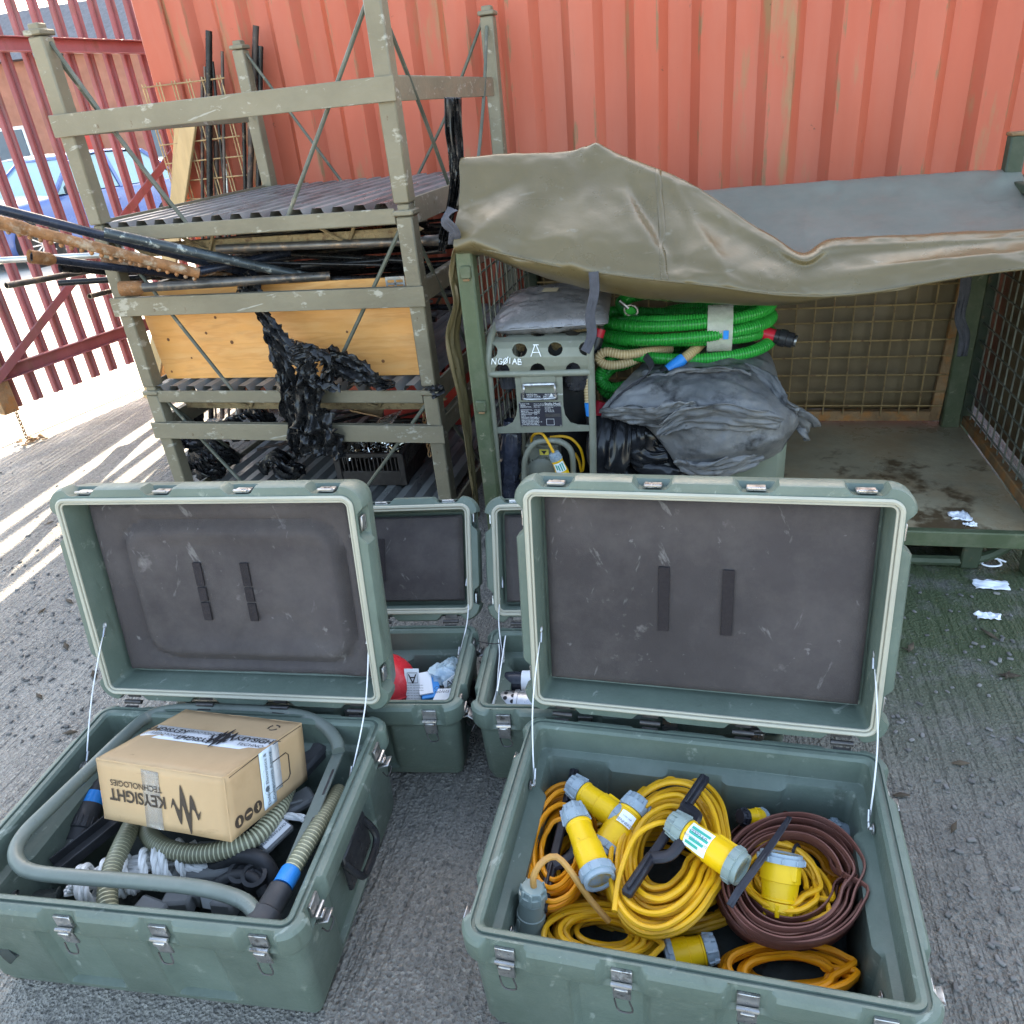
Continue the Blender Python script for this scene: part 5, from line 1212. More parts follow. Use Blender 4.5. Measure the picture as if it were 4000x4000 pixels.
for k, (pts_, wd_, ac_) in enumerate(((((2350, 1612, 2.49), (2450, 1622, 2.44), (2560, 1628, 2.42), (2640, 1600, 2.415), (2720, 1585, 2.41)), [.03, .07, .09, .07, .03], (0, -.4, 1)),
        (((2570, 1690, 2.44), (2660, 1640, 2.41), (2790, 1625, 2.39), (2930, 1640, 2.40), (3050, 1650, 2.44)), [.02, .08, .10, .09, .04], (.1, -.3, 1)),
        (((2640, 1800, 2.47), (2740, 1840, 2.43), (2860, 1820, 2.44), (2980, 1780, 2.48)), [.03, .09, .09, .03], (-.1, -.4, 1)),
        (((2900, 1430, 2.72), (2990, 1500, 2.62), (3040, 1580, 2.55), (3110, 1620, 2.53)), [.03, .08, .08, .04], (1, -.4, .3)),
        (((2500, 1480, 2.62), (2640, 1470, 2.60), (2800, 1450, 2.62), (2930, 1460, 2.64)), [.02, .05, .06, .02], (0, -.6, 1)))):
    m = MB(); m.grid(ribbon([at(*p[:2], y=p[2] - .012) for p in pts_], wd_, ac_, .02, n=12, seed=60 + k, cross=18)); m.obj('flap', 'rubber_dusty', bu, sol=.004, ang=180)
m = MB(); e0 = at(3110, 1640, y=2.56); m.grid(ribbon([e0 + V((-.03, 0, .02)), e0 + V((.01, -.02, .012)), e0 + V((.04, -.015, -.02)), e0 + V((.035, .01, -.06))], [.05, .09, .08, .05], (.2, -.5, 1), .012, seed=77)); m.obj('rolled_end', 'rubber_dusty', bu, sol=.004)
# glossy inner folds at the left
def fold(pts, wd, ac, seed, a=.012, cross=18, curl=1.1):
    P = catmull([at(*p[:2], y=p[2]) for p in pts], 9); rows = []; k = len(P)
    for i in range(k):
        f = i / (k - 1) * (len(wd) - 1); q = int(min(f, len(wd) - 2)); w = wd[q] + (wd[q + 1] - wd[q]) * (f - q)
        t = (P[min(i + 1, k - 1)] - P[max(i - 1, 0)]).normalized(); A2 = V(ac); A2 = (A2 - t * A2.dot(t)).normalized(); n_ = t.cross(A2)
        if n_.y > 0: n_ = -n_
        row = []
        for j in range(cross + 1):
            u = (j / cross * 2 - 1) * curl; row.append(P[i] + A2 * (w / 2 * math.sin(u) / math.sin(min(curl, 1.57))) + n_ * (w / 2 * (math.cos(u)) * .8 + a * nz((u * 2 + seed, i * .12, seed), 1)))
        rows.append(row)
    m = MB(); m.grid(rows); m.obj('fold', 'rubber_black', bu, sol=.004, ang=180)
fold([(2360, 1640, 2.55), (2345, 1720, 2.50), (2350, 1810, 2.48), (2400, 1880, 2.47), (2480, 1915, 2.47)], [.09, .10, .09, .09, .06], (1, 0, .5), 1, curl=1.5)
fold([(2440, 1630, 2.54), (2425, 1720, 2.47), (2415, 1800, 2.45), (2400, 1835, 2.45)], [.06, .075, .08, .075], (1, 0, 0), 2, curl=1.5)
fold([(2530, 1640, 2.56), (2490, 1700, 2.50), (2480, 1760, 2.49), (2530, 1790, 2.49), (2610, 1780, 2.50)], [.07, .08, .08, .07, .05], (.8, 0, .6), 3, curl=1.4)
fold([(2560, 1680, 2.55), (2540, 1720, 2.52), (2570, 1750, 2.51), (2620, 1745, 2.52)], [.05, .06, .05, .05], (.5, 0, 1), 4)
fold([(2430, 1830, 2.49), (2470, 1890, 2.47), (2550, 1925, 2.46), (2640, 1925, 2.46), (2700, 1890, 2.48)], [.06, .08, .09, .07, .05], (-.2, 0, 1), 5, curl=1.4)
fold([(2500, 1800, 2.53), (2560, 1850, 2.50), (2630, 1870, 2.49), (2690, 1850, 2.5)], [.10, .12, .12, .08], (-.3, 0, 1), 6, a=.02, curl=1.0)
fold([(2400, 1700, 2.58), (2500, 1760, 2.58), (2600, 1840, 2.58), (2680, 1900, 2.57)], [.22, .26, .22, .12], (-.5, 0, 1), 7, a=.03, curl=.7)
# boxes under the bundle
mat('box_olive', (.15, .17, .125), .5, var=.15, vs=6, dust=(.2, .21, .17), damt=.4)
m = MB(); m.box((.02, 2.72, .345), (.50, .44, .36), b=.03); tag(m.obj('green_bin', 'box_olive'), 'grey-green plastic bin under the rubber bundle', 'bin')
kc = thing('black_basket', 'black open crate under the rubber bundle in the cage', 'crate', (-.18, 2.52, .165)); local(kc)
for (x, y, wx, wy) in ((0, -.075, .30, .01), (0, .075, .30, .01), (-.15, 0, .01, .139), (.15, 0, .01, .139)):
    m = MB(); m.box((x, y, .015), (wx, wy, .03)); m.box((x, y, .115), (wx, wy, .03)); lon = wx > wy
    for i in range(6 if lon else 3):
        u = (-.5 + (i + .5) / (6 if lon else 3)) * (wx if lon else wy); m.box((x + (u if lon else 0), y + (0 if lon else u), .065), (.01, .01, .08))
    m.obj('side_wall', 'crate_black', kc)
# ---------------- contents of the case with the cardboard box
mat('frame_grey', (.125, .145, .125), .38, var=.12, vs=8, dust=(.2, .21, .19), damt=.4, wear=(.28, .24, .2), wamt=.12, ws=22, rnd_=0)
mat('rope', (.74, .74, .72), .85, var=.12, vs=40, rnd_=.05)
mat('dark_cloth', (.035, .042, .038), .9, var=.3, vs=9, bump=.6, bs=40)
mat('grey_plastic', (.16, .165, .165), .45, var=.12, vs=10, dust=(.25, .25, .24), damt=.3)
mat('dark_rubber', (.030, .031, .034), .5, var=.25, vs=14, dust=(.08, .08, .08), damt=.4)
mat('ink', (.018, .016, .018), .6, var=.1, rnd_=0)
mat('ink_brown', (.05, .035, .025), .7, var=.15, vs=50, rnd_=0)
mat('tape_white', (.60, .60, .62), .35, var=.05, vs=20, rnd_=0, bump=.2, bs=30)
mat('tape_blue', (.55, .64, .72), .35, var=.05, vs=20, rnd_=0)
def Z(px, py, z): return at(px, py, z=z)
tf = thing('tube_frame', 'grey-green bent tube frame laid over the box in the left case', 'tube frame', Z(700, 3100, .2))
tubeR([Z(1322, 2935, .262), Z(1312, 2890, .268), Z(1265, 2835, .272), Z(1180, 2797, .273), Z(1050, 2780, .273), Z(850, 2770, .273), Z(690, 2772, .273), Z(580, 2800, .274), Z(470, 2890, .275), Z(330, 3025, .275), Z(190, 3160, .272), Z(100, 3250, .27), Z(62, 3320, .268), Z(75, 3375, .268), Z(140, 3408, .268), Z(330, 3428, .27), Z(600, 3448, .272), Z(800, 3472, .27), Z(950, 3520, .266), Z(1010, 3590, .262), Z(1020, 3640, .258)], .0145, 'tube', 'frame_grey', tf, n=8, seg=14)
m = MB(); a0, a1 = Z(1322, 2940, .252), Z(1030, 3640, .248); m.bar(a0, a1, .026, .005); dd = (a1 - a0).normalized(); sx = V((dd.y, -dd.x, 0)) * -1
m.bar(a0 - sx * .0105 * (1 if sx.x > 0 else -1) + V((0, 0, -.0195)), a1 - sx * .0105 * (1 if sx.x > 0 else -1) + V((0, 0, -.0195)), .005, .034); ab = m.obj('angle_bar', 'frame_grey', tf)
for f in (.12, .2, .42):
    m = MB(); c = a0.lerp(a1, f) + V((.006, 0, .003)); m.bar(c, c + dd * .035, .005, .0012); m.obj('slot', 'dark_metal', ab)
# cardboard box
bc = V((-1.0236, .9877, .300)); bR = Matrix.Rotation(-.0852, 3, 'Z') @ Matrix.Rotation(-.0798, 3, 'Y') @ Matrix.Rotation(-.3257, 3, 'X'); bw, bd_, bh = .326, .249, .133
cb = thing('cardboard_box', 'taped brown cardboard box with printed logo lying in the left case', 'box', bc - V((0, 0, .08)))
def bx_(x, y, z): return bc + bR @ V((x, y, z))
m = MB(); nn_ = 12
def side(o, eu, ev, nu, nv, bulge):     # one slightly bulged board
    rows = []; n_ = eu.cross(ev).normalized()
    for j in range(nv + 1):
        rows.append([o + eu * (i / nu) + ev * (j / nv) + n_ * (bulge * math.sin(math.pi * i / nu) * math.sin(math.pi * j / nv) + .0012 * nz((i * .7, j * .7, o.x * 9))) for i in range(nu + 1)])
    return rows
hx, hy, hz = bw / 2, bd_ / 2, bh / 2
X_, Y_, Z_ = bR @ V((bw, 0, 0)), bR @ V((0, bd_, 0)), bR @ V((0, 0, bh))
m.grid(side(bx_(-hx, -hy, hz), X_, Y_, 14, 12, -.001)); m.grid(side(bx_(-hx, -hy, -hz), X_, Z_, 14, 8, .0008)); m.grid(side(bx_(hx, -hy, -hz), Y_, Z_, 12, 8, .0008))
m.grid(side(bx_(hx, hy, -hz), -X_, Z_, 14, 8, .001)); m.grid(side(bx_(-hx, hy, -hz), -Y_, Z_, 12, 8, .001)); m.grid(side(bx_(-hx, hy, -hz), X_, -Y_, 8, 8, 0))
bxo = m.obj('carton', 'cardboard', cb, ang=25, sol=.003)
ux, uy, uz = X_.normalized(), Y_.normalized(), Z_.normalized()
m = MB()
for (p_, q_) in (((-hx, -hy, hz), (hx, -hy, hz)), ((hx, -hy, hz), (hx, hy, hz)), ((hx, -hy, hz), (hx, -hy, -hz)), ((-hx, -hy, hz), (-hx, -hy, -hz)), ((-hx, hy, hz), (hx, hy, hz)), ((-hx, -hy, hz), (-hx, hy, hz))):
    a, b_ = bx_(*p_), bx_(*q_); m.sweep([a.lerp(b_, k / 14) + V((nz((k, p_[0] * 9, 1)), nz((k, p_[1] * 9, 2)), nz((k, p_[2] * 9, 3)))) * .0012 for k in range(15)], .0019, 5)
m.obj('edge_crease', 'cardboard', bxo)
m = MB(); m.bar(bx_(hx + .0014, .004, hz - .001), bx_(hx + .0014, -hy * .9, hz - .006), .0016, .0016, b=.0003); m.bar(bx_(hx + .0014, .030, hz - .001), bx_(hx + .0014, hy * .95, hz - .003), .0016, .0016, b=.0003); m.obj('flap_gap', 'ink_brown', bxo)
# flap seam and tapes
m = MB(); m.bar(bx_(-hx, .004, hz + .0005), bx_(hx, .004, hz + .0005), .0015, .0012, up=uz, b=.0003); m.obj('flap_seam', 'ink_brown', bxo)
def strip(p, q, wd, nrm, mt, nm, par=bxo, lift=.0015, n=14):
    p, q = V(p), V(q); d = q - p; s_ = d.normalized().cross(nrm).normalized(); m = MB()
    m.grid([[p + d * (i / n) + s_ * (wd * (k / 3 - .5)) + nrm * (lift + .0005 * nz((i * .5, k, 2))) for k in range(4)] for i in range(n + 1)]); return m.obj(nm, mt, par, sol=.0004)
# lift grows with the board's bulge so the tape sits on it
ty = .012
tp1 = strip(bx_(-hx, ty, hz), bx_(hx, ty, hz), .058, uz, 'tape_white', 'printed_tape', lift=.0012)
tp2 = strip(bx_(hx, ty, hz + .001), bx_(hx, ty, -hz * .55), .052, ux, 'tape_white', 'printed_tape', lift=.0028)
tp3 = strip(bx_(hx, ty - .018, hz + .001), bx_(hx, ty - .018, -hz * .85), .040, ux, 'tape_blue', 'agency_tape', lift=.0042)
# tape lettering (printed tape laid twice, so words overlap)
m = MB()
for (s, x, y, sz, fl) in (('KEYSIGHT', -.115, .022, .024, -1), ('TECHNOLOGIES', -.09, .002, .014, -1), ('KEYSIGHT', -.015, -.002, .024, -1), ('TECHNOLOGIES', -.01, .026, .014, -1), ('KEYSIGHT', .125, .022, .024, 1), ('TECHNO', .125, .0, .016, 1)):
    e = ux * fl; text(m, s, bx_(x, ty - .012 + y, hz + .0030), e, uy * fl, sz, bold=.022 if s == 'KEYSIGHT' else 0)
def wave(m, o, ex, ey, k, depth=.0004):
    top = [(-.0, .45), (.12, .62), (.22, .95), (.32, .80), (.44, .25), (.5, .18), (.58, .55), (.66, .95), (.76, .75), (.86, .42), (1.0, .5)]
    top = [(-.5 + .1 * i, math.sin(i * 1.9) * (.10 + .36 * math.exp(-((i - 5) / 3.2) ** 2)) + .05) for i in range(11)]
    P = catmull([V((x, y, 0)) for x, y in top], 5); up = [(p.x * k, (p.y + .36 * (1 - abs(p.x) * 1.85)) * k) for p in P]; lo = [(p.x * k, (p.y - .36 * (1 - abs(p.x) * 1.85)) * k) for p in P]
    o, ex, ey = V(o), V(ex).normalized(), V(ey).normalized(); nrm = ex.cross(ey) * depth; base = len(m.v)
    for p in up: m.v.append(o + ex * p[0] + ey * p[1] + nrm)
    for p in lo: m.v.append(o + ex * p[0] + ey * p[1] + nrm)
    k2 = len(up)
    for i in range(k2 - 1): m.face(base + i, base + i + 1, base + k2 + i + 1, base + k2 + i)
wave(m, bx_(.045, ty + .006, hz + .0034), ux, uy, .055); wave(m, bx_(.035, ty + .0, hz + .0038), -ux, -uy, .055)
m.obj('tape_lettering', 'ink', tp1, smooth=False)
# front print, upside down
m = MB(); F = lambda x, z, d=.0032: bx_(x, -hy - d, z)
text(m, 'KEYSIGHT', F(-.062, -.004), -ux, -uz, .036, w=.92, bold=.022); text(m, 'TECHNOLOGIES', F(-.062, .022), -ux, -uz, .0185, bold=.006)
wave(m, F(.062, -.008), -ux, -uz, .074)
m.obj('print', 'ink_brown', bxo, smooth=False)
strip(F(-.02, hz * .9, 0), F(-.025, -hz, 0), .045, -uy, 'clear_plastic', 'clear_tape', lift=.0030)
# handling marks on the right side
m = MB(); S_ = lambda y, z: bx_(hx + .0034, y, z)
for k, yy_ in enumerate((-.10, -.072, -.044)):
    m.lathe([(0, .0125), (.0002, .0125)], S_(yy_, -.038), ux, 18)
m.obj('handling_marks', 'ink_brown', bxo, smooth=False)
m = MB()
for k, yy_ in enumerate((-.10, -.072, -.044)):
    o = S_(yy_, -.038) + ux * .0006
    if k == 0: m.prism([(-.003, -.006), (.003, -.006), (.003, .004), (0, .008), (-.003, .004)], o, uy, uz, .0003)
    elif k == 1: m.prism([(-.009, -.001), (.009, -.001), (.007, .003), (-.007, .003)], o, uy, uz, .0003)
    else: m.prism([(-.0012, .008), (.0012, .008), (.0012, -.002), (.005, .001), (0, -.008), (-.005, .001), (-.0012, -.002)], o, uy, uz, .0003)
m.obj('mark_symbols', 'cardboard', bxo, smooth=False)
m = MB()
P = [(-.012, -.03), (.058, -.03), (.066, -.022), (.066, .022), (.058, .03), (-.012, .03), (-.02, .022), (-.02, -.022)]
m.sweep([S_(a, b_) for (a, b_) in P], .0012, 4, closed=True); m.obj('print_frame', 'ink_brown', bxo)
m = MB()
for (s, y, z, sz) in (('Defence Electronics &', -.012, .02, .0125), ('Components Agency', .004, .02, .0125)): text(m, s, bx_(hx + .0052, ty - .014 + y + .004, z - .015), uz, -uy, sz)
m.lathe([(0, .006), (.0003, .006)], bx_(hx + .005, ty - .024, -.016), ux, 12); m.obj('agency_lettering', 'label_print', tp3, smooth=False)
# recycling mark on the top
m = MB()
for k in range(3):
    a = k * 2.094 + .3; P = [bx_(.118 + .012 * math.cos(a + t), .088 + .012 * math.sin(a + t), hz + .001) for t in (0, .5, 1.0, 1.4)]; m.sweep(P, .0028, 4)
m.obj('recycle_mark', 'ink_brown', bxo)
# ribbed hoses
ch = thing('cream_hose', 'cream ribbed hose coiled under the cardboard box', 'hose', Z(800, 3320, .17))
hose('hose', [Z(540, 3180, .17), Z(515, 3225, .19), Z(478, 3300, .205), Z(440, 3390, .21), Z(420, 3480, .21), Z(425, 3580, .20), Z(450, 3660, .18)], .0185, CH, ch, pitch=.0085)
hose('hose', [Z(570, 3200, .16), Z(585, 3265, .18), Z(650, 3315, .195), Z(760, 3335, .20), Z(880, 3320, .205), Z(990, 3275, .205), Z(1070, 3190, .20), Z(1110, 3110, .19), Z(1130, 3060, .17)], .0185, CH, ch, pitch=.0085)
eh = thing('outlet_hose', 'yellowed ribbed hose with bright blue band along the right wall', 'hose', Z(1190, 3300, .2))
hose('hose', [Z(1325, 3090, .20), Z(1285, 3155, .225), Z(1232, 3245, .245), Z(1178, 3335, .25), Z(1140, 3400, .25)], .017, CH, eh, pitch=.0085)
a, b_ = Z(1140, 3398, .25), Z(1102, 3465, .25); m = MB(); m.lathe([(0, .0185), (.004, .020), ((b_ - a).length * .95, .020)], a, b_ - a, 18); m.obj('blue_band', 'band_blue', eh)
d = (b_ - a).normalized(); m = MB(); m.lathe([(0, .018), (.004, .0235), (.05, .024), (.055, .03), (.09, .03), (.095, .02)], b_, d, 18); m.obj('coupling', 'dark_rubber', eh)
# blue banded coupling at the left wall
bl = thing('banded_coupling', 'black coupling with blue bands tucked at the left wall', 'coupling', Z(350, 3190, .1))
a, b_ = Z(395, 3050, .20), Z(300, 3290, .15); d = (b_ - a); L = d.length; d.normalize()
m = MB(); m.lathe([(0, .012), (.01, .017), (L * .2, .019)], a, d, 16); m.obj('neck', 'dark_rubber', bl)
m = MB(); m.lathe([(L * .2, .022), (L * .40, .024)], a, d, 16); m.obj('blue_band', 'band_blue', bl)
m = MB(); m.lathe([(L * .40, .025), (L * .6, .028), (L * .62, .030), (L * .80, .030), (L * .82, .026), (L, .025)], a, d, 16)
for k in range(16):
    w = k * .3927; A2 = d.orthogonal().normalized(); B2 = d.cross(A2); q = (A2 * math.cos(w) + B2 * math.sin(w)) * .030; m.bar(a + d * L * .63 + q, a + d * L * .79 + q, .004, .003)
m.obj('body', 'dark_rubber', bl)
m = MB(); m.lathe([(L, .022), (L + .03, .022), (L + .032, .015)], a, d, 14); m.obj('cam_lock', 'latch', bl)
# black channel
m = MB(); a, b_ = Z(225, 3400, .16), Z(455, 3215, .17); m.bar(a, b_, .042, .004); d = (b_ - a).normalized(); s_ = V((d.y, -d.x, 0))
for sg in (-1, 1): m.bar(a + s_ * .021 * sg + V((0, 0, .01)), b_ + s_ * .021 * sg + V((0, 0, .01)), .004, .024)
tag(m.obj('plastic_channel', 'dark_rubber'), 'dark plastic channel strip lying left of the hose', 'channel')
# rope hank: three twisted strands
def rope(pts, r, par, nm='rope'):
    P = resample(catmull(pts, 8), .006); m = MB(); n = len(P)
    T = [(P[min(i + 1, n - 1)] - P[max(i - 1, 0)]).normalized() for i in range(n)]
    N = T[0].orthogonal().normalized(); Ns = []
    for i in range(n): N = (N - T[i] * N.dot(T[i])).normalized(); Ns.append(N)
    for k in range(3):
        m.sweep([P[i] + (Ns[i] * math.cos(i * .45 + k * 2.094) + T[i].cross(Ns[i]) * math.sin(i * .45 + k * 2.094)) * r * .52 for i in range(n)], r * .56, 6)
    return m.obj(nm, 'rope', par)
rp = thing('rope_hank', 'white twisted rope wound in a hank below the cardboard box', 'rope', Z(560, 3400, .12))
for k in range(4): rope([Z(255 + 8 * k, 3490 - 12 * k, .16 + .008 * k), Z(420, 3440 - 14 * k, .165), Z(560, 3395 - 16 * k, .17), Z(680, 3365 - 14 * k, .165)], .0085, rp)
for k in range(9):
    u = k / 8; c = Z(300 + 400 * u, 3470 - 110 * u, .165); ax = (Z(700, 3360, .165) - Z(300, 3470, .165)).normalized(); s_ = V((-ax.y, ax.x, 0)); sk = rnd(-.008, .008)
    rope([c + s_ * (.038 * math.cos(t)) + V((0, 0, .034 * math.sin(t))) + ax * (sk + .004 * t) for t in [i * 2 * math.pi / 9 for i in range(10)]], .0085, rp)
rope([Z(690, 3362, .17), Z(730, 3385, .175), Z(790, 3390, .17), Z(840, 3365, .16), Z(870, 3340, .15)], .0085, rp)
rope([Z(1085, 3195, .18), Z(1120, 3190, .185), Z(1160, 3190, .185), Z(1190, 3200, .18)], .0085, rp)
# grey items in the middle
m = MB(); c = Z(860, 3370, .15); m.box(c, (.12, .08, .05), Matrix.Rotation(.2, 3, 'Z') @ Matrix.Rotation(.15, 3, 'X'), .008); tag(m.obj('grey_housing', 'grey_plastic'), 'pale grey plastic housing under the hose bend', 'housing')
tg = thing('label_block', 'pale grey block with printed label beside the hose', 'label block', Z(1060, 3260, .17)); R3 = Matrix.Rotation(-.45, 3, 'Z') @ Matrix.Rotation(.1, 3, 'X'); c = Z(1068, 3262, .18)
m = MB(); m.box(c, (.052, .075, .014), R3, .004); lb = m.obj('block', 'grey_plastic', tg)
m = MB(); m.box(c + V((0, 0, .0085)), (.044, .066, .0015), R3, .0004); lb2 = m.obj('label', 'label_white', lb)
m = MB(); ey2 = R3 @ V((0, 1, 0)); ex2 = R3 @ V((1, 0, 0)); nz2 = R3 @ V((0, 0, 1))
text(m, 'CONTAMINATED', c + ex2 * .008 + nz2 * .0100, -ey2, ex2, .0095); text(m, 'WATER', c - ex2 * .003 + nz2 * .0100, -ey2, ex2, .0095)
m.prism([(-.002, .006), (.002, .006), (.002, 0), (.006, 0), (0, -.007), (-.006, 0), (-.002, 0)], c - ex2 * .012 - ey2 * .018 + nz2 * .0100, ex2, ey2, .0003); m.obj('lettering', 'label_print', lb2, smooth=False)
m = MB(); m.box(Z(1165, 3010, .19), (.06, .16, .03), Matrix.Rotation(-.5, 3, 'Z') @ Matrix.Rotation(.3, 3, 'X'), .008); tag(m.obj('dark_lever', 'dark_rubber'), 'dark plastic lever sticking up right of the cardboard box', 'lever')
m = MB(); m.box(Z(1150, 3140, .17), (.05, .09, .02), Matrix.Rotation(-.7, 3, 'Z'), .006); m.cyl(Z(1100, 3150, .185), Z(1180, 3125, .19), .003, 6); tag(m.obj('grey_clip', 'grey_plastic'), 'small grey clip with steel pin beside the angle bar', 'clip')
tubeR2 = lambda pts, r, nm, mt, label, cat: tag((lambda m: (m.sweep(catmull(pts, 8), r, 12), m.obj(nm, mt))[1])(MB()), label, cat)
tubeR2([Z(800, 3430, .12), Z(850, 3370, .17), Z(940, 3340, .19), Z(1020, 3360, .18), Z(1060, 3420, .15), Z(1050, 3480, .12)], .017, 'black_elbow', 'dark_rubber', 'thick black hose elbow curving at the bottom of the left case', 'hose')
tubeR2([Z(830, 3470, .14), Z(910, 3420, .17), Z(990, 3430, .165), Z(1030, 3490, .14)], .012, 'black_lead', 'dark_rubber', 'thin black lead inside the black hose elbow', 'cable')
for i, (px, py, lab) in enumerate(((960, 3450, 'dark grey socket nearest the rope'), (1010, 3465, 'dark grey socket beside the angle bar'))):
    m = MB(); m.lathe([(0, .02), (.03, .021), (.032, .026), (.06, .026), (.062, .018), (.05, .016)], Z(px, py, .12), (.2, -.2, 1), 16); tag(m.obj('pipe_socket', 'dark_rubber'), lab + ' in the left case', 'socket')
for i, (px, py, w_) in enumerate(((760, 3490, .05), (830, 3500, .04), (700, 3530, .06), (880, 3540, .05), (600, 3560, .07))):
    m = MB(); m.box(Z(px, py, .13), (w_, .035, .045), Matrix.Rotation(rnd(-.4, .4), 3, 'Z') @ Matrix.Rotation(rnd(-.2, .2), 3, 'X'), .006); tag(m.obj('valve_block', 'grey_plastic' if i != 1 else 'label_white'), ('grey valve block under the tube frame', 'white valve block between two grey ones', 'grey valve block left of the white one', 'grey valve block nearest the black elbow', 'largest grey valve block at the front of the left case')[i], 'valve block')
m = MB(); rows = []
ac = caseA.location
for j in range(30):
    row = []
    for i in range(40):
        u, v = i / 39 * 2 - 1, j / 29 * 2 - 1
        p = Matrix.Rotation(A_L[2], 3, 'Z') @ V((u * .285, v * .185, 0)); e = min(1, 4 * (1 - abs(u)), 4 * (1 - abs(v)))
        row.append(V((ac.x, ac.y, .02)) + p + V((0, 0, (.055 + .03 * nz((u * 3, v * 3, 1)) + .02 * (1 - abs(nz((u * 6, v * 5, 4)))) ) * e)))
    rows.append(row)
m.grid(rows); tag(m.obj('canvas_bag', 'dark_cloth'), 'dark crumpled canvas lining the bottom of the left case', 'canvas')
m = MB(); m.grid(ribbon([Z(230, 3480, .13), Z(150, 3520, .14), Z(110, 3600, .13), Z(140, 3680, .12)], [.10, .13, .13, .10], (1, .6, 0), .02, seed=21)); tag(m.obj('grey_cloth', 'dark_cloth', sol=.003), 'grey cloth fold in the front left corner of the left case', 'cloth')

# ---------------- contents of the cable case
def ell(cx, cy, a, b_, rot, z, n=26, ph=0, zt=0, t0=0, t1=6.2832):
    out = []; c, s_ = math.cos(rot), math.sin(rot)
    for k in range(n + 1):
        w = t0 + (t1 - t0) * k / n; x, y = a * math.cos(w), b_ * math.sin(w)
        out.append(at(cx + x * c - y * s_, cy + x * s_ + y * c, z=z + zt * math.sin(w + ph)))
    return out
def hank(nm, label, cx, cy, a, b_, rot, z, loops, r, mt, inner=.62, thick=.05, seg=7, jit=6, seed=1, flat=None, cat='cable'):
    random.seed(seed); t = thing(nm, label, cat, at(cx, cy, z=z - .06), 0)
    pts = []; n = 20
    for k in range(loops):
        f = k / max(1, loops - 1); g = 1 - (1 - inner) * ((k * 7 % loops) / loops); ox, oy = rnd(-jit, jit), rnd(-jit, jit)
        for q in range(n):
            w = 2 * math.pi * q / n; x, y = a * g * math.cos(w), b_ * g * math.sin(w); c, s_ = math.cos(rot), math.sin(rot)
            zz = z - thick * .5 + thick * f + (1 - g) * -.02 + .006 * math.sin(w * 2 + k)
            wb = 1 + .035 * nz((w * 1.1, k * 3.7, seed)); pts.append(at(cx + ox + (x * c - y * s_) * wb + 5 * nz((w * 2, k, 3)), cy + oy + (x * s_ + y * c) * wb + 5 * nz((w * 2, k, 8)), z=zz))
    m = MB(); P = catmull(pts, 4)
    if flat: m.sweep(P, r * .35, 6, rb=flat, up=(0, 0, 1))
    else: m.sweep(P, r, seg)
    m.obj('coil', mt, t); random.seed(seed + 99); return t
mat('cable_orange', (.74, .27, .008), .42, var=.08, vs=12, rnd_=0)
mat('cable_brown', (.15, .056, .042), .5, var=.18, vs=10, dust=(.2, .11, .09), damt=.4, rnd_=0)
mat('winder', (.018, .018, .024), .45, var=.25, vs=14, dust=(.07, .07, .09), damt=.3, rnd_=0)
h1 = hank('orange_cable', 'orange-yellow cable wound on black holder at the left of the case', 2180, 3310, 140, 265, .16, .165, 20, .0050, 'cable_orange', inner=.42, thick=.085, jit=9, seed=3)
def winder(par, p, q, z, w1=.034, bulge=.5):
    a, b_ = at(*p, z=z), at(*q, z=z); m = MB(); d = (b_ - a); L = d.length; d.normalize(); s_ = V((-d.y, d.x, 0))
    m.bar(a, a + d * L * .30, .020, .016); m.bar(b_ - d * L * .30, b_, .020, .016)
    m.bar(a + d * L * .02 + V((0, 0, .01)), a + d * L * .28 + V((0, 0, .01)), .006, .012); m.bar(b_ - d * L * .28 + V((0, 0, .01)), b_ - d * L * .02 + V((0, 0, .01)), .006, .012)
    P = [a + d * L * .28, a + d * L * .33 + s_ * w1 + V((0, 0, .012)), a + d * L * .42 + s_ * w1 * 1.25 + V((0, 0, .02)), a + d * L * .58 + s_ * w1 * 1.25 + V((0, 0, .02)), a + d * L * .67 + s_ * w1 + V((0, 0, .012)), a + d * L * .72]
    m.sweep(catmull(P, 5), .012, 8, rb=.009); m.bar(a + d * L * .28, a + d * L * .72, .018, .012)
    return m.obj('holder', 'winder', par)
winder(h1, (2245, 3010), (2115, 3560), .185)
h2 = hank('yellow_cable', 'large coil of yellow cable on black holder in the middle of the case', 2600, 3335, 228, 325, .30, .195, 26, .0053, 'cable_yellow', inner=.42, thick=.10, jit=14, seed=5)
winder(h2, (2755, 3035), (2445, 3495), .248, w1=.03)
m = MB(); m.sweep(resample(catmull([at(2400, 3560, z=.24), at(2420, 3420, z=.25), at(2480, 3270, z=.255), at(2570, 3215, z=.262), at(2640, 3220, z=.258)], 8), .01), .0052, 8); m.obj('cable_tail', 'cable_yellow', h2)
h3 = hank('brown_cable', 'coil of flat brown cable at the right of the case', 3095, 3440, 298, 268, .12, .165, 24, .008, 'cable_brown', inner=.58, thick=.11, jit=12, seed=8, flat=.0075)
h4 = hank('inner_cable', 'yellow cable bundle inside the brown cable coil', 3060, 3440, 170, 120, .5, .165, 14, .0050, 'cable_yellow', inner=.5, thick=.07, jit=30, seed=11)
m = MB(); link(m, at(3110, 3330, z=.19), (.5, 1, .2), (1, -.3, .3), .03, .03, .003); m.obj('cable_tie', 'winder', h4)
cable('loose_cable', 'stray yellow cable along the right wall of the cable case', [at(3370, 3320, z=.13), at(3392, 3400, z=.15), at(3395, 3500, z=.15), at(3380, 3620, z=.14)], .0052, 'cable_yellow')
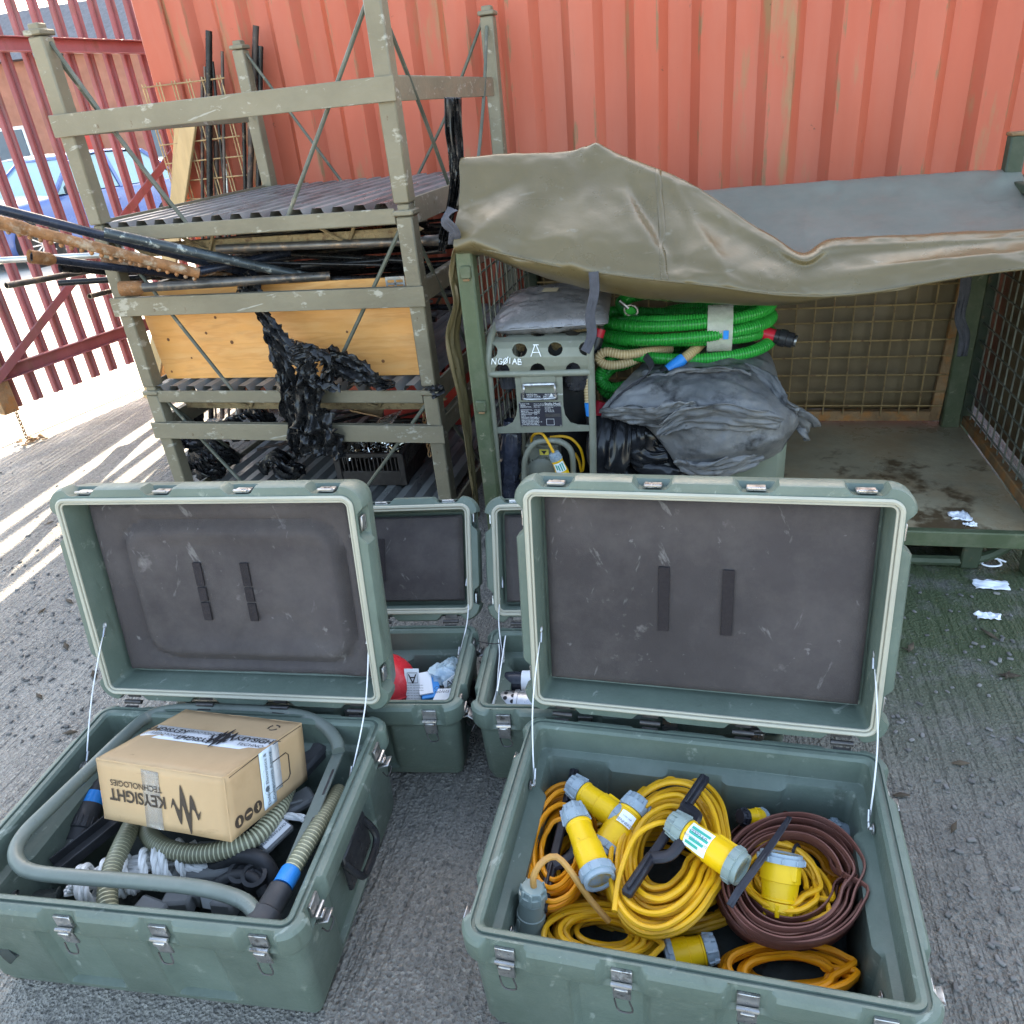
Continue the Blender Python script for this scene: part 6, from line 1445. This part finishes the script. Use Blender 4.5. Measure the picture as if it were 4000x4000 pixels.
cable('brown_yellow_lead', 'dirty orange lead arching from the green-grey plug front left', [at(2085, 3470, z=.235), at(2085, 3420, z=.262), at(2120, 3365, z=.275), at(2170, 3345, z=.275), at(2215, 3385, z=.262), at(2260, 3450, z=.24), at(2310, 3520, z=.21), at(2380, 3600, z=.18)], .0062, 'cable_yellow')
mat('lead_dirty', (.50, .25, .06), .5, var=.2, vs=20, dust=(.36, .2, .12), damt=.5)
bpy.data.objects['brown_yellow_lead'].data.materials[0] = MT['lead_dirty']
PL = connector
PL('plug', 'yellow plug with blue-grey nut pointing at the top left of the cables', at(2228, 3058, z=.225), at(2440, 3215, z=.215), r=.026)
PL('long_plug', 'long upright yellow plug with blue-grey ring beside the orange cable', at(2232, 3152, z=.262), at(2345, 3445, z=.245), r=.027, labelled=None)
PL('splitter', 'yellow splitter socket with white label behind the big cable coil', at(2500, 3120, z=.235), at(2350, 3345, z=.20), r=.03, labelled='x')
PL('flap_plug', 'yellow plug with white and green test label lying on the big coil', at(2618, 3205, z=.272), at(2900, 3400, z=.268), r=.027, cols=('plug_grey_green', 'plug_yellow', 'plug_grey_green'), labelled='y')
PL('grey_socket', 'blue-grey socket with wide ring inside the brown coil', at(3040, 3580, z=.17), at(3052, 3330, z=.245), r=.034, cols=('plug_yellow', 'plug_yellow', 'plug_grey'))
PL('green_plug', 'green-grey plug standing at the front left of the cables', at(2082, 3462, z=.24), at(2070, 3640, z=.13), r=.026, cols=('plug_grey_green', 'plug_grey_green', 'plug_grey_green'))
PL('back_plug', 'blue-grey plug end showing behind the brown coil at right', at(3230, 3240, z=.13), at(3345, 3290, z=.10), r=.028, cols=('plug_grey', 'plug_grey', 'plug_grey'))
PL('hidden_plug', 'small plug end between yellow coil and brown coil', at(2890, 3190, z=.19), at(2985, 3200, z=.16), r=.018, cols=('winder', 'plug_yellow', 'plug_grey'))
PL('front_plug', 'yellow plug lying in front of the brown coil at the front wall', at(2800, 3700, z=.14), at(2600, 3740, z=.13), r=.026)
# lettering on the test label
m = MB(); a, b_ = at(2618, 3205, z=.272), at(2900, 3400, z=.268); d = (b_ - a).normalized(); vd = (CP - a).normalized(); vd = (vd - d * vd.dot(d)).normalized(); s_ = d.cross(vd)
L = (b_ - a).length
text(m, 'PASSED', a + d * L * .44 + vd * .0296 - s_ * .006, -d, -s_ if False else -d.cross(-vd) * -1, .011); text(m, 'DO NOT REMOVE', a + d * L * .44 + vd * .0296 + s_ * .004, -d, -d.cross(-vd) * -1, .006)
fpo = [o for o in bpy.data.objects if o.name.startswith('flap_plug')][0]
m.obj('label_lettering', 'label_print', fpo, smooth=False)
m = MB(); m.grid(ribbon([at(3085, 3192, z=.262), at(3020, 3290, z=.268), at(2950, 3390, z=.27), at(2885, 3480, z=.262), at(2850, 3540, z=.25)], [.009, .013, .013, .013, .013], (1, .4, 0), .001)); tag(m.obj('cable_tie_strip', 'winder', sol=.002), 'dark cable tie strip lying across the plugs', 'cable tie')
m = MB(); rows = []; ac = caseB.location
for j in range(20):
    rows.append([V((ac.x, ac.y, .018)) + Matrix.Rotation(B_L[2], 3, 'Z') @ V((.29 * (i / 24 * 2 - 1), .185 * (j / 19 * 2 - 1), .05 + .03 * nz((i * .3, j * .3, 5)))) for i in range(25)])
m.grid(rows); tag(m.obj('dark_liner', 'dark_cloth', sol=.003), 'dark cloth under the cables in the right case', 'cloth')
hank('front_cable', 'yellow cable coil lying at the front wall, left of centre', 2350, 3650, 250, 120, .08, .13, 16, .0052, 'cable_yellow', inner=.4, thick=.07, jit=18, seed=15)
hank('corner_cable', 'orange cable coil in the front right corner of the cable case', 3080, 3790, 250, 95, .05, .11, 14, .0052, 'cable_orange', inner=.4, thick=.06, jit=18, seed=17)
hank('under_cable', 'yellow cable coil underneath the big coil and plugs', 2560, 3420, 420, 230, .1, .085, 16, .0052, 'cable_yellow', inner=.5, thick=.04, jit=30, seed=19)
hank('under_brown_cable', 'orange cable coil underneath the flat brown coil', 3080, 3420, 270, 240, .1, .085, 12, .0052, 'cable_orange', inner=.4, thick=.04, jit=26, seed=23)
# ---------------- contents of the two smaller cases
mat('ball_red', (.60, .02, .03), .35, var=.08, vs=8, dust=(.6, .12, .12), damt=.3)
mat('paper', (.72, .74, .76), .6, var=.04, rnd_=.04)
mat('box_blue', (.02, .24, .60), .45, var=.05)
mat('bag_clear', (.60, .74, .82), .12, var=.3, vs=12, alpha=.6, bump=.8, bs=25, rnd_=0)
rb = thing('red_ball', 'round red plastic float ball in the smaller left case', 'ball', at(1490, 2700, z=.03))
bc2 = at(1500, 2685, z=.155); m = MB(); m.lathe([(-.092 * math.cos(i / 16 * math.pi), max(.0005, .092 * math.sin(i / 16 * math.pi))) for i in range(17)], bc2, (0, .3, 1), 32, cap=False); m.obj('shell', 'ball_red', rb)
m = MB(); m.lathe([(-.004, .0925), (0, .0945), (.004, .0925)], bc2, (0, .3, 1), 40, cap=False); m.obj('seam', 'ball_red', rb)
def card(nm, label, P, mt, cat, lines=(), thick=.004, lab=None):
    """flat card from three pixel+height corners: origin, right, up"""
    o, r_, u_ = [at(a, b_, z=z) for (a, b_, z) in P]; ex, ey = r_ - o, u_ - o; t = thing(nm, label, cat, o); m = MB()
    m.prism([(0, 0), (1, 0), (1, 1), (0, 1)], o, ex, ey, -thick); s_ = m.obj('sheet', mt, t, smooth=False, fix=True); n_ = ex.cross(ey).normalized()
    if n_.dot(CP - o) < 0: n_ = -n_
    m = MB()
    for (s, fx, fy, sz, fl) in lines: text(m, s, o + ex * fx + ey * fy + n_ * (thick + .001), ex * fl, ey * fl, sz)
    if lines: m.obj('lettering', 'ink', s_, smooth=False)
    return t, o, ex, ey, n_
t, o, ex, ey, n_ = card('leaflet', 'white leaflet with boxed letter A beside the red ball', ((1588, 2738, .16), (1645, 2738, .16), (1578, 2612, .225)), 'paper', 'leaflet', [('A', .55, .70, .035, -1)] + [('instructions for use read before', .5, .48 - .08 * i, .0045, -1) for i in range(6)], .002)
m = MB()
for (x0, y0, x1, y1) in ((.2, .55, .9, .565), (.2, .86, .9, .875), (.2, .55, .22, .875), (.88, .55, .9, .875)): m.prism([(x0, y0), (x1, y0), (x1, y1), (x0, y1)], o + n_ * .003, ex, ey, .0003)
m.obj('print_frame', 'ink', t, smooth=False)
m = MB(); c = at(1682, 2695, z=.165); m.box(c, (.05, .07, .035), Matrix.Rotation(.4, 3, 'Z') @ Matrix.Rotation(.3, 3, 'X'), .002)
t = thing('blue_carton', 'small blue carton with white lid beside the leaflet', 'carton', c); m.obj('carton', 'box_blue', t)
m = MB(); m.box(c + V((-.012, .0, .021)), (.036, .068, .006), Matrix.Rotation(.4, 3, 'Z') @ Matrix.Rotation(.3, 3, 'X'), .001); m.obj('lid', 'paper', t)
card('tablet_box', 'white box of chlorine tablets at the front of the smaller left case', ((1690, 2735, .19), (1760, 2732, .19), (1712, 2690, .20)), 'paper', 'box', [('Chlorine', .5, .66, .014, 1), ('tablets', .5, .34, .014, 1)], .02)
card('blue_card', 'thin blue card at the right wall of the smaller left case', ((1752, 2735, .17), (1775, 2733, .17), (1776, 2680, .21)), 'box_blue', 'card', (), .004)
def bag(nm, label, c, sx, sy, sz, mt, cat, seed, rz=0):
    rows = []; R_ = Matrix.Rotation(rz, 3, 'Z')
    for j in range(17):
        th_ = math.pi * j / 16; rows.append([V(c) + R_ @ V((sx * math.sin(th_) * math.cos(a), sy * math.sin(th_) * math.sin(a), sz * math.cos(th_))) * (1 + .30 * nz((math.cos(a) * 2 + seed, math.sin(a) * 2, th_ * 2), 1.3) + .12 * nz((math.cos(a) * 6 + seed, math.sin(a) * 6, th_ * 5), 1)) for a in [2 * math.pi * i / 28 for i in range(28)]])
    m = MB(); m.grid(rows, closed_u=True); return tag(m.obj(nm, mt), label, cat)
bag('clear_bag', 'crumpled clear plastic bag with blue contents in the smaller left case', at(1738, 2632, z=.185), .044, .036, .028, 'bag_clear', 'plastic bag', 1)
bag('glove_bundle', 'blue gloves inside the clear plastic bag', at(1740, 2636, z=.18), .028, .022, .017, 'box_blue', 'gloves', 4)
bag('small_clear_bag', 'small clear bag against the back wall of the smaller left case', at(1770, 2590, z=.16), .025, .02, .02, 'bag_clear', 'plastic bag', 7)
card('name_label', 'pale printed label on the clear bag by the right wall', ((1738, 2690, .205), (1792, 2650, .215), (1730, 2668, .222)), 'paper', 'label', [('Ana', .55, .45, .022, 1)], .001)
bag('black_bag', 'dark bag under the leaflets in the smaller left case', at(1650, 2730, z=.05), .16, .09, .045, 'dark_cloth', 'bag', 9)
# right smaller case
card('paper_folder', 'white paper folder standing along the left wall of the half-hidden case', ((1930, 2775, .13), (1962, 2560, .14), (1945, 2700, .235)), 'paper', 'folder', (), .003)
m = MB(); m.grid(ribbon([at(1945, 2520, z=.235), at(1950, 2600, z=.22), at(1940, 2700, z=.20), at(1925, 2780, z=.18)], [.05, .06, .06, .06], (.1, .2, 1), .004, seed=31)); tag(m.obj('paper_sheet', 'paper', sol=.001), 'loose white sheet tied to the lid stay of the half-hidden case', 'paper')
bt = thing('wrapped_bottle', 'dark bottle with white label in clear wrap in the half-hidden case', 'bottle', at(2020, 2680, z=.1)); a, b_ = at(1968, 2665, z=.16), at(2130, 2665, z=.16); d = b_ - a; L = d.length
m = MB(); m.lathe([(0, .01), (.005, .028), (L, .03)], a, d, 20); m.obj('bottle', 'navy_plastic', bt); m = MB(); m.lathe([(L * .45, .0305), (L * .98, .0312)], a, d, 20, cap=False); m.obj('paper_band', 'paper', bt)
st = thing('strainer', 'perforated steel strainer cylinder in the half-hidden case', 'strainer', at(2000, 2745, z=.1)); a, b_ = at(1935, 2752, z=.15), at(2120, 2762, z=.15); d = (b_ - a); L = d.length; d.normalize()
m = MB(); m.lathe([(0, .02), (0, .037), (L * .42, .037), (L * .43, .041), (L * .5, .041), (L * .51, .038), (L, .038)], a, d, 26); sh = m.obj('cylinder', 'steel', st)
A2 = d.orthogonal().normalized(); B2 = d.cross(A2)
m = MB()
for k in range(14):
    for q in range(3): w = k * .4488 + q * .22; nn2 = A2 * math.cos(w) + B2 * math.sin(w); m.lathe([(0, .0055), (.0006, .0055)], a + d * (.012 + q * .019) + nn2 * .0368, nn2, 8)
m.obj('hole', 'ink', sh)['kind'] = 'stuff'
cable('yellow_lead', 'short yellow lead behind the strainer in the half-hidden case', [at(2055, 2715, z=.15), at(2075, 2700, z=.17), at(2110, 2705, z=.16)], .005, 'cable_yellow')
bag('black_bag', 'dark bag under the strainer in the half-hidden case', at(2110, 2720, z=.05), .20, .09, .05, 'dark_cloth', 'bag', 12)
m = MB(); m.sweep(catmull([at(1862, 2503, z=.252), at(1900, 2512, z=.256), at(1935, 2515, z=.258), at(1950, 2512, z=.26)], 5), .0015, 5); tag(m.obj('tie_wire', 'ink'), 'thin black wire tying paper to the half-hidden case', 'wire')
# ---------------- litter
mat('litter_white', (.70, .72, .78), .7, var=.08)
def scrap(px, py, z, w, h, seed, label):
    c = at(px, py, z=z); m = MB(); n = 9
    m.grid([[c + V(((i / n - .5) * w * (1 + .3 * nz((j * .25, seed, 1))) + .2 * w * nz((j * .2, seed, 3)), (j / n - .5) * h * (1 + .4 * nz((i * .2, seed, 2))), .004 + .016 * abs(nz((i * .4, j * .4, seed))))) for i in range(n + 1)] for j in range(n + 1)])
    tag(m.obj('paper_scrap', 'litter_white', sol=.001), label, 'litter', 'white paper scraps')
scrap(3868, 2290, 0, .10, .05, 1, 'torn white paper scrap on the ground nearest the cage skid')
scrap(3858, 2412, 0, .065, .03, 5, 'small white paper scrap on the ground furthest from the cage')
scrap(3745, 2022, .161, .06, .05, 8, 'white paper scrap on the cage floor near its front edge')
scrap(3790, 2055, .161, .035, .02, 12, 'tiny white paper scrap beside the larger one on the cage floor')
m = MB(); m.sweep(catmull([at(3830, 2185, z=.02), at(3880, 2175, z=.03), at(3912, 2205, z=.02), at(3870, 2212, z=.02), at(3835, 2200, z=.02), at(3875, 2180, z=.03), at(3930, 2195, z=.02)], 6), .003, 6); tag(m.obj('white_string', 'litter_white'), 'loop of white string under the cage edge', 'string')
m = MB(); random.seed(21)
for i in range(420):
    px, py = (rnd(0, 420), rnd(1800, 2900)) if i % 2 else (rnd(3450, 4000), rnd(2250, 3900))
    c = at(px, py, z=0); s_ = rnd(.003, .010)
    m.box(c + V((0, 0, s_ * .3)), (s_ * rnd(1, 2.2), s_, s_ * .7), Matrix.Rotation(rnd(0, 3), 3, 'Z'), s_ * .25)
mat('grit', (.12, .115, .11), .9, var=.5, vs=9)
o = m.obj('grit', 'grit'); o['kind'] = 'stuff'; tag(o, 'loose grit and small stones scattered on the ground', 'grit')
mat('leaf_dead', (.06, .045, .03), .8, var=.4, vs=9, rnd_=.4)
for i in range(16):
    px, py = (rnd(20, 400), rnd(2000, 2900)) if i % 2 else (rnd(3500, 3950), rnd(2350, 3300))
    c = at(px, py, z=.004); a = rnd(0, 3); L = rnd(.015, .035); d = V((math.cos(a), math.sin(a), 0)) * L; s_ = V((-d.y, d.x, 0)) * .3
    m = MB(); m.grid([[c - d, c - d * .9 + V((0, 0, .001))], [c - s_, c + s_ + V((0, 0, .004))], [c + d * .95, c + d + V((0, 0, .003))]]); tag(m.obj('dead_leaf', 'leaf_dead', sol=.001), 'small dead leaf lying flat on the asphalt', 'leaf', 'dead leaves on the ground')
# ---------------- street behind the gate
mat('car_blue', (.07, .13, .33), .22, var=.03, vs=3, coat=.6, rnd_=0); mat('car_dark', (.02, .03, .10), .25, var=.03, coat=.6, rnd_=0); mat('car_silver', (.5, .52, .55), .3, metal=.5, var=.03, coat=.5, rnd_=0)
mat('car_glass', (.20, .34, .38), .08, var=.03, rnd_=0); mat('tyre', (.02, .02, .02), .8, var=.2); mat('alloy', (.65, .65, .66), .3, metal=.5, var=.05)
mat('lamp_clear', (.7, .72, .75), .1, var=.02); mat('trim_black', (.02, .02, .022), .5, var=.1)
def car(name, label, paint, loc, rz, s=1.0):
    """nose towards local -y; origin under the middle"""
    t = thing(name, label, 'car', loc, rz, 'cars parked beyond the gate'); local(t); L, Wd = 4.1 * s, 1.72
    st = [(-.5, .40, .62, .30), (-.485, .50, .70, .24), (-.44, .66, .80, .20), (-.36, .74, .86, .18), (-.2, .82, .93, .18), (-.08, .84, .95, .18), (.1, .85, .95, .18), (.3, .85, .96, .18), (.42, .83, .98, .2), (.47, .78, .96, .24), (.495, .66, .9, .3), (.5, .55, .8, .36)]
    rows = []
    for (f, hw, zt, zb) in st:
        y = f * L; sec = [(-hw * .90, zb), (-hw * .99, zb + .12), (-hw * 1.0, (zb + zt) / 2), (-hw * .985, zt - .10), (-hw * .93, zt - .02), (-hw * .7, zt + .01), (0, zt + .03), (hw * .7, zt + .01), (hw * .93, zt - .02), (hw * .985, zt - .10), (hw, (zb + zt) / 2), (hw * .99, zb + .12), (hw * .90, zb)]
        rows.append([(x, y, z) for (x, z) in sec])
    rows = [catmull([V(p) for p in r], 3) for r in rows]; cols_ = [catmull([r[i] for r in rows], 3) for i in range(len(rows[0]))]
    m = MB(); m.grid(cols_, closed_u=False); k = len(cols_[0])
    m.face(*[i * k for i in range(len(cols_))]); m.face(*[i * k + k - 1 for i in range(len(cols_))][::-1])
    m.obj('body', paint, t, ang=50)
    # cabin
    cab = [(-.20, .78, .92), (-.045, .60, 1.40), (.12, .60, 1.47), (.30, .58, 1.43), (.44, .70, .98)]
    m = MB(); rows = []
    for (f, hw, z) in cab: rows.append([V((x * hw, f * L, z + (.02 if x == 0 else 0))) for x in (-1, -.9, 0, .9, 1)])
    roof = rows[1:4]; m.grid([catmull(r, 3) for r in [roof[0], (lambda a, b: [(p + q) / 2 + V((0, 0, .015)) for p, q in zip(a, b)])(roof[0], roof[1]), roof[1], (lambda a, b: [(p + q) / 2 + V((0, 0, .01)) for p, q in zip(a, b)])(roof[1], roof[2]), roof[2]]]); rf_ = m.obj('roof', paint, t, sol=.03)
    def pane(P, nm):
        m = MB(); m.v += [V(p) for p in P]; m.face(*range(len(P))); return m.obj(nm, 'car_glass', t, smooth=False, sol=.008)
    pane([rows[0][0], rows[0][4], rows[1][4], rows[1][0]], 'windscreen'); pane([rows[4][0], rows[4][4], rows[3][4], rows[3][0]], 'rear_window')
    for sx in (-1, 1):
        B0, B1, B2, B3 = [V((sx * .80, f * L, .94)) for f in (-.18, .10, .12, .40)]
        Tp = [V((sx * .605, f * L, z)) for (f, z) in ((-.04, 1.38), (.10, 1.44), (.12, 1.44), (.30, 1.40))]
        pane([B0, B1, Tp[1], Tp[0]], 'side_window'); pane([B2, B3, Tp[3], Tp[2]], 'side_window')
        m = MB(); m.bar(V((sx * .80, -.20 * L, .92)), V((sx * .605, -.045 * L, 1.41)), .05, .05); m.obj('pillar', paint, t); m = MB(); m.bar(V((sx * .81, .11 * L, .92)), V((sx * .61, .11 * L, 1.45)), .06, .04); m.obj('pillar', paint, t); m = MB(); m.bar(V((sx * .75, .44 * L, .96)), V((sx * .59, .30 * L, 1.42)), .10, .06); m.obj('pillar', paint, t)
        m = MB(); m.box((sx * .93, -.15 * L, .99), (.17, .09, .13), b=.03); m.obj('mirror', 'trim_black', t)
        m = MB(); m.box((sx * .60, -.478 * L, .62), (.30, .12, .13), Matrix.Rotation(sx * -.3, 3, 'Z'), .03); m.obj('headlight', 'lamp_clear', t)
        m = MB(); m.box((sx * .855, .06 * L, .76), (.02, .18, .03), b=.005); m.obj('door_handle', paint, t)
        for f in (-.31, .31):
            c = V((sx * .76, f * L, .31)); m = MB(); m.lathe([(-.10, .20), (-.10, .30), (-.07, .315), (.07, .315), (.10, .30), (.10, .20)], c, (sx, 0, 0), 28, cap=False); wh = m.obj('tyre', 'tyre', t)
            m = MB(); m.lathe([(.06, .21), (.095, .205), (.085, .19)], c, (sx, 0, 0), 24, cap=False); m.lathe([(.03, .19), (.031, .01)], c, (sx, 0, 0), 20)
            m.obj('rim', 'trim_black', wh)
            m = MB()
            for k in range(12): w = k * .5236; m.bar(c + V((sx * .075, .03 * math.cos(w), .03 * math.sin(w))), c + V((sx * .085, .2 * math.cos(w), .2 * math.sin(w))), .028, .02)
            m.lathe([(.06, .05), (.10, .045), (.102, .02)], c, (sx, 0, 0), 14); m.obj('spokes', 'alloy', wh)
            m = MB(); m.lathe([(-.06, .36), (.072, .36), (.075, .34)], c, (sx, 0, 0), 24, cap=True); m.obj('wheel_arch', 'trim_black', t)
    m = MB(); m.box((0, -.497 * L, .48), (1.0, .03, .16), b=.01); m.obj('grille', 'trim_black', t)
    return t
wc = at(165, 955, z=.31); ang = math.radians(-10.5)
f_ = V((math.sin(-ang), math.cos(ang), 0)); r_ = V((math.cos(ang), -math.sin(-ang), 0))
# front wheel of the near car, gate side: local (+.76, -.31*4.1)
ctr = wc + f_ * (.31 * 4.1) - V((math.cos(ang), math.sin(ang), 0)) * .80; ctr.z = 0
car('parked_car', 'blue hatchback parked nearest, seen through the gate pales', 'car_blue', ctr, ang)
c2 = ctr + f_ * 5.3 + V((.1, 0, 0)); car('parked_car', 'dark blue car parked just beyond the blue hatchback', 'car_dark', c2, ang)
c3 = ctr + f_ * 4.6 + V((-4.6, 0, 0)); car('parked_car', 'silver car parked across the street', 'car_silver', c3, ang + 3.1416)
# brick building with windows across the street
mat('brick', (.36, .15, .10), .85, var=.15, vs=3, bump=.2, bs=30); mat('white_paint', (.78, .78, .76), .5, var=.04); mat('door_red', (.45, .04, .03), .4, var=.05); mat('glass_far', (.12, .15, .18), .1, var=.05); mat('slate', (.10, .10, .11), .7, var=.2, vs=6)
bg_ = thing('brick_building', 'long red brick building across the street behind the gate', 'building', (-18, 24, 0))
m = MB(); m.box((-20, 26, 2.1), (40, 4, 4.2), b=.02); m.obj('wall', 'brick', bg_)
m = MB(); m.prism([(-2.4, 0), (2.4, 0), (0, 1.6)], V((-40.3, 26, 4.2)), V((0, 1, 0)), V((0, 0, 1)), 40.6); m.obj('roof', 'slate', bg_, smooth=False, fix=True)
for i, x in enumerate(range(-38, -1, 3)):
    if i % 4 == 2:
        m = MB(); m.box((x, 23.98, 1.05), (1.1, .08, 2.1)); dr = m.obj('door', 'door_red', bg_); m = MB(); m.box((x + .4, 23.92, 1.0), (.05, .05, .16)); m.obj('handle', 'steel', dr)
    else:
        m = MB(); m.box((x, 23.97, 1.7), (1.5, .10, 1.4)); wd_ = m.obj('window', 'white_paint', bg_)
        for dx in (-.36, .36): m = MB(); m.box((x + dx, 23.90, 1.7), (.62, .05, 1.2), b=.003); m.obj('pane', 'glass_far', wd_)
        m = MB(); m.box((x, 23.90, .95), (1.7, .22, .09)); m.obj('sill', 'white_paint', wd_)
mat('bin_green', (.10, .55, .05), .4, var=.05)
bn = thing('wheelie_bin', 'bright green wheelie bin standing behind the blue hatchback', 'bin', at(318, 640, y=17.0)); p0 = at(318, 640, y=17.0); p0.z = 0
m = MB(); rows = [[p0 + V((sx * w_, sy * w_ * 1.1, z)) for (sx, sy) in ((-1, -1), (1, -1), (1, 1), (-1, 1))] for (z, w_) in ((.08, .22), (.95, .29))]; m.grid(rows, closed_u=True); m.face(0, 1, 2, 3); m.face(4, 5, 6, 7); m.obj('tub', 'bin_green', bn, smooth=False, fix=True)
m = MB(); m.box(p0 + V((0, 0, 1.0)), (.64, .70, .10), b=.03); m.obj('lid', 'bin_green', bn)
for sx in (-1, 1): m = MB(); m.cyl(p0 + V((sx * .2, .25, .1)), p0 + V((sx * .26, .25, .1)), .1, 14); m.obj('wheel', 'tyre', bn)
